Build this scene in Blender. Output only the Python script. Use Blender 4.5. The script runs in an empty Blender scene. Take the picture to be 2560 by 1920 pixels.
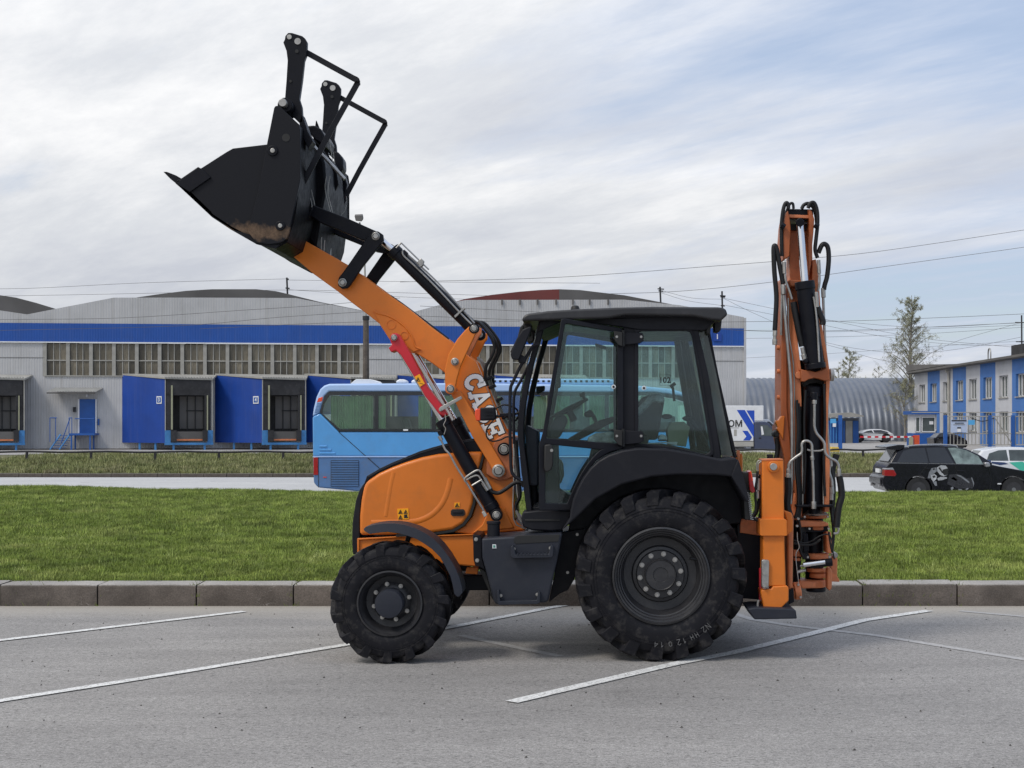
import bpy, bmesh, math, random
from mathutils import Vector, Matrix, noise
rnd = random.Random(7)
C = bpy.context.scene.collection
SC = bpy.context.scene
# ------------------------------------------------------------------ camera, sky, sun
EYE = 1.94; F = 3480.0; CX = 1461.0; CY = 1058.0       # eye height, focal length and vanishing point in photo pixels
cd = bpy.data.cameras.new('camera'); cam = bpy.data.objects.new('camera', cd); C.objects.link(cam)
cam.location = (0, 0, EYE); cam.rotation_euler = (math.radians(90), 0, 0)
cd.sensor_width = 36; cd.lens = F/2560*36; cd.shift_x = -(CX-1280)/2560; cd.shift_y = (CY-960)/2560
cd.clip_start = 0.1; cd.clip_end = 6000
SC.camera = cam
SC.view_settings.view_transform = 'Standard'; SC.view_settings.look = 'None'
SC.view_settings.gamma = 1; SC.view_settings.exposure = 0.19; SC.view_settings.use_curve_mapping = False
SUN_EL = math.radians(52); SUN_AZ = math.radians(-50)     # azimuth from +Y towards +X
world = bpy.data.worlds.new('World'); SC.world = world; world.use_nodes = True
nt = world.node_tree; N = nt.nodes; L = nt.links; N.clear()
out = N.new('ShaderNodeOutputWorld')
sky = N.new('ShaderNodeTexSky'); sky.sky_type = 'NISHITA'; sky.sun_disc = False
sky.sun_elevation = SUN_EL; sky.sun_rotation = SUN_AZ; sky.air_density = 1.0; sky.dust_density = 1.5
bg1 = N.new('ShaderNodeBackground'); bg1.inputs[1].default_value = 0.12; L.new(sky.outputs[0], bg1.inputs[0])
bg2 = N.new('ShaderNodeBackground')
tc = N.new('ShaderNodeTexCoord'); sep = N.new('ShaderNodeSeparateXYZ'); L.new(tc.outputs['Generated'], sep.inputs[0])
def wm(op, a, b=None, c=None):
    n = N.new('ShaderNodeMath'); n.operation = op
    for i, v in enumerate((a, b, c)):
        if v is None: continue
        if isinstance(v, (int, float)): n.inputs[i].default_value = v
        else: L.new(v, n.inputs[i])
    return n.outputs[0]
zc = wm('MAXIMUM', sep.outputs[2], 0.0)
den = wm('ADD', zc, 0.16)
cxn = wm('DIVIDE', sep.outputs[0], den); cyn = wm('DIVIDE', sep.outputs[1], den)
comb = N.new('ShaderNodeCombineXYZ'); L.new(cxn, comb.inputs[0]); L.new(cyn, comb.inputs[1])
mp = N.new('ShaderNodeMapping'); mp.vector_type = 'TEXTURE'
mp.inputs['Rotation'].default_value = (0, 0, math.radians(-44)); mp.inputs['Scale'].default_value = (1.9, 0.9, 1); mp.inputs['Location'].default_value = (3.1, 1.7, 0.4)
L.new(comb.outputs[0], mp.inputs[0])
def wnoise(scale, det, rough, dist=0.0):
    n = N.new('ShaderNodeTexNoise'); n.inputs['Scale'].default_value = scale; n.inputs['Detail'].default_value = det
    n.inputs['Roughness'].default_value = rough; n.inputs['Distortion'].default_value = dist
    L.new(mp.outputs[0], n.inputs['Vector']); return n.outputs[0]
def wramp(fac, stops):
    r = N.new('ShaderNodeValToRGB'); L.new(fac, r.inputs[0]); e = r.color_ramp.elements
    e[0].position, e[0].color = stops[0]; e[1].position, e[1].color = stops[-1]
    for p, c in stops[1:-1]:
        q = e.new(p); q.color = c
    return r.outputs[0]
n1 = wnoise(0.75, 7, 0.55, 0.1); n2 = wnoise(2.8, 10, 0.66, 0.15)
# cloud brightness: soft bright and grey streaks
bright = wramp(wm('ADD', wm('MULTIPLY', n1, 0.55), wm('MULTIPLY', n2, 0.45)),
               [(0.37, (0.54, 0.565, 0.625, 1)), (0.49, (0.66, 0.68, 0.715, 1)), (0.62, (0.88, 0.88, 0.885, 1))])
veil = N.new('ShaderNodeMix'); veil.data_type = 'RGBA'; L.new(bright, veil.inputs['B'] if False else [i for i in veil.inputs if i.type == 'RGBA'][1])
[i for i in veil.inputs if i.type == 'RGBA'][0].default_value = (0.47, 0.55, 0.71, 1)
L.new([o for o in veil.outputs if o.type == 'RGBA'][0], bg2.inputs[0])
L.new(wm('ADD', wm('MULTIPLY', zc, 0.55), 0.90), bg2.inputs[1])      # overcast sky grows brighter towards the zenith
mp2 = N.new('ShaderNodeMapping'); mp2.vector_type = 'TEXTURE'; mp2.inputs['Rotation'].default_value = (0, 0, math.radians(-40)); mp2.inputs['Scale'].default_value = (2.6, 1.0, 1); mp2.inputs['Location'].default_value = (7.6, 4.3, 1.4)
L.new(comb.outputs[0], mp2.inputs[0])
n3n = N.new('ShaderNodeTexNoise'); n3n.inputs['Scale'].default_value = 1.15; n3n.inputs['Detail'].default_value = 8; n3n.inputs['Roughness'].default_value = 0.6; n3n.inputs['Distortion'].default_value = 0.15
L.new(mp2.outputs[0], n3n.inputs['Vector'])
cover = wramp(wm('ADD', n3n.outputs[0], wm('MULTIPLY', sep.outputs[0], -0.20)), [(0.34, (0.55,)*3+(1,)), (0.48, (1, 1, 1, 1))])
thin = wramp(wm('ADD', n3n.outputs[0], wm('MULTIPLY', sep.outputs[0], -0.36)), [(0.34, (0.0,)*3+(1,)), (0.56, (1, 1, 1, 1))])
hor = wramp(zc, [(0.0, (1, 1, 1, 1)), (0.09, (0.0,)*3+(1,))]); L.new(wm('MAXIMUM', thin, wm('MULTIPLY', hor, 0.6)), [i for i in veil.inputs if i.type == 'VALUE'][0])
mix = N.new('ShaderNodeMixShader'); L.new(cover, mix.inputs[0]); L.new(bg1.outputs[0], mix.inputs[1]); L.new(bg2.outputs[0], mix.inputs[2])
L.new(mix.outputs[0], out.inputs[0])
sd = bpy.data.lights.new('sun', 'SUN'); sun = bpy.data.objects.new('sun', sd); C.objects.link(sun)
sd.energy = 1.5; sd.angle = math.radians(14); sd.color = (1.0, 0.94, 0.86)
dv = Vector((math.cos(SUN_EL)*math.sin(SUN_AZ), math.cos(SUN_EL)*math.cos(SUN_AZ)*-1, math.sin(SUN_EL)))
sky.sun_rotation = math.atan2(dv.x, dv.y)
sun.rotation_euler = dv.to_track_quat('Z', 'Y').to_euler(); sun.location = dv*50

# ------------------------------------------------------------------ helpers
def s(r, g, b):
    f = lambda c: (c/255/12.92) if c/255 <= 0.04045 else ((c/255+0.055)/1.055)**2.4
    return (f(r), f(g), f(b))
def W(px, py, Y):                       # photo pixel at a known depth -> point of the place
    return Vector(((px-CX)/F*Y, Y, EYE-(py-CY)/F*Y))
def G(px, py, z=0.0):                   # photo pixel on level ground of height z
    Y = (EYE-z)*F/(py-CY); return Vector(((px-CX)/F*Y, Y, z))
class NT:
    def __init__(self, name):
        self.m = bpy.data.materials.new(name); self.m.use_nodes = True
        self.t = self.m.node_tree; self.N = self.t.nodes; self.L = self.t.links
        self.b = self.N['Principled BSDF']; self.tc = self.N.new('ShaderNodeTexCoord')
    def noise(self, scale, det=4, rough=0.55, coord='Object', stretch=None, dist=0):
        n = self.N.new('ShaderNodeTexNoise'); n.inputs['Scale'].default_value = scale; n.inputs['Detail'].default_value = det
        n.inputs['Roughness'].default_value = rough; n.inputs['Distortion'].default_value = dist
        src = self.tc.outputs[coord]
        if stretch:
            mp = self.N.new('ShaderNodeMapping'); mp.inputs['Scale'].default_value = stretch; self.L.new(src, mp.inputs[0]); src = mp.outputs[0]
        self.L.new(src, n.inputs['Vector']); return n.outputs[0]
    def ramp(self, fac, stops):
        r = self.N.new('ShaderNodeValToRGB'); self.L.new(fac, r.inputs[0]); e = r.color_ramp.elements
        f4 = lambda c: (c, c, c, 1) if isinstance(c, (int, float)) else tuple(c)+(1,)
        e[0].position = stops[0][0]; e[0].color = f4(stops[0][1]); e[1].position = stops[-1][0]; e[1].color = f4(stops[-1][1])
        for p, c in stops[1:-1]:
            q = e.new(p); q.color = f4(c)
        return r.outputs[0]
    def math(self, op, a, b=0.0):
        n = self.N.new('ShaderNodeMath'); n.operation = op
        for i, v in enumerate((a, b)):
            if isinstance(v, (int, float)): n.inputs[i].default_value = v
            else: self.L.new(v, n.inputs[i])
        return n.outputs[0]
    def mix(self, fac, a, b, mode='MIX'):
        n = self.N.new('ShaderNodeMix'); n.data_type = 'RGBA'; n.blend_type = mode
        for k, v in (('Factor', fac), ('A', a), ('B', b)):
            i = [x for x in n.inputs if x.name == k and (x.type == 'RGBA' if k != 'Factor' else x.type == 'VALUE')][0]
            if isinstance(v, (int, float)): i.default_value = v
            elif isinstance(v, tuple): i.default_value = v+(1,)
            else: self.L.new(v, i)
        return [o for o in n.outputs if o.type == 'RGBA'][0]
    def bump(self, h, strength, dist=0.01):
        n = self.N.new('ShaderNodeBump'); n.inputs['Strength'].default_value = strength; n.inputs['Distance'].default_value = dist
        self.L.new(h, n.inputs['Height']); self.L.new(n.outputs[0], self.b.inputs['Normal'])
def paint(name, col, rough=0.45, metal=0.0, var=0.12, scale=3.0, dirt=None, dirt_amt=0.0, bump=0.0, bscale=60, coat=0.0, coord='Object', spec=0.5):
    t = NT(name); n = t.noise(scale, 5, 0.6, coord)
    lo = tuple(c*(1-var) for c in col); hi = tuple(min(1, c*(1+var)) for c in col)
    c = t.ramp(n, [(0.3, lo), (0.7, hi)])
    if dirt_amt:
        d = t.ramp(t.noise(scale*2.7, 8, 0.7, coord), [(0.50, 0.0), (0.75, dirt_amt)])
        c = t.mix(d, c, dirt or (0.12, 0.10, 0.08))
    t.L.new(c, t.b.inputs['Base Color']); t.b.inputs['Metallic'].default_value = metal
    r = t.ramp(t.noise(scale*4, 6, 0.65, coord), [(0.3, max(0, rough-0.1)), (0.7, min(1, rough+0.1))]); t.L.new(r, t.b.inputs['Roughness'])
    if bump: t.bump(t.noise(bscale, 4, 0.6, coord), bump, 0.004)
    t.b.inputs['Specular IOR Level'].default_value = spec
    if coat: t.b.inputs['Coat Weight'].default_value = coat; t.b.inputs['Coat Roughness'].default_value = 0.12
    return t.m
def glass(name, tint=(0.75, 0.9, 0.88), alpha=0.25, rough=0.02):
    # thin pane: mostly transparent with a tint, plus a clear reflection
    m = bpy.data.materials.new(name); m.use_nodes = True; t = m.node_tree; t.nodes.clear()
    o = t.nodes.new('ShaderNodeOutputMaterial'); tr = t.nodes.new('ShaderNodeBsdfTransparent'); tr.inputs[0].default_value = tint+(1,)
    gl = t.nodes.new('ShaderNodeBsdfGlossy'); gl.inputs['Roughness'].default_value = rough; gl.inputs[0].default_value = (0.9, 0.95, 0.95, 1)
    fr = t.nodes.new('ShaderNodeFresnel'); fr.inputs[0].default_value = 1.5
    df = t.nodes.new('ShaderNodeBsdfDiffuse'); df.inputs[0].default_value = (0.35, 0.38, 0.37, 1)
    tcn = t.nodes.new('ShaderNodeTexCoord'); nz = t.nodes.new('ShaderNodeTexNoise'); nz.inputs['Scale'].default_value = 2.5; nz.inputs['Detail'].default_value = 6
    t.links.new(tcn.outputs['Object'], nz.inputs['Vector'])
    rp = t.nodes.new('ShaderNodeMapRange'); rp.inputs[1].default_value = 0.35; rp.inputs[2].default_value = 0.8; rp.inputs[3].default_value = alpha*0.3; rp.inputs[4].default_value = alpha
    t.links.new(nz.outputs[0], rp.inputs[0])
    m1 = t.nodes.new('ShaderNodeMixShader'); t.links.new(rp.outputs[0], m1.inputs[0]); t.links.new(tr.outputs[0], m1.inputs[1]); t.links.new(df.outputs[0], m1.inputs[2])
    m2 = t.nodes.new('ShaderNodeMixShader'); t.links.new(fr.outputs[0], m2.inputs[0]); t.links.new(m1.outputs[0], m2.inputs[1]); t.links.new(gl.outputs[0], m2.inputs[2])
    t.links.new(m2.outputs[0], o.inputs[0]); return m
M = {}
M['orange'] = paint('orange_paint', s(218, 120, 40), 0.40, var=0.10, scale=1.2, dirt=(0.22, 0.10, 0.04), dirt_amt=0.25, coat=0.12, spec=0.35)
M['deepblack'] = paint('deep_black_paint', (0.004, 0.0042, 0.006), 0.5, var=0.2, scale=4, spec=0.12)
M['roofplastic'] = paint('weathered_roof_plastic', (0.022, 0.022, 0.025), 0.42, var=0.2, scale=3, dirt=(0.08, 0.078, 0.075), dirt_amt=0.35, spec=0.5)
M['rust_orange'] = paint('worn_orange_paint', s(204, 122, 78), 0.55, var=0.2, scale=6, dirt=(0.16, 0.08, 0.05), dirt_amt=0.35, bump=0.2, bscale=40)
M['red'] = paint('red_paint', s(196, 22, 40), 0.4, var=0.08, scale=2, coat=0.2)
M['black'] = paint('black_paint', (0.0055, 0.006, 0.010), 0.42, var=0.2, scale=4, dirt=(0.02, 0.019, 0.02), dirt_amt=0.25, spec=0.2)
M['plastic'] = paint('black_plastic', (0.0105, 0.011, 0.0155), 0.5, var=0.15, scale=3, dirt=(0.045, 0.043, 0.042), dirt_amt=0.2, bump=0.15, bscale=300, spec=0.24)
M['slate'] = paint('slate_plastic', (0.023, 0.026, 0.036), 0.5, var=0.12, scale=3, dirt=(0.06, 0.06, 0.062), dirt_amt=0.25, bump=0.1, bscale=300, spec=0.28)
M['rubber'] = paint('tyre_rubber', (0.008, 0.008, 0.011), 0.6, var=0.3, scale=4, dirt=(0.095, 0.088, 0.08), dirt_amt=0.55, bump=0.3, bscale=50, spec=0.22)
M['hose'] = paint('rubber_hose', (0.007, 0.007, 0.008), 0.45, var=0.2, scale=9, bump=0.2, bscale=120, spec=0.4)
M['steel'] = paint('galvanised_steel', (0.40, 0.39, 0.37), 0.38, 0.75, var=0.2, scale=12, dirt=(0.2, 0.17, 0.13), dirt_amt=0.3)
M['chrome'] = paint('chrome_rod', (0.75, 0.75, 0.76), 0.12, 1.0, var=0.05, scale=8)
M['bolt'] = paint('bolt_steel', (0.42, 0.41, 0.38), 0.42, 0.6, var=0.3, scale=20)
M['glass'] = glass('cab_glass', (0.82, 0.94, 0.93), 0.06)
M['farglass'] = glass('far_cab_glass', (0.82, 0.93, 0.92), 0.02)
M['dirty_glass'] = glass('dusty_glass', (0.55, 0.58, 0.52), 0.35)
M['white'] = paint('white_paint', (0.72, 0.73, 0.74), 0.45, var=0.06, scale=3, dirt=(0.4, 0.38, 0.35), dirt_amt=0.2)
M['yellow'] = paint('yellow_sticker', s(250, 170, 10), 0.5, var=0.04)
M['ink'] = paint('black_print', (0.012, 0.012, 0.012), 0.6, var=0.05)
M['amber'] = paint('amber_lens', s(225, 70, 20), 0.2, var=0.1, coat=0.5)
M['redlens'] = paint('red_lens', s(150, 12, 20), 0.2, var=0.15, coat=0.5)
M['beige'] = paint('beige_card', s(158, 158, 132), 0.8, var=0.08)
M['seat'] = paint('seat_fabric', (0.03, 0.034, 0.038), 0.75, var=0.2, scale=8)
M['film'] = paint('clear_film_wrap', (0.30, 0.33, 0.34), 0.25, var=0.5, scale=14, bump=1.0, bscale=18)

def shade(me, ang=35):
    me.shade_smooth(); me.set_sharp_from_angle(angle=math.radians(ang))
def rootloc(p):
    v = Vector((0, 0, 0))
    while p is not None: v = v+p.location; p = p.parent
    return v
class MB:
    def __init__(self): self.v = []; self.f = []
    def add(self, vs, fs):
        b = len(self.v); self.v += [Vector(x) for x in vs]; self.f += [tuple(i+b for i in f) for f in fs]; return self
    def prism(self, A, B):               # two matching rings
        n = len(A); self.add(list(A)+list(B), [tuple(range(n)), tuple(range(2*n-1, n-1, -1))]+[(i, n+i, n+(i+1) % n, (i+1) % n) for i in range(n)]); return self
    def plate(self, pts, Y, dy):         # outline measured at depth Y, thickness dy straight back
        A = [W(x, y, Y if not callable(Y) else Y(x, y)) for x, y in pts]
        return self.prism(A, [a+Vector((0, dy, 0)) for a in A])
    def box(self, a, b):
        a = Vector(a); b = Vector(b)
        A = [(a.x, a.y, a.z), (b.x, a.y, a.z), (b.x, a.y, b.z), (a.x, a.y, b.z)]
        return self.prism([Vector(p) for p in A], [Vector((p[0], b.y, p[2])) for p in A])
    def rbox(self, x0, y0, x1, y1, Y, dy): return self.plate([(x0, y0), (x1, y0), (x1, y1), (x0, y1)], Y, dy)
    def obox(self, o, u, v, w):          # box from a corner and three edge vectors
        o, u, v, w = map(Vector, (o, u, v, w)); A = [o, o+u, o+u+v, o+v]; return self.prism(A, [a+w for a in A])
    def cyl(self, p0, p1, r, n=20, r2=None):
        p0 = Vector(p0); p1 = Vector(p1); d = (p1-p0).normalized(); r2 = r if r2 is None else r2
        a = d.orthogonal().normalized(); b = d.cross(a)
        R = lambda p, q: [p+(a*math.cos(t)+b*math.sin(t))*q for t in [2*math.pi*i/n for i in range(n)]]
        return self.prism(R(p0, r), R(p1, r2))
    def disc(self, px, py, Y, rpx, dy, n=28):      # round boss whose face is seen at pixel (px,py)
        c = W(px, py, Y); return self.cyl(c, c+Vector((0, dy, 0)), rpx/F*Y, n)
    def tube(self, pts, r, n=8, smooth=6):
        P = [Vector(p) for p in pts]
        if smooth and len(P) > 2:
            Q = []
            for i in range(len(P)-1):
                p0 = P[i-1] if i else P[0]*2-P[1]; p1 = P[i]; p2 = P[i+1]; p3 = P[i+2] if i+2 < len(P) else P[-1]*2-P[-2]
                for k in range(smooth):
                    t = k/smooth
                    Q.append(0.5*((2*p1)+(p2-p0)*t+(2*p0-5*p1+4*p2-p3)*t*t+(3*p1-p0-3*p2+p3)*t**3))
            Q.append(P[-1]); P = Q
        if isinstance(r, list) and len(r) != len(P):
            q = [(len(r)-1)*i/(len(P)-1) for i in range(len(P))]; r = [r[int(x)]+(r[min(int(x)+1, len(r)-1)]-r[int(x)])*(x-int(x)) for x in q]
        b = len(self.v); a = None
        for i, p in enumerate(P):
            d = (P[min(i+1, len(P)-1)]-P[max(i-1, 0)]).normalized()
            a = d.orthogonal().normalized() if a is None else (a-d*a.dot(d)).normalized()
            c = d.cross(a); rr = r[i] if isinstance(r, list) else r
            for k in range(n):
                t = 2*math.pi*k/n; self.v.append(p+(a*math.cos(t)+c*math.sin(t))*rr)
        m = len(P)
        for i in range(m-1):
            for k in range(n): self.f.append((b+i*n+k, b+i*n+(k+1) % n, b+(i+1)*n+(k+1) % n, b+(i+1)*n+k))
        self.f.append(tuple(b+k for k in range(n-1, -1, -1))); self.f.append(tuple(b+(m-1)*n+k for k in range(n)))
        return self
    def ptube(self, pts, Y, r, n=8, smooth=6):     # pts: (px,py) or (px,py,Y)
        return self.tube([W(p[0], p[1], p[2] if len(p) > 2 else Y) for p in pts], r, n, smooth)
    def lathe(self, c, prof, n=48, axis='Y', cap=True):       # prof: (r, offset along axis)
        b = len(self.v); c = Vector(c)
        for r, o in prof:
            for k in range(n):
                t = 2*math.pi*k/n; q = (r*math.cos(t), r*math.sin(t))
                self.v.append(c+(Vector((q[0], o, q[1])) if axis == 'Y' else Vector((q[0], q[1], o)) if axis == 'Z' else Vector((o, q[0], q[1]))))
        for i in range(len(prof)-1):
            for k in range(n): self.f.append((b+i*n+k, b+i*n+(k+1) % n, b+(i+1)*n+(k+1) % n, b+(i+1)*n+k))
        if cap is True: self.f.append(tuple(b+k for k in range(n)))
        if cap: self.f.append(tuple(b+(len(prof)-1)*n+k for k in range(n-1, -1, -1)))
        return self
    def ring(self, outer, inner, Y, dy):            # plate with a hole; outlines with equal point counts
        q = lambda pts: [W(x, y, Y if not callable(Y) else Y(x, y)) for x, y in pts]
        o = q(outer); i = q(inner); n = len(o); D = Vector((0, dy, 0))
        vs = o+i+[p+D for p in o]+[p+D for p in i]; fs = []
        for k in range(n):
            j = (k+1) % n
            fs += [(k, j, n+j, n+k), (2*n+k, 3*n+k, 3*n+j, 2*n+j), (k, 2*n+k, 2*n+j, j), (n+k, n+j, 3*n+j, 3*n+k)]
        return self.add(vs, fs)
    def mesh(self, name, off=Vector((0, 0, 0)), ang=35):
        me = bpy.data.meshes.new(name); me.from_pydata([tuple(v-off) for v in self.v], [], self.f)
        bm = bmesh.new(); bm.from_mesh(me); bmesh.ops.recalc_face_normals(bm, faces=bm.faces); bm.to_mesh(me); bm.free()
        shade(me, ang); return me
    def build(self, name, m, parent=None, bevel=0.0, seg=2, ang=35, loc=None, **tags):
        off = rootloc(parent) if parent else Vector((0, 0, 0))
        if loc is not None: off = Vector(loc)
        me = self.mesh(name, off, ang); me.materials.append(M[m] if isinstance(m, str) else m)
        o = bpy.data.objects.new(name, me); C.objects.link(o); o.parent = parent
        if loc is not None: o.location = Vector(loc)-(rootloc(parent) if parent else Vector((0, 0, 0)))
        if bevel:
            b = o.modifiers.new('bevel', 'BEVEL'); b.width = bevel; b.segments = seg; b.limit_method = 'ANGLE'; b.angle_limit = math.radians(32); b.harden_normals = False
        for k, v in tags.items(): o[k] = v
        return o
def thing(name, label, cat, loc=(0, 0, 0), group=None):
    o = bpy.data.objects.new(name, None); C.objects.link(o); o.location = loc; o.empty_display_size = 0.3
    o['label'] = label; o['category'] = cat
    if group: o['group'] = group
    return o
def piece(name, me, m, parent, loc, rot=(0, 0, 0), scale=(1, 1, 1)):   # shared-mesh part placed at a world point
    o = bpy.data.objects.new(name, me); C.objects.link(o); o.parent = parent
    o.location = Vector(loc)-(rootloc(parent) if parent else Vector((0, 0, 0))); o.rotation_euler = rot; o.scale = scale
    return o
def smesh(mb, name, m):
    me = mb.mesh(name); me.materials.append(M[m] if isinstance(m, str) else m); return me
def text(name, string, size, m, parent, origin, xdir, zdir, depth=0.003, bold=0.0, align='CENTER'):
    cu = bpy.data.curves.new(name, 'FONT'); cu.body = string; cu.size = size; cu.extrude = depth; cu.offset = bold; cu.align_x = align; cu.align_y = 'CENTER'; cu.resolution_u = 3
    tmp = bpy.data.objects.new(name+'_t', cu); C.objects.link(tmp); bpy.context.view_layer.update()
    me = bpy.data.meshes.new_from_object(tmp.evaluated_get(bpy.context.evaluated_depsgraph_get())); bpy.data.objects.remove(tmp)
    x = Vector(xdir).normalized(); z = Vector(zdir).normalized(); y = x.cross(z)   # text x, text up, facing -y
    mt = Matrix(((x.x, z.x, y.x, 0), (x.y, z.y, y.y, 0), (x.z, z.z, y.z, 0), (0, 0, 0, 1)))
    off = rootloc(parent) if parent else Vector((0, 0, 0))
    me.transform(Matrix.Translation(Vector(origin)-off) @ mt); me.materials.clear(); me.materials.append(M[m] if isinstance(m, str) else m)
    o = bpy.data.objects.new(name, me); C.objects.link(o); o.parent = parent; return o
X = Vector((1, 0, 0)); Z = Vector((0, 0, 1))
# ------------------------------------------------------------------ ground materials
def asphalt(name, base, dark, light, spk):
    t = NT(name)
    big = t.ramp(t.noise(0.35, 6, 0.6, stretch=(0.5, 1.6, 1), dist=0.6), [(0.25, dark), (0.5, base), (0.75, light)])
    mid = t.ramp(t.noise(2.3, 7, 0.65, stretch=(0.45, 1.8, 1)), [(0.3, 0.88), (0.7, 1.08)])
    c = t.mix(1.0, big, mid, 'MULTIPLY')
    mid2 = t.ramp(t.noise(34, 4, 0.8, stretch=(0.8, 1.2, 1), dist=0.8), [(0.36, 0.38), (0.445, 0.86), (0.53, 1.03), (0.64, 1.32)])
    c = t.mix(spk, c, mid2, 'MULTIPLY')
    fine = t.ramp(t.noise(75, 3, 0.8), [(0.36, 0.42), (0.47, 0.95), (0.56, 1.05), (0.70, 1.42)])
    c = t.mix(spk, c, fine, 'MULTIPLY')
    fine2 = t.ramp(t.noise(200, 2, 0.7), [(0.35, 0.6), (0.65, 1.3)])
    c = t.mix(spk*0.8, c, fine2, 'MULTIPLY')
    c = t.mix(t.ramp(t.noise(.8, 5, .6, dist=.5), [(0.62, 0.0), (0.74, 0.35)]), c, (0.12, 0.115, 0.11))
    if spk > .5:      # pale sand swept against the kerb
        sp = t.N.new('ShaderNodeSeparateXYZ'); t.L.new(t.tc.outputs['Object'], sp.inputs[0])
        band = t.ramp(t.math('ADD', t.math('MULTIPLY', sp.outputs[1], 0.5), t.math('MULTIPLY', t.noise(1.1, 6, .65), 0.9)), [(0.0, 0), (1.0, 0)]) if False else None
        k_ = t.math('ADD', t.math('SUBTRACT', sp.outputs[1], 13.9), t.math('MULTIPLY', t.noise(0.9, 7, .7, stretch=(.6, 1.5, 1)), 1.3))
        c = t.mix(t.ramp(t.math('MULTIPLY', k_, .6), [(0.25, 0.0), (0.9, 0.75)]), c, t.mix(1.0, (0.43, 0.395, 0.34), t.ramp(t.noise(60, 4, .8), [(0.35, .7), (0.6, 1.1)]), 'MULTIPLY'))
    # thin cracks
    v = t.N.new('ShaderNodeTexVoronoi'); v.feature = 'DISTANCE_TO_EDGE'; v.inputs['Scale'].default_value = 0.42
    mp = t.N.new('ShaderNodeMixRGB'); mp.inputs[0].default_value = 0.25
    t.L.new(t.tc.outputs['Object'], mp.inputs[1]); nn = t.N.new('ShaderNodeTexNoise'); nn.inputs['Scale'].default_value = 1.6; nn.inputs['Detail'].default_value = 8
    t.L.new(t.tc.outputs['Object'], nn.inputs['Vector']); t.L.new(nn.outputs['Color'], mp.inputs[2]); t.L.new(mp.outputs[0], v.inputs['Vector'])
    cr = t.ramp(v.outputs[0], [(0.0, 0.72), (0.006, 1.0)]); gate = t.ramp(t.noise(0.5, 3), [(0.5, 0.0), (0.6, 0.5)])
    c = t.mix(gate, c, t.mix(1.0, c, cr, 'MULTIPLY'))
    t.L.new(c, t.b.inputs['Base Color']); t.b.inputs['Roughness'].default_value = 0.88
    t.bump(t.noise(110, 3, 0.75), 0.55, 0.006); return t.m
M['asphalt'] = asphalt('parking_asphalt', (0.30, 0.287, 0.273), (0.245, 0.235, 0.225), (0.355, 0.34, 0.322), 0.85)
M['road'] = asphalt('road_asphalt', (0.47, 0.47, 0.465), (0.42, 0.42, 0.42), (0.52, 0.52, 0.51), 0.3)
M['yard'] = asphalt('yard_paving', (0.36, 0.345, 0.33), (0.30, 0.285, 0.27), (0.42, 0.40, 0.38), 0.3)
t = NT('road_paint'); c = t.ramp(t.noise(5, 6, 0.6), [(0.3, (0.62, 0.62, 0.60)), (0.7, (0.78, 0.78, 0.76))])
wear = t.ramp(t.noise(42, 8, 0.8), [(0.42, 0.9), (0.50, 0.0)]); t.L.new(t.mix(wear, c, (0.30, 0.29, 0.28)), t.b.inputs['Base Color'])
t.b.inputs['Roughness'].default_value = 0.8; t.bump(t.noise(110, 3, 0.75), 0.4, 0.004); M['line'] = t.m
t = NT('faded_road_paint'); wear = t.ramp(t.noise(20, 8, 0.75, stretch=(1, 1, 1)), [(0.42, 0.0), (0.66, 0.75)])
t.L.new(t.mix(wear, (0.325, 0.315, 0.308), (0.55, 0.545, 0.53)), t.b.inputs['Base Color']); t.b.inputs['Roughness'].default_value = 0.85; M['faded'] = t.m
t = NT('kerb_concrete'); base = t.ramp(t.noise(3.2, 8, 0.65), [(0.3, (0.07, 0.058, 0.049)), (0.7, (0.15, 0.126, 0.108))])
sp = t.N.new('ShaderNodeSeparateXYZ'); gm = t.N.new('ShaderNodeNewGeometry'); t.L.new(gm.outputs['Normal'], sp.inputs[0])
up = t.ramp(sp.outputs[2], [(0.6, 0.0), (0.95, 1.0)])         # upward faces are mixed to a paler concrete colour than the front
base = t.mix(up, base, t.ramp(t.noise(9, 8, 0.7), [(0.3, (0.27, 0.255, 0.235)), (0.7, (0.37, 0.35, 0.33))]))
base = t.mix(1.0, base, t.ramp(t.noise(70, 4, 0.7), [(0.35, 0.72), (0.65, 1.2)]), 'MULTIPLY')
base = t.mix(1.0, base, t.ramp(t.noise(0.9, 2, .4, stretch=(1, .1, .1)), [(0.3, 0.78), (0.7, 1.25)]), 'MULTIPLY')
scr = t.ramp(t.noise(2.1, 3, .5, stretch=(1.0, 1, 2.2), dist=2.5), [(0.497, 0.0), (0.501, 0.55), (0.505, 0.0)]); sg_ = t.ramp(t.noise(0.7, 2), [(0.5, 0.0), (0.58, 1.0)])
base = t.mix(t.math('MULTIPLY', scr, sg_), base, (0.42, 0.40, 0.37))
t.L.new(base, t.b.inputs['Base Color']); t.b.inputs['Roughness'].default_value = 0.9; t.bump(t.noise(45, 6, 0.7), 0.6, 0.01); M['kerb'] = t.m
t = NT('lawn_soil'); t.L.new(t.ramp(t.noise(0.9, 6, 0.6), [(0.3, (0.045, 0.075, 0.015)), (0.7, (0.085, 0.125, 0.028))]), t.b.inputs['Base Color']); t.b.inputs['Roughness'].default_value = 0.95; M['lawn'] = t.m
t = NT('verge_soil'); t.L.new(t.ramp(t.noise(0.9, 6, 0.7, stretch=(0.5, 1, 1)), [(0.3, (0.06, 0.065, 0.03)), (0.55, (0.12, 0.12, 0.05)), (0.7, (0.20, 0.17, 0.12))]), t.b.inputs['Base Color']); t.b.inputs['Roughness'].default_value = 0.95; M['verge'] = t.m
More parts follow.
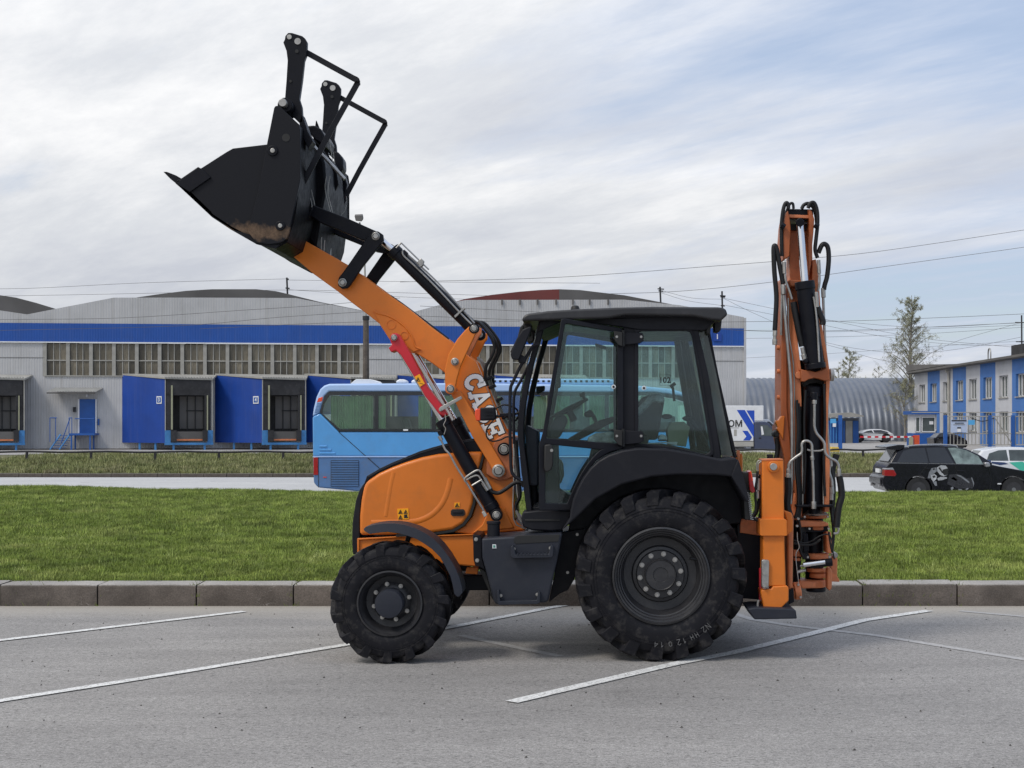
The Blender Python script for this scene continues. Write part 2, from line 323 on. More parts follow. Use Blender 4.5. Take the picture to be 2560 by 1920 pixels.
t = NT('far_ground'); t.L.new(t.ramp(t.noise(0.02, 6, 0.6), [(0.3, (0.10, 0.11, 0.06)), (0.7, (0.2, 0.19, 0.15))]), t.b.inputs['Base Color']); t.b.inputs['Roughness'].default_value = 1; M['far'] = t.m
def blade_mat(name, stops, dry):
    t = NT(name); oi = t.N.new('ShaderNodeObjectInfo'); nn = t.N.new('ShaderNodeTexNoise'); nn.inputs['Scale'].default_value = 1.1; nn.inputs['Detail'].default_value = 8; nn.inputs['Roughness'].default_value = .65
    t.L.new(oi.outputs['Location'], nn.inputs['Vector'])
    a = t.ramp(nn.outputs[0], stops); r = t.ramp(oi.outputs['Random'], [(0.0, 0.5), (0.7, 1.1), (1.0, 1.55)]); c = t.mix(1.0, a, r, 'MULTIPLY')
    d = t.ramp(t.noise(40, 2, 0.5), [(0.60, 0.0), (0.68, dry)]); c = t.mix(d, c, (0.30, 0.27, 0.12))
    t.L.new(c, t.b.inputs['Base Color']); t.b.inputs['Roughness'].default_value = 0.6; t.b.inputs['Specular IOR Level'].default_value = 0.3
    return t.m
M['blade'] = blade_mat('grass_blades', [(0.32, (0.125, 0.175, 0.026)), (0.5, (0.215, 0.28, 0.05)), (0.68, (0.33, 0.375, 0.10))], 0.4)
M['dryblade'] = blade_mat('rough_grass_blades', [(0.3, (0.13, 0.175, 0.055)), (0.5, (0.24, 0.255, 0.10)), (0.7, (0.38, 0.35, 0.20))], 0.9)

M['tuft'] = blade_mat('tuft_blades', [(0.3, (0.20, 0.27, 0.06)), (0.7, (0.36, 0.40, 0.14))], 0.8)
def sheet(name, m, xs, ys, zf, kind='structure'):
    nx, ny = len(xs), len(ys)
    vs = [(x, y, zf(x, y)) for y in ys for x in xs]
    fs = [(j*nx+i, j*nx+i+1, (j+1)*nx+i+1, (j+1)*nx+i) for j in range(ny-1) for i in range(nx-1)]
    mb = MB().add(vs, fs); o = mb.build(name, m); o['kind'] = kind; return o
lin = lambda a, b, n: [a+(b-a)*i/(n-1) for i in range(n)]
sheet('ground', 'far', lin(-3000, 3000, 13), [-600, 0, 300, 700, 1500, 4000], lambda x, y: -1.2)
lot = sheet('parking_lot', 'asphalt', lin(-40, 40, 5), [-12, 0, 5, 10, 14.95], lambda x, y: 0.0)
def lawn_z(x, y):
    far = 0.24 if x < -16 else 0.06 if x > -6 else 0.24-(x+16)/10*0.18
    if y <= 15.1: z = 0.19
    elif y < 37.2: t = (y-15.1)/22.1; z = 0.19*(1-t)+far*t+0.05*math.sin(math.pi*t)
    else: t = min(1, (y-37.2)/2.6); z = far*(1-t)-0.43*t-0.02*math.sin(t*9)
    return z+(0.05*noise.noise(Vector((x*0.25, y*0.25, 0)))+0.02*noise.noise(Vector((x, y, 3))) if y > 15.6 else 0)
sheet('lawn', 'lawn', lin(-40, 40, 121), [15.05, 15.3, 15.6]+lin(16, 40, 49), lawn_z)
sheet('road', 'road', lin(-90, 90, 10), [39.2, 45, 52, 60.2], lambda x, y: -0.4)
mk = MB()
mk.add([(-33, 49.6, -0.394), (-13, 49.6, -0.394), (-13, 49.72, -0.394), (-33, 49.72, -0.394)], [(0, 1, 2, 3)])
o = mk.build('road_marking', 'line'); o['kind'] = 'structure'
def verge_z(x, y):
    t = min(1, (y-60.5)/5.5); u = max(0, min(1, (y-66)/6.5)); return -0.27+0.37*t+0.19*u+0.10*noise.noise(Vector((x*0.4, y*0.4, 0)))*min(1, (y-60.5))
sheet('grass_verge', 'verge', lin(-90, 90, 181), lin(60.5, 72.6, 16), verge_z)
sheet('yard', 'yard', lin(-160, 200, 12), [72.3, 90, 130, 200, 420], lambda x, y: 0.30)
fk = thing('far_kerb', '', ''); del fk['label'], fk['category']; fk['kind'] = 'structure'
ks = smesh(MB().box((-0.49, 0, 0), (0.49, 0.18, 0.16)), 'kerb_stone', 'kerb')
for i in range(60): piece('kerb_stone', ks, None, fk, (-33+i*1.0, 60.28+rnd.uniform(-.02, .02), -0.40+rnd.uniform(-.01, .01)))
# near kerb of separate stones
kb = bpy.data.objects.new('kerb', None); C.objects.link(kb); kb['kind'] = 'structure'; kb.location = (0, 14.77, 0)
kw = lambda px: (px-CX)/F*14.77
joints = [-500, -255, -2, 243, 490, 733, 978, 1223, 1468, 1700, 1935, 2157, 2394, 2640, 2880]
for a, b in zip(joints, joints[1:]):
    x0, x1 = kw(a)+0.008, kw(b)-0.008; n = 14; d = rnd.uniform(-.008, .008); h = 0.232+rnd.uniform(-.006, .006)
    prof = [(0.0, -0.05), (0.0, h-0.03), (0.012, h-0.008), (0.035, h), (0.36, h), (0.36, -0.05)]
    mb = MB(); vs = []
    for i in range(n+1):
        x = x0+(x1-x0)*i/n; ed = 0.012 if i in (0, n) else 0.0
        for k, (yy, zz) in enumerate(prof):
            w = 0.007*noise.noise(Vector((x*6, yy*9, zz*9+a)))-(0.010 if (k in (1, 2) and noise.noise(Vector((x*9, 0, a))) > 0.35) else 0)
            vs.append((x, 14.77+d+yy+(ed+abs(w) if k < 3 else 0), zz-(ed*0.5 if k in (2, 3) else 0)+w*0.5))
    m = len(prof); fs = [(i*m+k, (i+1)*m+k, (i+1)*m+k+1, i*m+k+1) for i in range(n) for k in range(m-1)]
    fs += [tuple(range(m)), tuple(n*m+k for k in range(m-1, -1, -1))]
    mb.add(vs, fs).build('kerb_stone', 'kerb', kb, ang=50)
# painted bay lines
def ribbon(px, w, m, name='bay_line', z=None):
    z = (0.004 if m == 'faded' else 0.008) if z is None else z
    P = [G(x, y, z) for x, y in px]; vs = []
    Q = []
    for i in range(len(P)-1):
        n = max(2, int((P[i+1]-P[i]).length/0.12))
        Q += [P[i].lerp(P[i+1], k/n) for k in range(n)]
    Q.append(P[-1])
    for i, p in enumerate(Q):
        d = (Q[min(i+1, len(Q)-1)]-Q[max(0, i-1)]).normalized(); s_ = Vector((-d.y, d.x, 0))
        ww = w*(1+0.10*noise.noise(Vector((p.x*7, p.y*7, 0)))); vs += [p-s_*ww/2, p+s_*ww/2]
    return MB().add(vs, [(2*i, 2*i+1, 2*i+3, 2*i+2) for i in range(len(Q)-1)]).build(name, m, lot)
ribbon([(-600, 1675), (0, 1600), (610, 1528)], 0.105, 'line')
ribbon([(-500, 1852), (0, 1751), (420, 1685), (866, 1611), (1119, 1569), (1373, 1519), (1440, 1508)], 0.105, 'line')
ribbon([(1279, 1754), (1690, 1658), (1829, 1632), (2014, 1587), (2160, 1550), (2322, 1526)], 0.115, 'line')
ribbon([(1800, 1522), (1880, 1548), (1980, 1564), (2190, 1588), (2560, 1648), (2700, 1668)], 0.10, 'faded')
ribbon([(2400, 1527), (2560, 1541), (2700, 1552)], 0.09, 'faded'); ribbon([(1150, 1588), (1290, 1618), (1400, 1640)], 0.09, 'faded')
# litter: tiny stones on the asphalt
st = MB()
for i in range(260):
    p = Vector((rnd.uniform(-5, 5), rnd.uniform(7.2, 14.6), 0)); r = rnd.uniform(.004, .012)
    st.add([p+Vector((r*math.cos(a)*rnd.uniform(.6, 1.2), r*math.sin(a), 0)) for a in (0, 1.6, 3.1, 4.7)]+[p+Vector((0, 0, r))], [(0, 1, 4), (1, 2, 4), (2, 3, 4), (3, 0, 4)])
t = paint('pebble', (0.06, 0.055, 0.05), 0.9, var=.4); o = st.build('grit', t); o['kind'] = 'stuff'; o['label'] = 'scattered dark grit on the parking lot asphalt'
# grass: clumps instanced over the lawn
def clump(name, m, nb, h, spread, w):
    mb = MB()
    for i in range(nb):
        a = rnd.uniform(0, 6.28); q = spread*math.sqrt(rnd.random()); x, y = q*math.cos(a), q*math.sin(a)
        hh = h*rnd.uniform(.45, 1.15); b = rnd.uniform(0, 6.28); lean = rnd.uniform(0.1, .9)*hh; dx, dy = math.cos(b)*lean, math.sin(b)*lean
        px_, py_ = -math.sin(b)*w/2, math.cos(b)*w/2
        mb.add([(x-px_, y-py_, -.01), (x+px_, y+py_, -.01), (x+dx*.4+px_*.8, y+dy*.4+py_*.8, hh*.6), (x+dx*.4-px_*.8, y+dy*.4-py_*.8, hh*.6), (x+dx, y+dy, hh)], [(0, 1, 2, 3), (3, 2, 4)])
    me = mb.mesh(name); me.materials.append(M[m]); return bpy.data.objects.new(name, me)
def scatter(name, label, src, xs, ys, zf, dens, seed, smin, smax, mask=0.0):
    nx, ny = len(xs), len(ys); vs = [(x, y, zf(x, y)) for y in ys for x in xs]
    fs = [(j*nx+i, j*nx+i+1, (j+1)*nx+i+1, (j+1)*nx+i) for j in range(ny-1) for i in range(nx-1)]
    o = MB().add(vs, fs).build(name, src.data.materials[0]); o['kind'] = 'stuff'; o['label'] = label
    g = bpy.data.node_groups.new(name, 'GeometryNodeTree'); g.interface.new_socket('Geometry', in_out='INPUT', socket_type='NodeSocketGeometry'); g.interface.new_socket('Geometry', in_out='OUTPUT', socket_type='NodeSocketGeometry')
    n = g.nodes; i_ = n.new('NodeGroupInput'); o_ = n.new('NodeGroupOutput'); d = n.new('GeometryNodeDistributePointsOnFaces'); d.inputs['Density'].default_value = dens; d.inputs['Seed'].default_value = seed
    oi = n.new('GeometryNodeObjectInfo'); oi.inputs['Object'].default_value = src; oi.inputs['As Instance'].default_value = True
    ip = n.new('GeometryNodeInstanceOnPoints'); rv = n.new('FunctionNodeRandomValue'); rv.data_type = 'FLOAT_VECTOR'; rv.inputs[0].default_value = (0, 0, 0); rv.inputs[1].default_value = (0.15, 0.15, 6.28)
    rs = n.new('FunctionNodeRandomValue'); rs.data_type = 'FLOAT'; rs.inputs[2].default_value = smin; rs.inputs[3].default_value = smax
    k = g.links.new; k(i_.outputs[0], d.inputs[0]); k(d.outputs[0], ip.inputs['Points']); k(oi.outputs['Geometry'], ip.inputs['Instance']); k(rv.outputs[0], ip.inputs['Rotation']); k(rs.outputs[1], ip.inputs['Scale']); k(ip.outputs[0], o_.inputs[0])
    if mask:
        nz = n.new('ShaderNodeTexNoise'); nz.inputs['Scale'].default_value = 0.9; nz.inputs['Detail'].default_value = 4; mr = n.new('ShaderNodeMapRange')
        mr.inputs[1].default_value = 0.38; mr.inputs[2].default_value = 0.62; mr.inputs[3].default_value = dens*(1-mask); mr.inputs[4].default_value = dens*(1+mask)
        k(nz.outputs[0], mr.inputs[0]); k(mr.outputs[0], d.inputs['Density'])
    md = o.modifiers.new('scatter', 'NODES'); md.node_group = g; return o
gc = clump('grass_clump', 'blade', 80, 0.06, 0.11, 0.005); gc2 = clump('rough_clump', 'dryblade', 50, 0.16, 0.2, 0.014)
scatter('grass', 'short green spring grass of the lawn behind the kerb', gc, lin(-9.5, 8.5, 60), [15.16]+lin(15.4, 21, 20), lawn_z, 150, 1, 0.6, 1.15, 0.15)
scatter('grass', 'short green spring grass of the far half of the lawn', gc, lin(-18, 13, 80), lin(21, 39, 40), lawn_z, 55, 2, 0.8, 1.5, 0.2)
gc3 = clump('tuft_clump', 'tuft', 34, 0.12, 0.07, 0.006)
scatter('grass_tufts', 'longer paler tufts standing out of the lawn', gc3, lin(-14, 11, 60), [15.2]+lin(15.5, 34, 40), lawn_z, 1.3, 9, 0.5, 1.1, 0.7)
scatter('rough_grass', 'uneven half dry grass on the verge along the low rail', gc2, lin(-28, 26, 120), lin(60.7, 72.2, 14), verge_z, 16, 3, 0.7, 1.6, 0.6)

# weeds in the kerb joints and along its foot
wd = MB()
for px in (243, 490, 733, 1935, 2157, 2394, 60, 850, 2250):
    for i in range(rnd.randint(14, 34)):
        jx = kw(px)+rnd.gauss(0, .03 if px in joints else .15); yy, zz = rnd.choice(((14.765, .0), (14.79, .22), (15.0, .232), (14.775, .1), (15.1, .23))); h = rnd.uniform(.02, .07); a = rnd.uniform(0, 6.28)
        wd.add([(jx-.003, yy, zz), (jx+.003, yy, zz), (jx+math.cos(a)*h*.6, yy-abs(math.sin(a))*h*.5, zz+h)], [(0, 1, 2)])
o = wd.build('weeds', 'blade'); o['kind'] = 'stuff'; o['label'] = 'small green weeds growing in the joints of the kerb stones'
# ------------------------------------------------------------------ warehouse
def rib_mat(name, col, pitch, var=0.08, dirt=0.25, streak=True):
    t = NT(name); lo = tuple(c*(1-var) for c in col); hi = tuple(min(1, c*(1+var)) for c in col)
    c = t.ramp(t.noise(0.6, 6, 0.65), [(0.3, lo), (0.7, hi)])
    c = t.mix(t.ramp(t.noise(1.5, 6, 0.6, stretch=(3, 3, 0.12)), [(0.52, 0.0), (0.8, dirt)]), c, (0.22, 0.20, 0.17))
    t.L.new(c, t.b.inputs['Base Color']); t.b.inputs['Roughness'].default_value = 0.5; return t.m
M['sheet'] = rib_mat('grey_profiled_sheet', (0.45, 0.45, 0.455), .2, 0.10, 0.4)
M['blue'] = rib_mat('blue_profiled_sheet', (0.006, 0.07, 0.33), .2, 0.10, 0.10)
M['dockblue'] = rib_mat('dock_blue_panel', (0.006, 0.05, 0.29), .2, 0.15, 0.12)
M['skyblue'] = paint('light_blue_steel', (0.05, 0.22, 0.50), 0.5, var=.15, dirt=(.1, .1, .1), dirt_amt=.3)
M['doorblue'] = paint('door_blue', (0.012, 0.09, 0.34), 0.5, var=.12)
M['roofgrey'] = paint('bitumen_roof', (0.12, 0.115, 0.11), 0.9, var=.25, scale=.4)
M['roofred'] = paint('red_roof', (0.17, 0.045, 0.04), 0.85, var=.2, scale=.4)
M['darkrub'] = paint('dock_curtain', (0.025, 0.025, 0.028), 0.8, var=.4, scale=1.5, dirt=(.1, .1, .1), dirt_amt=.3)
M['darkin'] = paint('dim_interior', (0.025, 0.024, 0.023), 0.9, var=.3)
M['frame'] = paint('window_frame_grey', (0.34, 0.33, 0.30), 0.7, var=.2, scale=1)
t = NT('dusty_factory_pane'); oi = t.N.new('ShaderNodeObjectInfo')
c = t.ramp(t.noise(1.6, 7, 0.7, stretch=(2.6, 2.6, 0.6)), [(0.3, (0.05, 0.043, 0.031)), (0.55, (0.155, 0.135, 0.098)), (0.75, (0.28, 0.25, 0.20))])
c = t.mix(1.0, c, t.ramp(oi.outputs['Random'], [(0, 0.4), (1, 1.5)]), 'MULTIPLY'); t.L.new(c, t.b.inputs['Base Color']); t.b.inputs['Roughness'].default_value = 0.35; M['pane'] = t.m
TH = 0.11; U = Vector((math.cos(math.atan(TH)), math.sin(math.atan(TH)), 0)); NV = Vector((U.y, -U.x, 0))   # along the facade, and out of it
O0 = Vector((-36.1, 86.2, 0))
def FP(px, py, off=0.0):                 # photo pixel -> point on the facade plane moved out by off
    d = Vector(((px-CX)/F, 1, -(py-CY)/F)); o = Vector((0, 0, EYE)); p0 = O0+NV*off; k = (p0-o).dot(NV)/d.dot(NV); return o+d*k
wh = thing('warehouse', 'long grey corrugated warehouse with a bright blue band and shallow arched roofs behind the bus', 'warehouse', (-36.1, 86.2, 0.3))
def corr(pts_top, zb, x0, x1, name, m, off=0.0, pitch=0.16, depth=0.014, top=None):
    # profiled wall sheet following a top outline given as function of arclength
    n = int((x1-x0)/(pitch/4)); vs = []; fs = []
    for i in range(n+1):
        sx = x0+(x1-x0)*i/n; d = depth if (i//2) % 2 else 0
        p = O0+U*sx+NV*(off+d); zt = top(sx); zl = zb(sx) if callable(zb) else zb
        vs += [(p.x, p.y, zl), (p.x, p.y, zt)]
    fs = [(2*i, 2*i+2, 2*i+3, 2*i+1) for i in range(n)]
    return MB().add(vs, fs).build(name, m, wh, ang=20)
def S(px): return (FP(px, CY)-O0).dot(U)
def Zf(px, py, off=0.0): return FP(px, py, off).z
prof = [(-900, 700), (-400, 745), (-200, 783), (-60, 738), (0, 776), (68, 786), (160, 768), (285, 744), (500, 744), (740, 745), (900, 776), (1000, 787), (1022, 783), (1100, 762), (1164, 750), (1560, 749), (1700, 763), (1860, 793)]
prof = [(S(a), Zf(a, b)) for a, b in prof]
def interp(P, x):
    if x <= P[0][0]: return P[0][1]
    for (a, b), (c, d) in zip(P, P[1:]):
        if x <= c: return b+(d-b)*(x-a)/(c-a)
    return P[-1][1]
s1 = S(1860); zb1 = Zf(400, 811); zb0 = Zf(400, 856)
s0 = S(-700)
corr(None, zb1, s0, s1, 'gable_wall', 'sheet', top=lambda q: interp(prof, q))
corr(None, zb0, s0, s1, 'blue_band', 'blue', off=0.06, top=lambda q: zb1+0.02)
zs = Zf(400, 942)
ws = [(S(112), S(903)), (S(1042), S(1740))]
segs = [(s0, ws[0][0]), (ws[0][1], ws[1][0]), (ws[1][1], s1)]
for a, b in segs: corr(None, zs, a, b, 'wall', 'sheet', top=lambda q: zb0)
corr(None, 0.25, s0, s1, 'wall', 'sheet', off=0.02, top=lambda q: zs+0.01)
def fbox(name, m, sa, sb, za, zb, o0, o1, parent=wh, bevel=0):
    p = O0+U*sa+NV*o0; p.z = za
    return MB().obox(p, U*(sb-sa), Z*(zb-za), NV*(o1-o0)).build(name, m, parent, bevel)
fbox('flashing', 'white', s0, s1, zb0-0.07, zb0, 0.0, 0.13); fbox('plinth', 'kerb', s0, s1, 0.1, 0.36, 0.0, 0.10)
fbox('corner_trim', 'sheet', s1-0.02, s1+0.12, 0.25, Zf(1860, 795), -0.1, 0.14)
# right end wall and back volume
p = O0+U*s1; q = p-NV*45
MB().add([(p.x, p.y, 0.2), (q.x, q.y, 0.2), (q.x, q.y, 8.6), (p.x, p.y, 8.6)], [(0, 1, 2, 3)]).build('end_wall', 'sheet', wh)
# roofs: shallow arched shells running back
def roof(pts, m, d0, d1, name='roof'):
    P = [FP(a, b, -d0) for a, b in pts]; A = []
    for p in P: A.append(p)
    B = [p-NV*(d1-d0) for p in A]; vs = A+B+[a-Z*1.2 for a in A]; n = len(A)
    fs = [(i, i+1, n+i+1, n+i) for i in range(n-1)]+[(2*n+i, 2*n+i+1, i+1, i) for i in range(n-1)]
    return MB().add(vs, fs).build(name, m, wh)
roof([(-260, 790), (-120, 752), (0, 738), (40, 744), (90, 757), (135, 771), (150, 790)], 'roofgrey', 3, 42)
roof([(250, 790), (300, 752), (345, 743), (400, 735), (465, 727), (530, 723), (640, 723), (690, 728), (720, 735), (800, 755), (900, 775), (985, 792)], 'roofgrey', 3, 42)
roof([(1010, 795), (1060, 778), (1117, 760), (1164, 747), (1230, 737), (1300, 729), (1350, 725), (1398, 723)], 'roofred', 3, 42)
roof([(1398, 723), (1450, 725), (1500, 731), (1560, 738), (1660, 757), (1780, 780), (1850, 797)], 'roofgrey', 3, 42)
# parapet posts seen along the second gable
for px in (1255, 1300, 1344, 1390, 1432, 1474, 1520): fbox('parapet_post', 'roofgrey', S(px)-.05, S(px)+.05, Zf(px, 762), Zf(px, 748), 0.05, 0.13)
# factory windows: mullions, transoms, panes
wz0, wz1 = zs+0.02, zb0-0.08; zm = wz0+(wz1-wz0)*0.48
for (a, b), nb in zip(ws, (14, 12)):
    bw = (b-a)/nb
    fbox('window_backing', 'darkin', a, b, wz0-.02, wz1+.02, -0.5, -0.4)
    pw = (bw-0.26)/3; pm = {}
    for k, (z0, z1) in enumerate(((wz0+.06, zm-.04), (zm+.04, wz1-.04))):
        pm[k] = smesh(MB().obox(-U*pw/2, U*pw, Z*(z1-z0), NV*0.02), 'pane', 'pane')
    vb = smesh(MB().obox(-U*0.025, U*0.05, Z*(wz1-wz0), NV*0.05), 'glazing_bar', 'frame')
    for i in range(nb):
        w = fbox('window', 'frame', a+i*bw+.005, a+(i+1)*bw-.005, zm-0.035, zm+0.035, -0.11, -0.04)
        x0 = a+i*bw+0.13
        for k in range(3):
            for r_, z0 in ((0, wz0+.06), (1, zm+.04)):
                p = O0+U*(x0+pw*(k+.5))+NV*(-0.13+rnd.uniform(-.02, .02)); p.z = z0; piece('pane', pm[r_], None, w, p, rot=(rnd.uniform(-.01, .01), 0, rnd.uniform(-.02, .02)))
        for k in range(1, 3):
            p = O0+U*(x0+pw*k)+NV*-0.12; p.z = wz0; piece('glazing_bar', vb, None, w, p)
    jm = smesh(MB().obox(-U*0.11, U*0.22, Z*(wz1-wz0), NV*0.16), 'jamb', 'frame')
    for i in range(nb+1):
        p = O0+U*(a+i*bw)+NV*-0.13; p.z = wz0; piece('window_post', jm, None, wh, p)
    fbox('sill', 'frame', a, b, wz0-.02, wz0+.05, -0.15, 0.10)
for z_j, a_, b_ in ((zs+1.15, s0, ws[0][0]), (zs+1.15, ws[0][1], ws[1][0]), (zs+1.15, ws[1][1], s1), (zb0+3.0-3.0+.0, s0, s0+.01)): fbox('sheet_joint', 'roofgrey', a_, b_, z_j, z_j+.025, .0, .032)
# side door, canopy and landing stair
def fpt(px, z, off): p = O0+U*S(px)+NV*off; p.z = z; return p
dz0, dz1 = Zf(220, 1083), Zf(220, 998)
fbox('door', 'doorblue', S(200), S(240), dz0, dz1, 0.06, 0.14); fbox('door_frame', 'white', S(196), S(200), dz0, dz1, 0.06, 0.16); fbox('door_frame', 'white', S(240), S(243), dz0, dz1, 0.06, 0.16)
cz0, cz1 = Zf(190, 986), Zf(190, 970)
can = MB(); nn = 36
for i in range(nn+1):
    f = i/nn; d = 0.05*(i % 2); a = fpt(137+(258-137)*f, cz1+d, 0.05); b = fpt(127+(250-127)*f, cz0+0.12+d, 1.25); can.v += [a, b]
can.f = [(2*i, 2*i+1, 2*i+3, 2*i+2) for i in range(nn)]; can.build('canopy', 'frame', wh, ang=15)
MB().obox(fpt(130, cz0+.02, 1.2), U*(S(250)-S(130)), Z*.08, NV*.04).build('canopy_edge', 'roofgrey', wh)
fbox('wall_lamp', 'white', S(217), S(221), dz1+.15, dz1+.3, .05, .25)
ld = MB().obox(fpt(185, dz0-.12, .05), U*(S(248)-S(185)), Z*.12, NV*1.2).build('landing', 'doorblue', wh)
for px in (189, 235):
    for o_ in (.2, 1.15): MB().obox(fpt(px, .3, o_), U*.08, Z*(dz0-.4), NV*.06).build('leg', 'doorblue', ld)
sr = MB()
for px in (150, 173): sr.tube([fpt(px+14, dz0-.05, 1.15), fpt(px-12, .32, 1.2)], .05, 4, 0)
sr.build('stringer', 'skyblue', ld)
for i in range(6):
    f = (i+.5)/6; MB().obox(fpt(140+22*f, .32+(dz0-.4)*f, .75), U*.75, Z*.03, NV*.4).build('step', 'doorblue', ld)
rl = MB()
for px in (138, 152, 185, 192, 245): rl.tube([fpt(px, .8 if px < 160 else dz0, 1.2), fpt(px, dz0+.95, 1.2)], .025, 6, 0)
rl.tube([fpt(138, dz0+.95, 1.2), fpt(155, dz0+.95, 1.2)], .03, 6, 0); rl.tube([fpt(185, dz0+.95, 1.2), fpt(193, dz0+.95, 1.2)], .03, 6, 0)
rl.tube([fpt(187, dz0+.9, 1.2), fpt(166, .75, 1.2)], .03, 6, 0); rl.tube([fpt(200, dz0+.9, 1.22), fpt(247, dz0+.9, 1.22)], .03, 6, 0)
rl.build('handrail', 'doorblue', ld)
fbox('meter_box', 'darkrub', S(184), S(190), Zf(187, 1030), Zf(187, 1018), .05, .2)
fbox('fire_box', 'doorblue', S(246), S(249), Zf(247, 1063), Zf(247, 1047), .05, .2)
# loading docks: skewed boxes with a curtained opening
def dock(xa, xb, xc, num, xl=None):
    z0 = 0.3+0.43; z1 = Zf(xa, 938); z2 = Zf(xb, 951)
    P0 = fpt(xa, 0, 0.05); k1 = 2.3; P1 = FP(xb, CY, k1); P1.z = 0; P2 = FP(xc, CY, 1.7); P2.z = 0
    up = lambda p, z: Vector((p.x, p.y, z))
    dn = (P2-P1).normalized(); nv = Vector((dn.y, -dn.x, 0))
    MBx = MB().prism([up(P0, z0), up(P1, z0), up(P1, z2), up(P0, z1)], [up(P0, z0)+U*.12, up(P1, z0)+dn*.06+nv*-.06, up(P1, z2)+dn*.06-nv*.06, up(P0, z1)+U*.12])
    d = MBx.build('loading_dock', 'dockblue', wh)
    P3 = P2-NV*1.65
    MB().prism([up(P0, z1), up(P1, z2+.02)+nv*.12, up(P2, z2-.03)+nv*.12, up(P3, z1-.06)], [up(P0, z1+.10), up(P1, z2+.12)+nv*.12, up(P2, z2+.07)+nv*.12, up(P3, z1+.04)]).build('dock_roof', 'frame', d)
    rv = MB(); w = (P2-P1).length
    for i in range(17): rv.obox(up(P1, z2+.10)+dn*(i*w/17+.02)+nv*.10, dn*.09, Z*.05, nv*.06)
    rv.build('roof_edge', 'frame', d)
    B = lambda a, b, za, zb, oa, ob, m, nm: MB().obox(up(P1, za)+dn*a+nv*oa, dn*(b-a), Z*(zb-za), nv*(ob-oa)).build(nm, m, d)
    zt = z2-.02; zl = 0.3+1.15
    B(0, .06, z0, zt, 0, .05, 'frame', 'post'); B(w-.07, w, z0, zt, 0, .05, 'frame', 'post')
    B(.10, w-.12, zt-.95, zt, .0, .06, 'darkrub', 'header_curtain'); B(.10, .50, zl, zt-.9, 0, .06, 'darkrub', 'side_curtain'); B(w-.50, w-.12, zl, zt-.9, 0, .06, 'darkrub', 'side_curtain')
    B(.36, .46, zl+.1, zt-.35, .07, .12, 'beige', 'guide_strip'); B(w-.36, w-.29, zl, zt-.95, .07, .12, 'beige', 'guide_strip')
    B(.1, w-.1, zl-.4, zt, -.9, -.85, 'darkin', 'inner_door')
    for a in (.9, 1.35, 1.85): B(a, a+.45, zl+.15, zt-1.0, -.84, -.80, 'roofgrey', 'inner_panel')
    for a in (1.33, 1.80, 2.3): B(a, a+.06, zl-.1, zt-.9, -.82, -.74, 'ink', 'inner_bar')
    B(1.3, 2.35, (zl+zt)/2-.35, (zl+zt)/2-.28, -.82, -.74, 'ink', 'inner_bar')
    B(-.02, w+.02, z0-.12, z0+.02, .0, .16, 'skyblue', 'front_beam'); B(0, .34, z0, zl+.05, .05, .12, 'skyblue', 'corner_plate'); B(w-.34, w, z0, zl+.05, .05, .12, 'skyblue', 'corner_plate')
    B(.35, .68, z0+.1, zl+.05, .08, .3, 'darkrub', 'bumper'); B(w-.62, w-.32, z0+.1, zl+.05, .08, .3, 'darkrub', 'bumper')
    B(.6, w-.6, z0+.2, zl-.02, .02, .12, 'roofgrey', 'leveller_lip'); B(.6, w-.6, z0+.14, z0+.24, .0, .13, 'rust_orange', 'rust_edge')
    for a in (.45, w-.55): B(a, a+.12, .25, z0-.1, -.05, .1, 'skyblue', 'leg')
    for f in (.35, .72):
        q = P0.lerp(P1, f); MB().obox(up(q, .25)+U*.1, U*.12, Z*(z0-.25), NV*-.1).build('leg', 'skyblue', d)
    if num:
        dd = (P1-P0).normalized(); nn_ = Vector((dd.y, -dd.x, 0)); q = P0.lerp(P1, .90); q.z = (z0+z1)/2+.50
        MB().obox(q-dd*.30-Z*.2+nn_*.02, dd*.44, Z*.46, nn_*.02).build('number_plate', 'white', d)
        MB().obox(q-dd*.24-Z*.13+nn_*.042, dd*.32, Z*.32, nn_*.006).build('number_field', 'doorblue', d)
        text('number', num, .30, 'white', d, q-dd*.08+Z*.03+nn_*.052, dd, Z, .002, .01)
    return d
dock(-170, -58, 62, None); dock(306, 412, 532, '3'); dock(538, 655, 765, '4'); dock(761, 876, 990, '5'); dock(994, 1110, 1230, '6'); dock(1236, 1350, 1470, '7')
pl = MB().obox(fpt(1782, Zf(1782, 853), .12), U*.55, Z*.55, NV*.03).build('number_plate', 'dockblue', wh)
text('number', '1', .45, 'white', wh, fpt(1782, Zf(1782, 853)+.27, .17)+U*.27, U, Z, .002, .01)
# ------------------------------------------------------------------ low pipe rail along the verge
def rail(name, label, x0, x1, Y, zb, n, group=None):
    r = thing(name, label, 'railing', ((x0+x1)/2, Y, zb), group)
    pts = [Vector((x0+(x1-x0)*i/40, Y, zb+.52+.02*math.sin(i*1.3))) for i in range(41)]
    MB().tube(pts, .045, 8, 0).build('rail', 'darkrub', r)
    me = smesh(MB().box((-.05, -.05, -.1), (.05, .05, .53)), 'post', 'darkrub')
    for i in range(n): piece('post', me, None, r, (x0+(x1-x0)*(i+.5)/n, Y+.0, zb), rot=(rnd.uniform(-.04, .04), rnd.uniform(-.04, .04), 0))
rail('pipe_rail', 'low dark pipe rail on short posts along the verge in front of the loading docks', -31, -.6, 66, .06, 10)
rail('pipe_rail', 'low dark pipe rail on the verge in front of the box truck', 2, 18.6, 68, .12, 5)
rail('pipe_rail', 'low dark pipe rail passing behind the black car with the painted rider', 12.4+7, 30, 68, .12, 4)
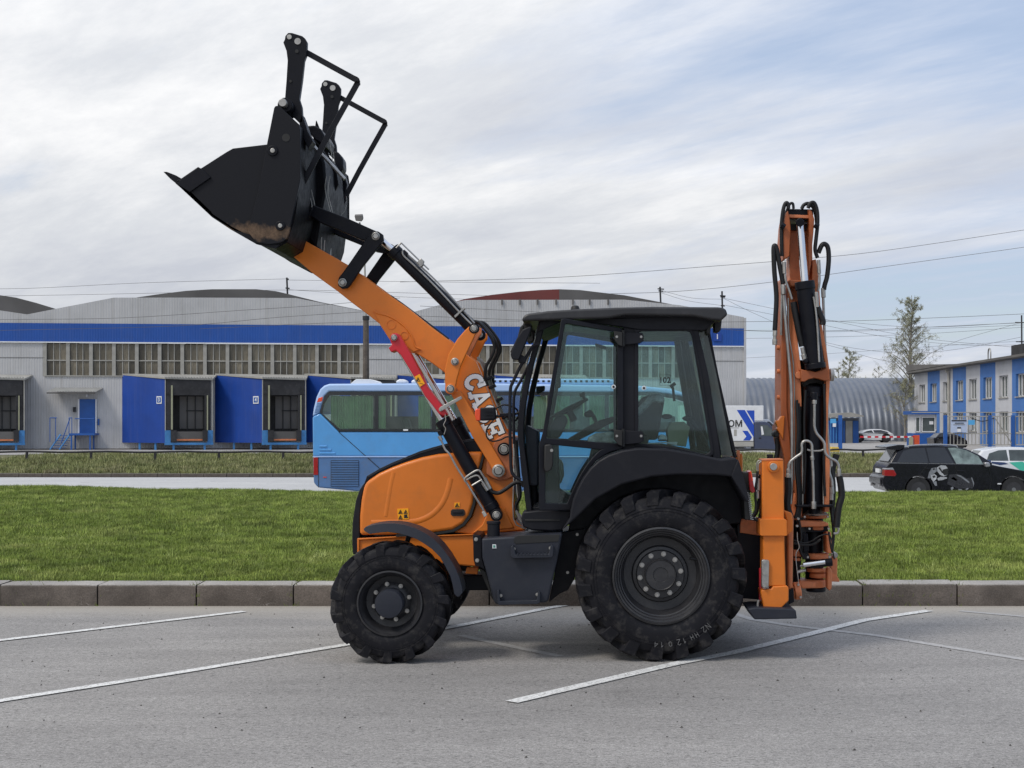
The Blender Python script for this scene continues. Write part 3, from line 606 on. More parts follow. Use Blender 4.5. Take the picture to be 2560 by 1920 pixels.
# ------------------------------------------------------------------ hangar, long roof, shed
t = NT('grey_vault_sheet'); t.L.new(t.ramp(t.noise(.5, 6, .6), [(.3, (.115, .13, .155)), (.7, (.165, .18, .21))]), t.b.inputs['Base Color']); t.b.inputs['Roughness'].default_value = .45; t.b.inputs['Metallic'].default_value = .3; M['vault'] = t.m
hg = thing('arched_hangar', 'grey ribbed arched hangar behind the backhoe boom and the birch', 'hangar', (20, 134, .3))
xa, xb = 10.6, 30.5; mb = MB(); K = 20; per = .55
nx = int((xb-xa)/(per/4)); R1, R2 = 9.5, 5.9
for i in range(nx+1):
    x = xa+(xb-xa)*i/nx; d = .12*(0.5+0.5*math.cos(i*math.pi/2))
    for k in range(K+1):
        a = math.pi*k/K; mb.v.append(Vector((x, 134-(R1+d)*math.cos(a), .3+(R2+d)*math.sin(a)**.85)))
mb.f = [(i*(K+1)+k, (i+1)*(K+1)+k, (i+1)*(K+1)+k+1, i*(K+1)+k+1) for i in range(nx) for k in range(K)]
mb.build('vault', 'vault', hg, ang=60)
e = [Vector((xb-.1, 134-R1*math.cos(math.pi*k/K), .3+R2*math.sin(math.pi*k/K)**.85)) for k in range(K+1)]
MB().add(e, [tuple(range(K+1))]).build('end_wall', 'vault', hg)
lr = thing('long_shed', 'long building with a dark flat roof rising just above the arched hangar', 'building', (22, 152, .3))
MB().box((12, 150, .2), (37, 162, 6.1)).build('wall', 'sheet', lr); MB().box((11.5, 149.5, 6.1), (37.5, 163, 6.65)).build('roof', 'roofgrey', lr)
sh = thing('gate_shed', 'small grey shed with a flat canopy and blue doors in front of the arched hangar', 'shed', (22, 115, .3))
z_ = lambda py, Y: EYE-(py-CY)/F*Y
x_ = lambda px, Y: (px-CX)/F*Y
MB().box((x_(2020, 115), 115, .2), (x_(2147, 115), 119, z_(1045, 115))).build('wall', 'vault', sh)
MB().prism([Vector((x_(2010, 114), 113.6, z_(1037, 114))), Vector((x_(2125, 114), 113.6, z_(1031, 114))), Vector((x_(2157, 114), 113.6, z_(1039, 114))), Vector((x_(2157, 114), 113.6, z_(1042, 114))), Vector((x_(2010, 114), 113.6, z_(1044, 114)))],
           [Vector((x_(p, 114), 119.4, z_(q, 114))) for p, q in ((2010, 1037), (2125, 1031), (2157, 1039), (2157, 1042), (2010, 1044))]).build('canopy', 'frame', sh)
for a, b, m in ((2068, 2104, 'doorblue'), (2106, 2113, 'doorblue'), (2113, 2131, 'frame'), (2131, 2146, 'doorblue')):
    MB().box((x_(a, 115)+.02, 114.86, .3), (x_(b, 115)-.02, 114.95, z_(1052, 115))).build('door', m, sh)
# ------------------------------------------------------------------ office building with blue stripes
ob = thing('office_building', 'two storey pale office building with blue vertical stripes behind the gate', 'building', (28.2, 100, .3))
M['render_w'] = paint('pale_render', (.50, .51, .54), .8, var=.07, scale=.6, dirt=(.2, .2, .2), dirt_amt=.25)
M['render_b'] = paint('blue_render', (.055, .17, .46), .75, var=.1, scale=.6, dirt=(.1, .1, .12), dirt_amt=.25)
M['winglass'] = paint('office_glass', (.07, .085, .085), .12, var=.5, scale=.7)
BX = 29.0; mods = []; y = 118.6
# vertical wall modules between windows, receding along Y
wc = [v*1.029 for v in (116.2, 112.4, 108.4, 104.6, 101.0, 97.3, 93.6, 89.9, 86.2, 82.5, 78.8)]
edges = [122.3]+[(a+b)/2 for a, b in zip(wc, wc[1:])]+[79.1]
for i, yc in enumerate(wc):
    y1, y0 = edges[i], edges[i+1]; m = 'render_b' if i % 2 else 'render_w'
    g0, g1 = yc-1.05, yc+1.05
    for (a, b, z0, z1) in ((y0, y1, .2, 1.35), (y0, y1, 2.75, 3.72), (y0, y1, 5.25, 6.25), (y0, g0, 1.35, 2.75), (g1, y1, 1.35, 2.75), (y0, g0, 3.72, 5.25), (g1, y1, 3.72, 5.25)):
        MB().box((BX, a+.005, z0), (BX+.4, b-.005, z1)).build('wall_panel', m, ob)
    for z0, z1 in ((1.35, 2.75), (3.72, 5.25)):
        w = MB().box((BX+.24, g0, z0), (BX+.28, g1, z1)).build('window', 'winglass', ob)
        fr = MB()
        for k in range(4): yy = g0+(g1-g0-.07)*k/3; fr.box((BX+.17, yy, z0), (BX+.26, yy+.07, z1))
        for zz in (z0, z1-.07): fr.box((BX+.17, g0, zz), (BX+.255, g1, zz+.07))
        fr.build('frame', 'white', w); MB().box((BX-.08, g0-.05, z0-.06), (BX+.26, g1+.05, z0)).build('sill', 'frame', w)
MB().box((BX+.4, 76, .2), (BX+14, 122.3, 6.2)).build('core', 'render_w', ob)
MB().box((BX-.55, 77.5, 6.25), (BX+14, 122.8, 6.45)).build('roof', 'roofgrey', ob)
MB().box((BX-.6, 77.4, 6.30), (BX-.52, 122.9, 6.46)).build('fascia', 'roofgrey', ob)
MB().prism([Vector((BX-.6, 122.9, 6.5)), Vector((BX+5, 122.9, 6.75)), Vector((BX+5, 122.9, 6.9)), Vector((BX-.6, 122.9, 7.1))], [Vector((BX-.6, 110, 6.5)), Vector((BX+5, 110, 6.6)), Vector((BX+5, 110, 6.7)), Vector((BX-.6, 110, 6.6))]).build('parapet', 'roofgrey', ob)
MB().box((BX+.8, 92.5, 6.45), (BX+3.5, 97.2, 7.35)).build('roof_unit', 'darkrub', ob)
MB().box((BX+.6, 84, 6.45), (BX+3, 88, 7.0)).build('roof_unit', 'darkrub', ob)
MB().tube([(BX+.3, 101, 6.4), (BX+.3, 101, 7.1), (BX+.3, 100.7, 7.35), (BX+.3, 100.4, 7.1), (BX+.3, 100.4, 6.4)], .05, 6).build('vent_pipe', 'steel', ob)
MB().tube([(BX-.3, 110.4, 6.3), (BX-.3, 110.4, 6.0), (BX-.12, 110.4, 5.7), (BX-.12, 110.4, .3)], .11, 8, 3).build('downpipe', 'frame', ob)
MB().box((BX-.03, 84.4, .3), (BX-.01, 85.6, 2.7)).build('door', 'doorblue', ob)
# guard booth
gb = thing('guard_booth', 'small blue guard booth with white framed windows beside the striped barrier', 'booth', (25.1, 100, .3))
x0, x1 = x_(2285, 98), x_(2341, 98); y0, y1 = 98, 100.2; zt = z_(1036, 98)
MB().box((x0, y0, .25), (x1, y1, z_(1083, 98))).build('lower_wall', 'doorblue', gb); MB().box((x0+.05, y0+.05, z_(1083, 98)), (x1-.05, y1-.05, zt)).build('upper_wall', 'white', gb)
MB().box((x0-.22, y0-.25, zt), (x1+.15, y1+.2, zt+.24)).build('roof', 'doorblue', gb)
for a, b in ((2288, 2300), (2304, 2338)):
    w = MB().box((x_(a, 98), y0-.02, z_(1080, 98)), (x_(b, 98), y0+.02, z_(1042, 98))).build('window', 'winglass', gb); f = MB()
    for p in (a, b-2): f.box((x_(p, 98), y0-.05, z_(1080, 98)), (x_(p+2, 98), y0+.03, z_(1042, 98)))
    for q in (1080, 1044): f.box((x_(a, 98), y0-.045, z_(q, 98)), (x_(b, 98), y0+.03, z_(q-2, 98)))
    f.build('frame', 'white', w)
MB().box((x_(2323, 98), y0-.04, z_(1061, 98)), (x_(2333, 98), y0-.022, z_(1053, 98))).build('paper_notice', 'white', gb)
# gate fence of thin bars
gf = thing('bar_fence', 'blue and grey bar fence with tall blue posts in front of the office building', 'fence', (29, 84, .3))
FY = 84.0; bx0, bx1 = x_(2362, FY), x_(2760, FY); ztop, zlow = z_(1041, FY), z_(1112, FY)
bar = smesh(MB().box((-.022, -.022, 0), (.022, .022, ztop-zlow)), 'bar', 'frame')
n = 44
for i in range(n): piece('bar', bar, None, gf, (bx0+(bx1-bx0)*(i+.5)/n, FY, zlow))
for z0 in (zlow, ztop, z_(1084, FY)): MB().box((bx0, FY-.03, z0-.03), (bx1, FY+.03, z0+.03)).build('rail', 'frame', gf)
MB().box((bx0-2, FY-.06, z_(1032, FY)), (bx1, FY+.0, z_(1030, FY))).build('top_pipe', 'frame', gf)
for p in (2363, 2474, 2532, 2620, 2700): MB().box((x_(p-4, FY), FY-.12, .2), (x_(p+4, FY), FY+.1, z_(1038, FY))).build('post', 'doorblue', gf)
MB().tube([(x_(2486, FY), FY-.06, z_(1044, FY)), (x_(2528, FY), FY-.06, z_(1108, FY))], .035, 6, 0).build('brace', 'frame', gf)
MB().tube([(x_(2425, FY), FY-.06, z_(1044, FY)), (x_(2455, FY), FY-.06, z_(1053, FY)), (x_(2486, FY), FY-.06, z_(1045, FY))], .025, 6).build('cable', 'darkrub', gf)
sg = thing('notice_board', 'pale blue printed notice board fixed to the bar fence', 'sign', (x_(2397, 83.7), 83.7, .3))
MB().box((x_(2377, 83.7), 83.7, z_(1081, 83.7)), (x_(2418, 83.7), 83.76, z_(1049, 83.7))).build('board', paint('notice_blue', (.42, .50, .66), .5, var=.05), sg)
MB().box((x_(2379, 83.7), 83.67, z_(1053, 83.7)), (x_(2416, 83.7), 83.69, z_(1050, 83.7))).build('header_print', 'ink', sg)
for a, b, q, h in ((2387, 2409, 1057, 1.4), (2383, 2412, 1060.5, .9), (2393, 2402, 1068, 3)): MB().box((x_(a, 83.7), 83.67, z_(q+h, 83.7)), (x_(b, 83.7), 83.69, z_(q, 83.7))).build('text_print', 'frame' if h < 1 else 'ink', sg)
MB().box((x_(2393, 83.7), 83.66, z_(1080, 83.7)), (x_(2402, 83.7), 83.69, z_(1072, 83.7))).build('white_field', 'white', sg)
M['cyan'] = paint('cyan_sign', (.08, .36, .68), .5, var=.05)
s2 = thing('small_sign', 'small bright blue sign on the fence to the right of the notice board', 'sign', (x_(2429, 83.7), 83.7, .3)); MB().box((x_(2421, 83.7), 83.7, z_(1062, 83.7)), (x_(2437, 83.7), 83.76, z_(1050, 83.7))).build('panel', 'cyan', s2)
# left gate leaf with blue sign and post
gl = thing('blue_gate', 'blue sheet gate leaf with a tall blue post beside the boom of the loader', 'gate', (x_(2088, 86), 86, .3))
MB().box((x_(2096, 86), 85.9, .2), (x_(2105, 86), 86.1, z_(1038, 86))).build('post', 'doorblue', gl); MB().box((x_(2040, 86), 86.2, z_(1108, 86)), (x_(2096, 86), 86.25, z_(1052, 86))).build('leaf', 'doorblue', gl)
for i in range(8): MB().box((x_(2042+i*7, 86), 86.13, z_(1108, 86)), (x_(2044+i*7, 86), 86.19, z_(1052, 86))).build('rib', 'skyblue', gl)
s3 = thing('small_sign', 'cyan and white sign on the blue gate leaf right beside the boom', 'sign', (x_(2083, 85.9), 85.9, .3)); MB().box((x_(2076, 85.9), 85.9, z_(1058, 85.9)), (x_(2090, 85.9), 85.95, z_(1047, 85.9))).build('panel', 'cyan', s3); MB().box((x_(2082, 85.9), 85.9, z_(1067, 85.9)), (x_(2090, 85.9), 85.95, z_(1058.4, 85.9))).build('lower_panel', 'white', s3)
# barrier
br = thing('boom_barrier', 'red and white striped barrier arm with an orange base box beside the guard booth', 'barrier', (x_(2291, 94), 94, .3))
nst = 15
for i in range(nst):
    a = 2150+(2287-2150)*i/nst; b = 2150+(2287-2150)*(i+1)/nst
    MB().box((x_(a, 94)+.002, 93.95, z_(1094.5, 94)), (x_(b, 94)-.002, 94.02, z_(1090, 94))).build('stripe', 'white' if i % 2 else 'red', br)
MB().box((x_(2285, 94), 93.8, .25), (x_(2297, 94), 94.2, z_(1088, 94))).build('base_box', paint('barrier_orange', (.62, .09, .03), .5), br); MB().box((x_(2273, 94), 93.8, .25), (x_(2281, 94), 94.1, z_(1092, 94))).build('counterweight', 'beige', br)
# yellow block
yb = thing('concrete_block', 'yellow concrete block standing by the blue gate post', 'block', (x_(2085, 74), 74, .3)); MB().prism([W(2076, 1130, 74), W(2100, 1130, 74), W(2097, 1118, 74), W(2079, 1117, 74)], [v+Vector((0, .6, 0)) for v in (W(2076, 1130, 74), W(2100, 1130, 74), W(2097, 1118, 74), W(2079, 1117, 74))]).build('block_body', paint('yellow_block', (.60, .42, .08), .7), yb, .02)
# ------------------------------------------------------------------ lamp post, poles, wires
lp = thing('street_lamp', 'concrete street lamp with a thin steel mast rising behind the orange loader arm', 'street lamp', (x_(915, 70), 70, .1))
MB().cyl((x_(915, 70), 70, .0), (x_(915, 70), 70, z_(792, 70)), .19, 10, .14).build('concrete_pole', 'kerb', lp)
MB().cyl((x_(915, 70), 70, z_(800, 70)), (x_(915, 70), 70, z_(790, 70)), .17, 10).build('collar', 'darkrub', lp)
MB().tube([W(915, 792, 70), W(911, 640, 70), W(906, 590, 70), W(899, 556, 70)], .045, 8).build('mast', 'frame', lp)
MB().prism([W(886, 539, 69.7), W(906, 538, 69.7), W(908, 549, 69.7), W(904, 554, 69.7), W(889, 552, 69.7)], [W(887, 536, 70.5), W(907, 535, 70.5), W(909, 546, 70.5), W(904, 550, 70.5), W(889, 549, 70.5)]).build('lamp_head', 'roofgrey', lp, .03)
def antenna(px, pyt, pyb, Y, name, label, cat, arms, group=None):
    a = thing(name, label, cat, W(px, pyb, Y), group)
    MB().tube([W(px, pyb, Y), W(px-2, pyt, Y)], .07, 6, 0).build('mast', 'darkrub', a)
    for dy, w in arms: MB().tube([W(px-w, pyt+dy, Y), W(px+w, pyt+dy+1, Y)], .05, 5, 0).build('crossarm', 'darkrub', a)
    return a
antenna(719, 694, 742, 100, 'roof_mast', 'thin leaning wire mast on the left arched roof', 'mast', [(3, 3), (26, 5)])
antenna(1652, 717, 762, 110, 'roof_mast', 'small wire mast with two crossarms over the left half of the cab roof', 'mast', [(5, 8), (10, 6)])
antenna(1807, 728, 830, 110, 'utility_pole', 'wire pole with crossarms and insulators just above the rear of the cab roof', 'pole', [(11, 7), (14, 6), (36, 5)])
an = antenna(2556, 788, 1110, 130, 'utility_pole', 'tall dark lattice pole at the right edge of the photo', 'pole', [(18, 18), (66, 16)])
wr = thing('power_line', 'bundle of thin overhead power and telephone wires crossing the sky behind the cab and boom', 'wires', (0, 105, 8))
wire = [([(-200, 640+60), (0, 722), (360, 707), (719, 697)], 100), ([(-200, 740), (0, 740), (380, 733), (719, 725), (1100, 735), (1300, 742)], 100),
        ([(719, 700), (1100, 705), (1500, 708)], 100), ([(719, 724), (1000, 742), (1300, 752)], 100),
        ([(0, 799), (300, 795), (600, 776), (800, 763), (1000, 745)], 80), ([(0, 826), (440, 815), (700, 793), (950, 777)], 80), ([(500, 822), (900, 805), (1300, 803)], 80),
        ([(1050, 790), (1500, 806), (1900, 804), (2100, 803), (2400, 792), (2700, 778)], 80), ([(1050, 765), (1500, 790), (1850, 826), (2150, 825), (2400, 814), (2700, 800)], 80),
        ([(1000, 705), (1400, 693), (1800, 664), (2000, 648), (2200, 628), (2560, 575), (2700, 553)], 60), ([(1500, 735), (1700, 728), (1940, 704), (2200, 668), (2560, 618), (2700, 596)], 60),
        ([(1807, 745), (1950, 775), (2100, 806), (2300, 845), (2556, 870)], 110), ([(1807, 745), (1900, 790), (2060, 855), (2250, 883), (2400, 872), (2556, 842)], 110), ([(1807, 762), (1950, 790), (2200, 840), (2400, 862), (2556, 862)], 110),
        ([(1652, 726), (1730, 745), (1807, 748)], 110), ([(1652, 732), (1720, 752), (1807, 764)], 110), ([(2060, 800), (2300, 818), (2556, 806)], 110), ([(2060, 860), (2250, 905), (2400, 850), (2556, 806)], 110),
        ([(1860, 826), (1950, 826), (2100, 829), (2400, 819), (2700, 806)], 110), ([(1860, 846), (2000, 844), (2300, 835), (2600, 815)], 110), ([(1860, 895), (2060, 885), (2300, 868), (2600, 850)], 130)]
for pts, Y in wire: MB().ptube(pts, Y, .015 if Y > 70 else .012, 4, 5).build('wire', 'roofgrey', wr)
# ------------------------------------------------------------------ trees
M['bark'] = paint('birch_bark', (.24, .22, .19), .8, var=.4, scale=3, dirt=(.04, .035, .03), dirt_amt=.7)
M['twig'] = paint('thin_twig', (.23, .20, .165), .85, var=.3)
M['bud'] = paint('spring_leaf', (.27, .275, .16), .7, var=.35, scale=.6)
def tree(label, base, h, wid, nbr, leaves, seed, leafsz, group=None, kind='birch_tree', shape=1.0):
    r = random.Random(seed); o = thing(kind, label, 'tree', base, group); b = Vector(base); tr = MB(); tw = MB(); lf = MB(); tips = []
    pts = [b+Vector((.12*math.sin(i*.9)*i/10, .1*math.cos(i)*i/10, h*i/10)) for i in range(11)]
    tr.tube(pts, [.017*h*(1-i/10.5)+.01 for i in range(11)], 8, 0)
    def at(f): k = min(9, int(f*10)); return pts[k].lerp(pts[k+1], f*10-k)
    for i in range(nbr):
        f = .16+.80*(i+.5)/nbr; a = i*2.4+r.uniform(-.4, .4); ln = wid*(1.12-f)**.8*r.uniform(.55, 1.1)*(.6+.4*min(1, f*2.5)); p = at(f); up = ln*(.55+.5*r.random())
        d = Vector((math.cos(a)*ln, math.sin(a)*ln, up)); q = [p, p+d*.35+Z*up*.12, p+d*.75+Z*.12*up, p+d]; tr.tube(q, [.006*h*(1-f)+.018, .02+.003*h*(1-f), .014, .008], 5, 3)
        for j in range(9):
            g = r.uniform(.25, 1); s_ = p+d*g; e_ = s_+Vector((r.uniform(-1, 1), r.uniform(-1, 1), r.uniform(-.1, 1)))*ln*.42
            m_ = s_.lerp(e_, .5)+Z*.1; tw.tube([s_, m_, e_], [.011, .008, .004], 3, 0)
            for k in range(7):
                g2 = r.random(); c_ = s_.lerp(e_, g2); e2 = c_+Vector((r.gauss(0, .3), r.gauss(0, .3), r.uniform(-.75, .25)))*ln*.22; tw.tube([c_, e2], [.007, .004], 3, 0); tips.append((c_, e2))
    for i in range(leaves):
        a_, b_ = tips[r.randrange(len(tips))]; c_ = a_.lerp(b_, r.random())+Vector((r.gauss(0, .06), r.gauss(0, .06), r.gauss(0, .06)))
        u = Vector((r.gauss(0, 1), r.gauss(0, 1), r.gauss(0, 1))).normalized()*leafsz; v = u.orthogonal().normalized()*leafsz*.7; lf.add([c_-u, c_+v, c_+u, c_-v], [(0, 1, 2, 3)])
    tr.build('trunk', 'bark', o); c = tw.build('crown', 'twig', o); l = lf.build('foliage', 'bud', c); return o
tree('tall slender birch in thin spring leaf between the hangar and the office building', (x_(2277, 128), 128, .3), 13.4, 3.6, 70, 20000, 3, .038)
tree('small pale birch beyond the arched hangar, right of the boom', (x_(2122, 165), 165, .3), 10.3, 3.2, 34, 8000, 5, .045)
tree('leftmost bare young birch just right of the boom top block', (x_(2094, 168), 168, .3), 8.6, 2.2, 22, 2200, 8, .04)
tree('faint leafless birch between the small pale birch and the tall birch', (x_(2195, 172), 172, .3), 8.7, 2.6, 16, 600, 9, .05)
tree('bare shrubby young tree at the foot of the tall birch', (x_(2262, 121), 121, .3), 5.2, 2.6, 16, 1500, 12, .05)
# ------------------------------------------------------------------ vehicles
M['busblue'] = paint('bus_blue', s(80, 150, 210), .35, var=.08, scale=.7, dirt=(.12, .16, .2), dirt_amt=.2, coat=.4)
M['buslow'] = paint('bus_lower_blue', s(76, 112, 158), .5, var=.12, scale=1.0, dirt=(.12, .13, .14), dirt_amt=.5)
M['busroof'] = paint('bus_roof_pale', s(165, 192, 232), .4, var=.05, scale=.7, dirt=(.3, .3, .3), dirt_amt=.2)
M['busglass'] = glass('bus_window_glass', (.80, .92, .84), .12)
M['darkglass'] = paint('dark_glass', (.012, .014, .018), .06, var=.2, coat=.3)
M['curtain'] = paint('green_curtain', s(190, 208, 175), .9, var=.2, scale=1.5)
M['tyre'] = paint('car_tyre', (.015, .015, .016), .8, var=.2); M['rim'] = paint('alloy_rim', (.25, .25, .26), .35, .8, var=.1)
BY = 45.0
bus = thing('coach_bus', 'light blue coach bus parked on the road behind the backhoe loader', 'bus', (x_(1278, BY), BY, -.4))
def sect(poly, Yn, Yf, m, name, parent, bevel=0, seg=2): return MB().plate(poly, Yn, Yf-Yn).build(name, m, parent, bevel, seg)
# body frame around the window band (lower shell, roof shell, posts)
low = [(781, 1042), (800, 1032), (847, 1079), (1745, 1079), (1772, 1100), (1779, 1141), (782, 1141)]
sect(low, BY, BY+2.5, 'busblue', 'body_side', bus, .05)
sect([(782, 1142), (1779, 1142), (1780, 1200), (1770, 1226), (892, 1228), (795, 1219), (784, 1207)], BY+.01, BY+2.49, 'buslow', 'lower_body', bus, .05)
sect([(781, 1041), (784, 1020), (791, 992), (800, 973), (810, 964), (823, 959.5), (1170, 957.5), (1594, 964), (1677, 972), (1720, 985), (1738, 1000), (1700, 990), (1640, 981), (823, 979), (811, 990), (800, 1031)], BY, BY+2.5, 'busroof', 'roof', bus, .12, 4)
sect([(1150, 958), (1170, 946), (1520, 947), (1560, 953), (1590, 964)], BY+.25, BY+2.2, 'busroof', 'roof_fairing', bus, .06, 3)
for i in range(26): MB().rbox(1180+i*13.5, 950.5, 1186+i*13.5, 955.5, BY+.235, .03).build('louvre', 'ink', bus)
MB().box((x_(800, BY), BY+.3, z_(1078, BY)), (x_(1760, BY), BY+2.44, z_(1077, BY))).build('floor', 'darkrub', bus)
MB().box((x_(812, BY), BY+2.40, z_(1078, BY)), (x_(1700, BY), BY+2.46, z_(1040, BY))).build('far_lining', 'darkin', bus)
MB().plate([(811, 990), (823, 979), (1640, 981), (1700, 990), (1738, 1000), (1762, 1060), (1772, 1100), (1745, 1079), (1730, 1030), (1715, 1006), (1690, 998), (1640, 989), (824, 988), (810, 1010), (805, 1033), (849, 1073), (1740, 1073), (1745, 1079), (847, 1079), (800, 1031)], BY-.01, .05).build('window_surround', 'darkglass', bus)
xs_ = [824, 936, 946, 1080, 1090, 1224, 1234, 1368, 1378, 1512, 1522, 1640]
for i in range(0, 12, 2):
    a, b = xs_[i], xs_[i+1]
    poly = [(824, 988), (936, 988), (936, 1073), (849, 1073), (805, 1033), (810, 1010)] if i == 0 else [(a, 988), (b, 988), (b, 1073), (a, 1073)]
    w = MB().plate(poly, BY+.005, .012).build('window', 'busglass', bus)
    if b < 1640: MB().rbox(b, 986, b+10, 1075, BY-.012, .06).build('window_post', 'darkglass', bus)
    spans = [(827, 932)] if i == 0 else [(a, a+18), (b-34, b-2)] if i in (2, 6) else [(a, a+46), (b-38, b)]
    for u, v in spans:
        mb = MB(); n = max(8, int((v-u)/1.6)); vs = []
        for k in range(n+1):
            px = u+(v-u)*k/n; yy = BY+.12+.035*math.sin(k*1.9+i)+.02*math.sin(k*.7); tp = 990; bt = 1072 if px > 850 else 1035+(px-805)*.85
            vs += [W(px, tp, yy), W(px, min(bt, 1072), yy)]
        mb.add(vs, [(2*k, 2*k+2, 2*k+3, 2*k+1) for k in range(n)]).build('curtain', 'curtain', w)
    if i: 
        for sx in (a+62, a+105):
            MB().plate([(sx, 1073), (sx-4, 1052), (sx+2, 1045), (sx+12, 1047), (sx+15, 1056), (sx+20, 1073)], BY+.4, .45).build('seat', 'seat', w, .05)
MB().plate([(1645, 991), (1686, 999), (1712, 1008), (1728, 1032), (1742, 1072), (1645, 1072)], BY+.005, .012).build('window', 'busglass', bus)
MB().plate([(1742, 1006), (1752, 1012), (1768, 1060), (1776, 1105), (1766, 1095), (1752, 1045)], BY+.05, 2.4).build('windscreen', 'busglass', bus)
MB().ptube([(1728, 985), (1750, 990), (1766, 1020), (1770, 1052)], BY+.1, .07, 8).build('mirror_arm', 'busroof', bus); MB().rbox(1764, 1050, 1776, 1082, BY-.05, .25).build('mirror', 'busroof', bus, .04)
MB().rbox(782, 1140, 1779, 1143, BY-.012, .02).build('moulding', 'busroof', bus)
for k, (a, b) in enumerate((((847, 1080), (914, 1140)), ((919, 1144), (950, 1172)))): MB().ptube([a+(BY-.003,), b+(BY-.003,)], BY, .012, 4, 0).build('panel_seam', 'ink', bus)
MB().rbox(795.5, 1143, 796.5, 1219, BY-.003, .01).build('panel_seam', 'ink', bus)
g_ = MB().rbox(827, 1151, 897, 1216, BY-.004, .01).build('engine_grille', 'ink', bus)
for i in range(15): MB().rbox(828, 1152.5+i*4.3, 896, 1155+i*4.3, BY-.03, .03).build('slat', 'buslow', g_)
MB().plate([(783, 1143), (795, 1143), (795, 1187), (784, 1188)], BY-.012, .5).build('tail_light', 'redlens', bus, .02); MB().rbox(784, 1176, 795, 1187, BY-.016, .02).build('reversing_light', 'redlens', bus)
MB().plate([(796, 995), (807, 992), (805, 1003), (792, 1006)], BY-.012, .06).build('marker_light', 'amber', bus, .01)
for i in range(7): MB().plate([(793-i*1.1, 1008+i*3.6), (804-i*.8, 1008+i*3.6), (804-i*.8, 1010+i*3.6), (793-i*1.1, 1010+i*3.6)], BY-.008, .02).build('vent_slit', 'buslow', bus)
for i, (a, b) in enumerate(((799, 817), (799, 828), (799, 838))): MB().ptube([(a, 1116+i*8.5), (b, 1116+i*8.5)], BY, .035, 6, 0).build('pressed_slot', 'busblue', bus)
MB().rbox(808, 1192, 816, 1194, BY-.01, .02).build('side_marker', 'amber', bus); MB().rbox(1008, 1073, 1020, 1077, BY-.03, .02).build('label_sticker', 'white', bus)
MB().plate([(877, 958), (890, 948), (925, 948), (955, 957), (954, 960), (878, 960)], BY+.5, 1.2).build('roof_hatch', 'white', bus, .03); MB().rbox(952, 954, 990, 959, BY+.6, 1.0).build('roof_rack', 'darkrub', bus)
for a in (990, 1028): MB().plate([(a, 958), (a, 952), (a+8, 948), (a+18, 948), (a+26, 952), (a+26, 958)], BY+.5, .6).build('roof_vent', 'white', bus, .04)
def wheel(parent, c, r, w, side=-1, name='wheel'):
    p = [(r*.6, 0), (r*.94, 0), (r, .03), (r, w-.03), (r*.94, w), (r*.6, w)]
    t_ = MB().lathe(c, p, 32).build(name, 'tyre', parent); c = Vector(c)
    MB().lathe(c, [(r*.62, -.004), (r*.60, .02), (r*.56, .04), (r*.54, .10)], 28).build('rim_well', 'darkrub', t_)
    rm = MB()
    for k in range(5):
        a = 2*math.pi*k/5+.3; d = Vector((math.cos(a), 0, math.sin(a))); q = Vector((-d.z, 0, d.x)); rm.prism([c+d*.02-q*.03+Vector((0, -.0, 0)), c+d*r*.6-q*.022, c+d*r*.6+q*.022, c+d*.02+q*.03], [c+d*.02-q*.03+Vector((0, .03, 0)), c+d*r*.6-q*.022+Vector((0, .03, 0)), c+d*r*.6+q*.022+Vector((0, .03, 0)), c+d*.02+q*.03+Vector((0, .03, 0))])
    rm.cyl(c+Vector((0, -.01, 0)), c+Vector((0, .04, 0)), .06, 14).build('rim', 'rim', t_); return t_
for px in (1010, 1640):
    for yy in (BY-.02, BY+2.2): wheel(bus, W(px, CY+(EYE+.4-.5)*F/BY, BY)+Vector((0, yy-BY, 0)), .5, .3)

def car(name, label, cat, Y, wid, body, sill, wheels, r, roof, belt, wins, mbody, mroof=None, inset=.22, group=None, wm='darkglass', base=-.4, wparent=True):
    ppm = F/Y; cxp = sum(p[0] for p in body)/len(body); o = thing(name, label, cat, (x_(cxp, Y), Y+wid/2, base), group)
    wy = CY+(EYE-base-r)*ppm; bottom = []
    for cx_ in sorted(wheels, reverse=True):
        R = (r+.045)*ppm; a0 = math.asin(max(-1, min(1, (sill-wy)/R)))
        for k in range(13): a = -a0+(math.pi+2*a0)*k/12; bottom.append((cx_+R*math.cos(a), wy-R*math.sin(a)))
    MB().plate(body+bottom, Y, wid).build('body', mbody, o, .07, 4)
    hi = min(p[1] for p in roof); ins = lambda py: .03+inset*max(0, (belt-py))/(belt-hi)
    A = [W(x, y, Y) for x, y in roof]; A = [Vector((a.x, Y+ins(y), a.z)) for a, (x, y) in zip(A, roof)]
    B = [Vector((a.x, 2*(Y+wid/2)-a.y, a.z)) for a in A]; gh = MB().prism(A, B).build('cabin', mroof or mbody, o, .05, 3)
    for wn in wins:
        A = [W(x, y, Y) for x, y in wn]; A = [Vector((a.x, Y+ins(y)-.008, a.z)) for a, (x, y) in zip(A, wn)]
        MB().prism(A, [a+Vector((0, .012, 0)) for a in A]).build('window', wm, o)
    for cx_ in wheels:
        for dy in (.02, wid-.24): wheel(o, W(cx_, wy, Y)+Vector((0, dy, 0)), r, .22)
    MB().box((x_(min(wheels), Y), Y+.3, base+.18), (x_(max(wheels), Y), Y+wid-.3, base+.4)).build('underbody', 'ink', o)
    return o
M['carblack'] = paint('black_car_paint', (.007, .007, .011), .22, var=.2, coat=.15, spec=.3); M['carwhite'] = paint('white_car_paint', (.62, .63, .65), .25, var=.04, coat=.5)
M['caredge'] = paint('silver_trim', (.4, .4, .42), .3, .6)
SY = 41.4
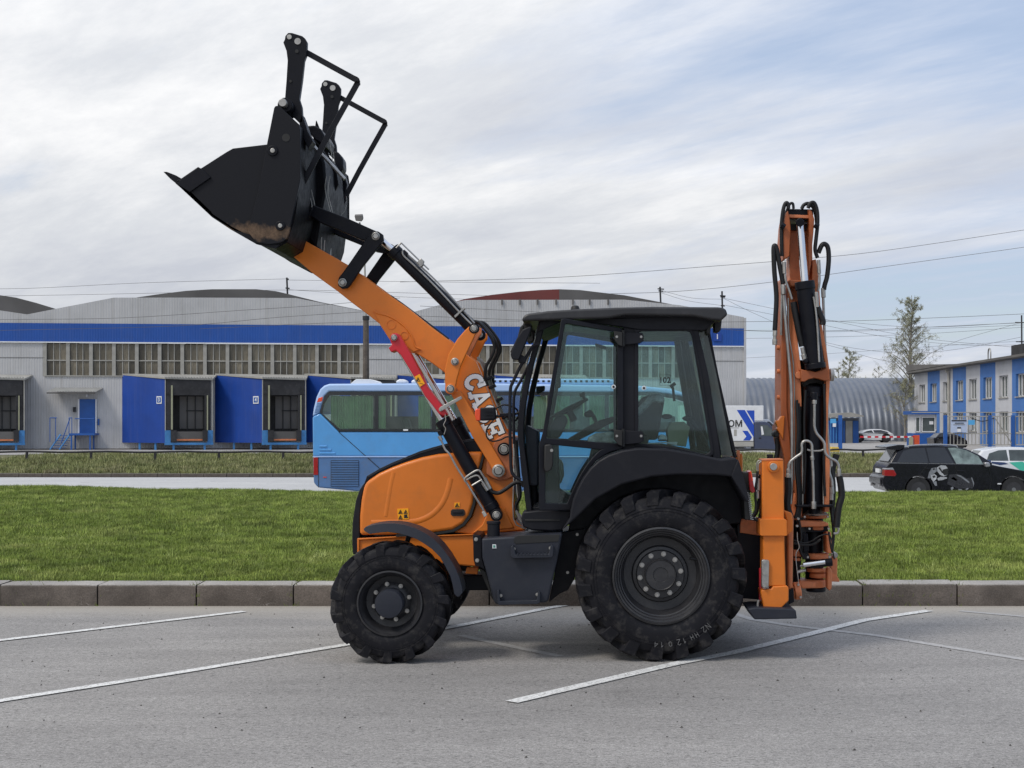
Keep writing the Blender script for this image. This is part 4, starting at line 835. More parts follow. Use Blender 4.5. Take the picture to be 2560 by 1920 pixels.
suv = car('parked_car', 'black estate car with an airbrushed motorcycle rider on its rear door', 'car', SY, 1.87,
    [(2250, 1154), (2222, 1158), (2215, 1170), (2213, 1188), (2206, 1193), (2207, 1212), (2216, 1226), (2262, 1238)][::-1][::-1] and
    [(2262, 1238), (2218, 1228), (2207, 1212), (2206, 1194), (2213, 1188), (2214, 1172), (2224, 1157), (2300, 1158), (2476, 1161), (2500, 1166), (2560, 1177), (2596, 1187), (2614, 1203), (2618, 1228), (2606, 1238)],
    1238, [2297, 2535], .365,
    [(2224, 1160), (2246, 1126), (2262, 1119), (2290, 1115), (2341, 1113.5), (2386, 1116), (2422, 1123), (2452, 1137), (2480, 1156), (2484, 1162)], 1160,
    [[(2243, 1156), (2262, 1127), (2284, 1122), (2316, 1120), (2322, 1157)], [(2325, 1157), (2320, 1120), (2366, 1119), (2386, 1159)]], 'carblack')
ins = lambda py: .03+.22*(1160-py)/(1160-1113.5)
A = [(2392, 1161), (2374, 1120), (2392, 1119.5), (2420, 1126), (2448, 1140), (2460, 1163)]
MB().prism([W(x, y, SY)+Vector((0, ins(y)-.008, 0)) for x, y in A], [W(x, y, SY)+Vector((0, ins(y)+.004, 0)) for x, y in A]).build('front_window', paint('front_window_glass', (.16, .21, .20), .12, var=.7, scale=2.5, coat=.5), suv)
MB().plate([(2215, 1121), (2216, 1117), (2246, 1112), (2262, 1112), (2262, 1119), (2248, 1126)], SY+.12, 1.6).build('spoiler', 'carblack', suv, .02)
MB().ptube([(2270, 1119), (2278, 1114), (2340, 1111), (2386, 1114), (2394, 1119)], SY+.22, .02, 6).build('roof_rail', 'caredge', suv)
MB().prism([W(2226, 1154, SY)+Vector((-.012, .25, 0)), W(2247, 1125, SY)+Vector((-.012, .35, 0)), W(2247, 1125, SY)+Vector((-.012, 1.5, 0)), W(2226, 1154, SY)+Vector((-.012, 1.62, 0))],
           [W(2226, 1154, SY)+Vector((.01, .25, 0)), W(2247, 1125, SY)+Vector((.01, .35, 0)), W(2247, 1125, SY)+Vector((.01, 1.5, 0)), W(2226, 1154, SY)+Vector((.01, 1.62, 0))]).build('rear_window', 'darkglass', suv)
MB().ptube([(2227, 1150, SY+.9), (2240, 1149, SY+.6)], SY, .012, 5, 0).build('wiper', 'ink', suv)
MB().plate([(2212, 1171), (2232, 1169), (2242, 1186), (2238, 1191), (2211, 1190)], SY-.012, .35).build('tail_light', 'redlens', suv, .02); MB().plate([(2211.5, 1171), (2232, 1169), (2236, 1175), (2211, 1174)], SY-.018, .35).build('tail_light', 'caredge', suv, .01)
MB().box((W(2212, 0, SY).x-.03, SY+.68, z_(1184, SY)), (W(2212, 0, SY).x+.02, SY+1.2, z_(1174, SY))).build('number_plate', 'white', suv)
MB().box((W(2205, 0, SY).x-.03, SY+.1, z_(1212, SY)), (W(2214, 0, SY).x, SY+1.77, z_(1193, SY))).build('bumper', 'carblack', suv, .04)
for dy in (.3, 1.45): MB().cyl((x_(2205, SY)-.04, SY+dy, z_(1216, SY)), (x_(2216, SY), SY+dy, z_(1216, SY)), .045, 12).build('exhaust_tip', 'caredge', suv)
for a, b, q in ((2310, 2328, 1170), (2393, 2412, 1176)): MB().rbox(a, q, b, q+2.5, SY-.03, .04).build('door_handle', 'carblack', suv, .008)
for pts in ([(2321, 1158), (2297, 1192), (2306, 1200)], [(2388, 1160), (2392, 1200), (2388, 1236)], [(2470, 1163), (2478, 1200), (2470, 1236)]): MB().ptube(pts, SY-.001, .006, 4, 4).build('door_seam', 'ink', suv)
MB().rbox(2330, 1228, 2500, 1230.5, SY-.014, .02).build('sill_trim', 'caredge', suv); MB().rbox(2494, 1208, 2503, 1211, SY-.014, .02).build('side_repeater', 'white', suv)
MB().plate([(2462, 1156), (2474, 1156), (2477, 1166), (2465, 1168)], SY-.22, .2).build('door_mirror', 'caredge', suv, .03)
MB().plate([(2224, 1156.5), (2460, 1160.5), (2460, 1162), (2224, 1158.5)], SY+.012, .02).build('belt_trim', 'caredge', suv)
# airbrushed rider: flat print on the doors
PR = [('grey_print', (.20, .21, .23)), ('light_print', (.40, .41, .43)), ('dark_print', (.03, .03, .036))]
for nm, c_ in PR: M[nm] = paint(nm, c_, .3, var=.35, scale=9)
def pr(m, pts, k=0): MB().plate([(2160+u*.1808, 1080+v*.1808) for u, v in pts], SY-.003-k*.002, .004).build('painted_rider', m, suv)
pr('light_print', [(1010, 490), (1060, 460), (1130, 465), (1165, 510), (1160, 590), (1100, 615), (1050, 590), (1015, 545)]); pr('ink', [(1090, 520), (1165, 500), (1160, 590), (1110, 600), (1080, 560)], 1); pr('ink', [(1030, 500), (1050, 485), (1095, 560), (1080, 570)], 1)
pr('grey_print', [(880, 640), (900, 560), (935, 500), (1000, 490), (1010, 540), (960, 580), (920, 640)]); pr('light_print', [(925, 600), (975, 580), (1010, 610), (1000, 650), (960, 690), (930, 650)], 1); pr('ink', [(945, 610), (975, 600), (990, 620), (960, 640)], 2); pr('ink', [(950, 505), (975, 500), (980, 520), (955, 525)], 2)
pr('light_print', [(1015, 640), (1060, 620), (1140, 625), (1150, 640), (1080, 665), (1025, 670)]); pr('grey_print', [(950, 690), (1000, 680), (1010, 740), (985, 745)]); pr('grey_print', [(1200, 640), (1240, 620), (1290, 660), (1275, 680)])
pr('dark_print', [(1180, 590), (1300, 580), (1420, 640), (1500, 640), (1530, 720), (1500, 780), (1300, 780), (1150, 720)]); pr('grey_print', [(1270, 590), (1340, 600), (1460, 690), (1455, 712), (1360, 640)], 1); pr('grey_print', [(1480, 630), (1495, 630), (1522, 700), (1515, 760), (1505, 700)], 1)
pr('grey_print', [(1200, 770), (1225, 755), (1240, 775), (1220, 805), (1205, 800)], 1); pr('grey_print', [(1300, 785), (1350, 790), (1360, 805), (1310, 808)], 1); pr('grey_print', [(1400, 790), (1440, 770), (1445, 785), (1420, 805)], 1)
# pale car with a teal flash behind the estate car
Y2 = 49.0
c2 = car('parked_car', 'white car with a teal flash on its door, half hidden behind the black estate', 'car', Y2, 1.8,
    [(2430, 1236), (2412, 1230), (2408, 1200), (2412, 1176), (2440, 1160), (2470, 1152), (2560, 1154), (2660, 1158), (2694, 1170), (2698, 1200), (2690, 1234)], 1226, [2468, 2640], .33,
    [(2436, 1162), (2444, 1146), (2462, 1126), (2500, 1119), (2560, 1118.5), (2610, 1124), (2645, 1155)], 1156,
    [[(2468, 1151), (2476, 1134), (2500, 1126), (2520, 1125), (2522, 1151)], [(2526, 1151), (2526, 1125), (2570, 1125), (2604, 1130), (2625, 1152)]], 'carwhite', wm='winglass')
M['teal'] = paint('teal_print', (.05, .42, .30), .35, var=.05); M['navy'] = paint('navy_print', (.02, .04, .12), .35, var=.05)
MB().plate([(2523, 1156), (2556, 1154), (2620, 1190), (2596, 1208)], Y2-.006, .004).build('teal_flash', 'teal', c2); MB().plate([(2480, 1154), (2512, 1156), (2521, 1160), (2500, 1163), (2478, 1158)], Y2-.006, .004).build('navy_flash', 'navy', c2)
MB().prism([W(2439, 1157, Y2)+Vector((-.02, .3, 0)), W(2461, 1127, Y2)+Vector((-.02, .45, 0)), W(2461, 1127, Y2)+Vector((-.02, 1.35, 0)), W(2439, 1157, Y2)+Vector((-.02, 1.5, 0))], [W(2439, 1157, Y2)+Vector((.01, .3, 0)), W(2461, 1127, Y2)+Vector((.01, .45, 0)), W(2461, 1127, Y2)+Vector((.01, 1.35, 0)), W(2439, 1157, Y2)+Vector((.01, 1.5, 0))]).build('windscreen', 'winglass', c2)
MB().plate([(2469, 1150), (2477, 1150), (2479, 1156), (2470, 1156)], Y2-.16, .14).build('door_mirror', 'navy', c2, .02)
# white hatchback by the hangar
Y3 = 118.0
c3 = car('parked_car', 'white crossover car standing in front of the arched hangar behind the barrier arm', 'car', Y3, 1.8,
    [(2130, 1102), (2120, 1099), (2119, 1091), (2124, 1086), (2146, 1082), (2200, 1083), (2232, 1084), (2236, 1090), (2235, 1099), (2228, 1102)], 1100.5, [2149, 2216], .36,
    [(2146, 1083.5), (2160, 1077), (2178, 1073), (2202, 1073), (2220, 1077), (2233, 1085)], 1083.5, [[(2158, 1082), (2168, 1077.5), (2180, 1075.3), (2184, 1082)], [(2186, 1082), (2184, 1075.3), (2203, 1075), (2218, 1079), (2222, 1082)]], 'carwhite', base=.3)
MB().plate([(2119, 1088), (2126, 1087), (2127, 1090), (2119, 1092)], Y3-.01, .2).build('headlight', 'ink', c3)
# dark car behind the bar fence
Y4 = 89.0
c4 = car('parked_car', 'dark sloping car behind the bar fence under the notice board', 'car', Y4, 1.8,
    [(2350, 1118), (2336, 1114), (2334, 1096), (2345, 1092), (2380, 1090), (2410, 1095), (2418, 1102), (2419, 1114), (2414, 1119)], 1114, [2352, 2402], .33,
    [(2338, 1096), (2352, 1083), (2378, 1081), (2400, 1090), (2412, 1097)], 1094, [[(2346, 1093), (2354, 1085), (2374, 1083.5), (2376, 1092)]], 'carblack', base=.3)
# pale van behind the truck
Y5 = 96.0
c5 = car('parked_van', 'white van whose roof and raked windscreen show behind the dark cab of the box truck', 'van', Y5, 1.9,
    [(1880, 1110), (1874, 1106), (1874, 1072), (1940, 1072), (1962, 1084), (1966, 1104), (1960, 1112)], 1108, [1890, 1950], .33,
    [(1874, 1073), (1880, 1052), (1900, 1048), (1922, 1048), (1938, 1062), (1950, 1074)], 1073, [[(1924, 1071), (1918, 1054), (1926, 1054), (1942, 1071)]], 'carwhite', base=.3)
# box truck
TY = 88.0; tb = .3
M['truckblue'] = paint('dark_slate_blue_paint', s(58, 66, 88), .4, var=.1, coat=.3); M['stripe'] = paint('royal_blue_print', s(24, 72, 178), .45, var=.06)
tk = thing('box_truck', 'white box truck with blue chevron stripes and a dark cab behind the stabiliser', 'truck', (x_(1820, TY), TY+1, tb))
MB().plate([(1700, 1014), (1909, 1014), (1909, 1052), (1884, 1052), (1884, 1103), (1700, 1103)], TY, 2.1).build('cargo_box', 'white', tk, .03)
for p in ([(1842, 1025), (1862, 1025), (1885, 1064), (1885, 1094)], [(1866, 1026), (1886, 1026), (1886, 1060)], [(1856, 1077), (1869, 1077), (1880, 1093), (1875, 1101), (1858, 1101), (1866, 1091)]): MB().plate(p, TY-.01, .008).build('stripe_print', 'stripe', tk)
text('lettering', 'КОМ', .56, 'ink', tk, W(1831, 1060, TY-.012), X, Z, .003, .012)
MB().rbox(1806, 1069, 1847, 1070.5, TY-.01, .006).build('small_print', 'frame', tk); MB().rbox(1835, 1074, 1842, 1090, TY-.008, .006).build('small_panel', 'frame', tk)
MB().rbox(1700, 1104, 1884, 1116, TY+.02, 2.0).build('side_board', 'frame', tk)
cb = MB().plate([(1886, 1055), (1913, 1054), (1923, 1059), (1942, 1080), (1948, 1094), (1960, 1100), (1962, 1126), (1886, 1126)], TY-.05, 2.0).build('cab', 'truckblue', tk, .05, 3)
MB().plate([(1900, 1062), (1918, 1063), (1938, 1081), (1939, 1090), (1904, 1089)], TY-.065, .02).build('door_window', 'winglass', cb); MB().plate([(1902, 1066), (1906, 1066), (1910, 1086), (1904, 1088)], TY-.075, .01).build('quarter_light', 'white', cb)
MB().plate([(1922, 1060), (1927, 1060), (1946, 1081), (1944, 1084)], TY+.05, 1.8).build('windscreen', 'darkglass', cb)
MB().rbox(1944, 1076, 1951, 1092, TY-.35, .15).build('mirror', 'ink', cb, .03); MB().rbox(1897, 1094, 1903, 1097, TY-.07, .03).build('door_handle', 'ink', cb)
for px in (1730, 1925): 
    for dy in (0, 1.75): wheel(tk, W(px, CY+(EYE-tb-.4)*F/TY, TY)+Vector((0, dy, 0)), .4, .25)
# ------------------------------------------------------------------ backhoe loader
LO = thing('backhoe_loader', 'orange and black backhoe loader with its front bucket raised and its boom folded upright', 'backhoe loader', (x_(1400, 12.4), 12.4, 0))
def shift(mb, dy): 
    for v in mb.v: v.y += dy
    return mb
def P(name, pts, Y, dy, m, parent=LO, bevel=.006, far=None, seg=2, **tags):
    o = MB().plate(pts, Y, dy).build(name, m, parent, bevel, seg, **tags)
    if far is not None: shift(MB().plate(pts, Y, dy), far).build(name, m, parent, bevel, seg, **tags)
    return o
def pin(px, py, Y, rpx, parent=LO, boss='black', br=1.6, depth=.05, name='pin'):
    b = MB().disc(px, py, Y, rpx*br, depth).build('boss', boss, parent, .004)
    k = b if parent is LO else parent
    mb = MB().disc(px, py, Y-.012, rpx*1.12, .02); mb.build(name, 'bolt', k, .003); MB().disc(px, py, Y-.0135, rpx*.96, .02).build('pin_groove', 'ink', k); MB().disc(px, py, Y-.018, rpx*.8, .02).build(name, 'steel', k, .003)
    return b
HB = smesh(MB().cyl((0, 0, 0), (0, -.014, 0), .013, 6).cyl((0, -.014, 0), (0, -.024, 0), .007, 10).cyl((0, .0, 0), (0, -.004, 0), .018, 16), 'bolt', 'steel')
# ---- wheels
def tyre_lathe(c, R, w, rim, parent, side):
    # side -1: the outer face looks at the camera
    cy = c.y; p = []
    rc = R*.925
    p = [(rim*.985, w*.08), (rim*1.02, w*.03), (rim*1.10, w*.0), (rim*1.22, -w*.015), (R*.80, -w*.005), (R*.875, w*.035), (rc*.985, w*.10), (rc, w*.25), (rc*1.004, w*.5), (rc, w*.75), (rc*.985, w*.90), (R*.875, w*.965), (R*.80, w), (rim*1.1, w), (rim*.985, w*.92)]
    return MB().lathe(c, p, 80, cap=False)
def lugs(c, R, w, n, mb, phase=0, lw=.075, drop=.125):
    for sgn in (-1, 1):
        for i in range(n):
            a0 = 2*math.pi*(i+(.5 if sgn > 0 else 0))/n+phase; d = (lw/R)
            ym = w/2; st = []
            for yy, da, ro, ri, ww in ((.02, 0, R*.995, R*.90, .75), (-.45*ym, .40*math.pi*2/n, R, R*.90, .8), (-.86*ym, .78*math.pi*2/n, R*.998, R*.90, .95), (-1.0*ym, .90*math.pi*2/n, R*.975, R*.88, 1.15), (-1.035*ym, .96*math.pi*2/n, R*(1-drop), R*(.985-drop), 1.15)):
                y = c.y+w/2+(yy if sgn < 0 else -yy); a = a0+da
                q = lambda r, t: Vector((c.x+r*math.cos(t), y, c.z+r*math.sin(t)))
                h = d*ww/2; inner = .0 if yy > -.95*ym else .022
                o = Vector((0, inner if sgn < 0 else -inner, 0))
                st.append([q(ro, a-h), q(ro, a+h), q(ri, a+h)+o, q(ri, a-h)+o])
            for A, B in zip(st, st[1:]): mb.add(A+B, [(0, 1, 5, 4), (1, 2, 6, 5), (2, 3, 7, 6), (3, 0, 4, 7)])
            mb.add(st[0], [(0, 1, 2, 3)]); mb.add(st[-1], [(0, 1, 2, 3)])
    return mb
def big_wheel(name, c, R, w, rim, n, kind, flip=False, phase=0):
    c = Vector(c); t_ = tyre_lathe(c, R, w, rim, LO, -1).build(name, 'rubber', LO, ang=28)
    lm = lugs(c, R, w, n, MB(), phase, .098 if kind else .072, .175 if kind else .20).build('tread_lug', 'rubber', t_, .006); lm['kind'] = 'stuff'
    mb = MB()
    # raised sidewall ring
    for rr in (R*.79, R*.755): mb.lathe(c, [(rr-.004, -w*.002), (rr-.002, -w*.018), (rr+.002, -w*.018), (rr+.004, -w*.002)], 80, cap=False)
    mb.build('sidewall_ring', 'rubber', t_)
    if kind:
        pr_ = [(rim*1.01, .045), (rim*1.012, -.006), (rim*.975, -.012), (rim*.955, .008), (rim*.925, .010), (rim*.90, .030), (rim*.875, .032), (rim*.85, .055), (rim*.83, .058), (rim*.80, .085), (rim*.785, .14), (rim*.76, .175), (rim*.60, .18), (rim*.57, .155), (rim*.51, .150), (rim*.49, .125), (rim*.25, .12)]
    else:
        pr_ = [(rim*1.0, .03), (rim*1.01, -.006), (rim*.96, -.008), (rim*.93, .015), (rim*.90, .02), (rim*.84, .05), (rim*.81, .09), (rim*.79, .13), (rim*.60, .14), (rim*.45, .11), (rim*.2, .105)]
    r_ = MB().lathe(c, pr_, 72, cap='end').build('rim', 'roofplastic', t_, ang=40)
    if kind:
        MB().lathe(c, [(rim*.335, .13), (rim*.335, .085), (rim*.315, .072), (rim*.30, .078), (rim*.16, .078), (rim*.15, .086), (.02, .086)], 48, cap='end').build('hub', 'roofplastic', t_)
        for i in range(10):
            a = 2*math.pi*i/10+.16; piece('wheel_nut', HB, None, t_, c+Vector((rim*.43*math.cos(a), .125, rim*.43*math.sin(a))), scale=(1.15, 1.3, 1.15))
        a = .42; q = c+Vector((rim*.80*math.cos(a), .06, rim*.80*math.sin(a))); MB().cyl(q, q+Vector((-.05, -.02, .012)), .014, 10).build('valve', 'hose', t_)
    else:
        MB().lathe(c, [(rim*.44, .12), (rim*.44, -.035), (rim*.42, -.055), (rim*.30, -.06), (rim*.12, -.06), (.01, -.062)], 40).build('hub', 'slate', t_, ang=50)
        for i in range(8):
            a = 2*math.pi*i/8+.25; piece('wheel_nut', HB, None, t_, c+Vector((rim*.56*math.cos(a), .115, rim*.56*math.sin(a))), scale=(1.0, 1.3, 1.0))
    return t_
fx, rx = x_(974, 11.2), x_(1653, 11.3)
fw = big_wheel('front_wheel', (fx, 11.2, .490), .490, .32, .262, 15, 0, phase=.1); rw = big_wheel('rear_wheel', (rx, 11.3, .700), .702, .43, .393, 19, 1, phase=.05)
def mirror_copy(o, parent, yc):
    for ob in [o]+list(o.children):
        me = ob.data.copy(); c_ = ob.copy(); c_.data = me; C.objects.link(c_)
        off = rootloc(LO)+(ob.location if ob is not o else Vector())
        for v in me.vertices: v.co.y = 2*(yc-off.y)-v.co.y
        me.flip_normals()
        if ob is o: root = c_; c_.parent = parent
        else: c_.parent = root
    return root
mirror_copy(fw, LO, 12.33); mirror_copy(rw, LO, 12.45)
# chalk note on the rear tyre
def stroke(mb, pts, w, Y, dpt, px=True):
    q = [Vector((x, 0, y)) for x, y in pts]
    for k, (a, b) in enumerate(zip(q, q[1:])):
        d = (b-a).normalized(); n_ = Vector((-d.z, 0, d.x))*w/2; e_ = d*w*.42; e = Y-dpt-k*.00025
        ring = [a-e_-n_, b+e_-n_, b+e_+n_, a-e_+n_]; A = [Vector((p.x, e, p.z)) for p in ring]; mb.prism(A, [p+Vector((0, .004, 0)) for p in A])
    return mb
M['chalk'] = paint('chalk', (.13, .13, .13), .9, var=.3, scale=30)
ck = MB(); gl_ = {'N': [(0, 0), (0, 1), (.6, 0), (.6, 1)], '2': [(0, .8), (.3, 1), (.6, .75), (0, 0), (.6, 0)], 'H': [(0, 0), (0, 1), (0, .5), (.6, .5), (.6, 1), (.6, 0)], '1': [(0, .7), (.3, 1), (.3, 0)], '0': [(0, .2), (0, .8), (.3, 1), (.6, .8), (.6, .2), (.3, 0), (0, .2)], '4': [(.6, 0), (.6, 1), (0, .35), (.7, .35)]}
wc_ = Vector((rx, 0, .70)); th = -.82
for ch in 'N2 HH 12 0 14':
    if ch != ' ':
        ct = wc_+Vector((math.cos(th), 0, math.sin(th)))*.555; ux = Vector((math.sin(th), 0, -math.cos(th))); uz = -Vector((math.cos(th), 0, math.sin(th)))*-1
        h = .036 if ch not in 'N2' else .042
        pts = [((ct+ux*(a-.3)*h+uz*(b-.5)*h*1.1).x, (ct+ux*(a-.3)*h+uz*(b-.5)*h*1.1).z) for a, b in gl_[ch]]
        stroke(ck, pts, .004, 11.283, .003)
    th -= .078 if ch != ' ' else .05
ck.build('chalk_note', 'chalk', rw)
# ---- chassis under the body
D = lambda a, b, c_, d, Y, dy, m='black', nm='frame_rail', bv=.01: MB().rbox(a, c_, b, d, Y, dy).build(nm, m, LO, bv)
P('chassis', [(897, 1350), (1190, 1340), (1420, 1330), (1860, 1310), (1880, 1480), (1560, 1470), (1440, 1420), (1200, 1405), (1000, 1385), (900, 1385)], 12.05, .75, 'black')
D(1000, 1330, 1438, 1476, 12.1, .35, nm='front_driveline'); MB().cyl((fx, 11.5, .49), (fx, 13.15, .49), .085, 16).build('front_axle', 'black', LO); MB().cyl((rx, 11.6, .70), (rx, 13.2, .70), .15, 20).build('rear_axle', 'black', LO)
P('rear_bracket', [(1405, 1330), (1470, 1320), (1452, 1390), (1435, 1450), (1420, 1475), (1400, 1484), (1372, 1506), (1385, 1440)], 11.75, .06, 'black')
for p in ((1443, 1336), (1419, 1431)): piece('bolt', HB, None, LO, W(*p, 11.745), scale=(.7, .7, .7))
P('mount_plate', [(1167, 1418), (1196, 1418), (1194, 1436), (1163, 1434)], 12.0, .03, 'orange'); P('transmission', [(1460, 1330), (1860, 1310), (1900, 1470), (1840, 1500), (1780, 1500), (1500, 1480)], 11.9, .9, 'black', bevel=.03)
P('rear_frame', [(1842, 1290), (1905, 1300), (1905, 1500), (1845, 1495)], 11.85, 1.0, 'black'); P('rear_frame_plate', [(1850, 1296), (1905, 1306), (1905, 1340), (1850, 1332)], 11.84, .03, 'rust_orange')
# ---- engine hood
hood = [(899, 1338), (899, 1290), (903, 1250), (909, 1220), (915, 1205), (947, 1183), (980, 1168), (1015, 1155), (1055, 1143), (1096, 1135), (1174, 1129.5), (1208, 1129), (1196, 1180), (1188, 1222), (1184, 1258), (1174, 1288), (1158, 1310), (1132, 1325), (1080, 1333), (990, 1337)]
ho = P('engine_hood', hood, 11.92, .96, 'orange', bevel=.03, seg=4)
P('hood_seam', [(1208, 1129), (1213, 1129), (1200, 1182), (1192, 1222), (1188, 1260), (1178, 1291), (1161, 1314), (1134, 1330), (1080, 1338), (990, 1342), (990, 1336), (1080, 1332), (1131, 1324), (1156, 1309), (1172, 1287), (1182, 1257), (1186, 1221), (1194, 1180)], 11.925, .9, 'ink', bevel=0)
P('hood_top', [(911, 1207), (917, 1190), (924, 1186), (951, 1170), (981, 1156), (1015, 1142), (1049, 1128), (1082, 1118), (1116, 1109), (1170, 1098), (1186, 1096), (1215, 1096), (1215, 1130), (1174, 1130), (1096, 1135.5), (1055, 1143.5), (1015, 1156), (980, 1169), (947, 1184), (915, 1207)], 11.96, .88, 'black', bevel=.035, seg=4)
P('hood_edge_trim', [(920, 1190), (951, 1173), (981, 1159), (1015, 1145), (1049, 1131), (1082, 1121), (1116, 1112), (1186, 1099), (1186, 1101), (1116, 1114.5), (1082, 1124), (1049, 1134), (1015, 1148), (981, 1162), (951, 1176), (920, 1194)], 11.953, .01, 'slate', bevel=0)
P('front_grille', [(916, 1200), (907, 1212), (899, 1224), (890, 1250), (885, 1280), (881, 1310), (880, 1350), (882, 1386), (900, 1386), (900, 1290), (904, 1245), (913, 1212)], 11.97, .86, 'plastic', bevel=.02, seg=3)
rg = MB()
rg.ptube([(1128, 1195), (1121, 1225), (1108, 1256), (1088, 1280), (1062, 1296), (1026, 1304), (930, 1306)], 11.966, .052, 20); rg.ptube([(986, 1180), (978, 1215), (966, 1290)], 11.968, .052, 20)
rg.build('pressed_crease', 'orange', ho)
P('warning_sticker', [(993, 1272), (1021, 1271), (1022, 1298), (995, 1299)], 11.915, .006, 'yellow', ho, 0); P('warning_sticker', [(1136, 1257), (1149, 1256), (1149, 1269), (1136, 1269)], 11.915, .006, 'yellow', ho, 0)
def tri(cx_, cy_, s_, Y, par):
    mb = MB(); a = [W(cx_, cy_-s_, Y), W(cx_+s_, cy_+s_*.8, Y), W(cx_-s_, cy_+s_*.8, Y), W(cx_, cy_-s_, Y)]
    stroke(mb, [(p.x, p.z) for p in a], .0045, Y, .0); c_ = W(cx_, cy_+s_*.2, Y); stroke(mb, [(c_.x-.006, c_.z-.006), (c_.x+.006, c_.z+.008)], .006, Y, .0); mb.build('warning_symbol', 'ink', par, ang=10)
for p in ((1001, 1280), (1014, 1280), (1001, 1293)): tri(*p, 4.5, 11.912, ho)
P('warning_symbol', [(1010, 1287), (1018, 1286), (1018, 1289), (1020, 1295), (1010, 1295)], 11.913, .002, 'ink', ho, 0); tri(1142.5, 1263, 4.5, 11.912, ho)
hd = P('hood_handle', [(1131, 1273), (1158, 1273), (1162, 1277), (1162, 1286), (1158, 1290), (1131, 1290), (1127, 1286), (1127, 1277)], 11.908, .02, 'ink', ho, .002); P('handle_grip', [(1132, 1278), (1157, 1278), (1157, 1284), (1132, 1284)], 11.90, .02, 'plastic', ho, .003)
# orange side frame and loader tower
P('side_frame', [(895, 1348), (990, 1343), (1090, 1340), (1183, 1337), (1312, 1327), (1312, 1337), (1208, 1340), (1208, 1418), (1189, 1417), (1095, 1408), (1060, 1396), (960, 1372), (896, 1382)], 11.95, .9, 'orange', bevel=.012)
P('frame_lip', [(893, 1346), (990, 1341), (1183, 1335), (1183, 1338), (990, 1344), (898, 1350), (898, 1384), (893, 1384)], 11.93, .03, 'orange', bevel=.003)
tw_ = P('loader_tower', [(1213, 1129), (1232, 1110), (1240, 1098), (1262, 1085), (1284, 1092), (1287, 1300), (1314, 1325), (1183, 1336), (1134, 1331), (1162, 1314), (1180, 1291), (1190, 1260), (1194, 1222), (1202, 1182)], 11.97, .9, 'orange', bevel=.01)
P('tower_plate', [(1217, 1150), (1240, 1098), (1262, 1085), (1284, 1092), (1285, 1190), (1268, 1199), (1248, 1202), (1232, 1196), (1215, 1185)], 11.94, .03, 'rust_orange', tw_, .008)
P('cylinder_mount', [(1222, 1275), (1240, 1262), (1262, 1272), (1275, 1300), (1286, 1320), (1230, 1326), (1180, 1333), (1205, 1312)], 11.95, .02, 'orange', tw_, .008)
MB().ptube([(1198, 1150), (1195, 1190), (1188, 1232)], 11.962, .006, 6).build('panel_seam', 'ink', tw_)
# front mudguard
def mud(far=0):
    o_ = [(908, 1323), (914, 1317), (935, 1312), (957, 1309), (985, 1309), (1008, 1312), (1038, 1321), (1064, 1334), (1084, 1348), (1102, 1366), (1120, 1390), (1138, 1420), (1148, 1445), (1155, 1470), (1156, 1482), (1148, 1492)]
    i_ = [(911, 1328), (924, 1335), (945, 1332), (969, 1330), (995, 1333), (1017, 1339), (1040, 1347), (1060, 1359), (1080, 1373), (1100, 1393), (1113, 1415), (1126, 1441), (1131, 1460), (1134, 1475), (1136, 1485), (1143, 1492)]
    A = [W(*p, 11.22) for p in o_]; B = [W(*p, 11.22) for p in i_]; dy = Vector((0, .34, 0)); vs = []; n = len(A)
    mid = [a.lerp(b, .18) for a, b in zip(A, B)]
    vs = [m_+Vector((0, .015, 0)) for m_ in A]+[b for b in B]+[a+dy for a in A]+[a.lerp(b, .25)+dy for a, b in zip(A, B)]
    fs = []
    for k in range(n-1): fs += [(k, k+1, n+k+1, n+k), (k, 2*n+k, 2*n+k+1, k+1), (n+k, n+k+1, 3*n+k+1, 3*n+k), (2*n+k, 3*n+k, 3*n+k+1, 2*n+k+1)]
    fs += [(0, n, 3*n, 2*n), (n-1, 3*n-1, 4*n-1, 2*n-1)]
    mb = MB().add(vs, fs); return shift(mb, far)
mud().build('front_mudguard', 'slate', LO, .006); shift(mud(), 1.88).build('front_mudguard', 'slate', LO, .006)
P('mudguard_bracket', [(1016, 1338), (1028, 1342), (1020, 1364), (1009, 1362)], 11.6, .06, 'black')
# fuel tank / step box
tk_ = P('tank_step_box', [(1204, 1346), (1406, 1334), (1404, 1345), (1391, 1411), (1379, 1465), (1371, 1503), (1362, 1507), (1246, 1512), (1238, 1510), (1233, 1500), (1214, 1426), (1205, 1393)], 11.32, .55, 'slate', bevel=.018, seg=3)
P('tank_front_flange', [(1182, 1336), (1200, 1339), (1204, 1347), (1205, 1393), (1213, 1426), (1198, 1417), (1188, 1415), (1184, 1400)], 11.38, .45, 'black', tk_); P('tank_side_plate', [(1196, 1418), (1215, 1428), (1234, 1502), (1226, 1490), (1218, 1468)], 11.45, .4, 'ink', tk_)
for p in ((1190, 1348), (1193, 1401)): piece('bolt', HB, None, tk_, W(*p, 11.375), scale=(.9, .9, .9))
P('step_recess', [(1286, 1343), (1296, 1339), (1400, 1336), (1396, 1354), (1290, 1360), (1284, 1354)], 11.315, .01, 'ink', tk_, .002)
P('tank_step', [(1277, 1368), (1283, 1363), (1289, 1387), (1372, 1385), (1377, 1362), (1384, 1366), (1383, 1389), (1378, 1394), (1282, 1396), (1276, 1390)], 11.255, .07, 'slate', tk_, .004); P('tank_step', [(1243, 1477), (1247, 1475), (1250, 1503), (1342, 1501), (1345, 1479), (1350, 1480), (1350, 1506), (1345, 1510), (1248, 1513), (1243, 1508)], 11.255, .07, 'slate', tk_, .004)
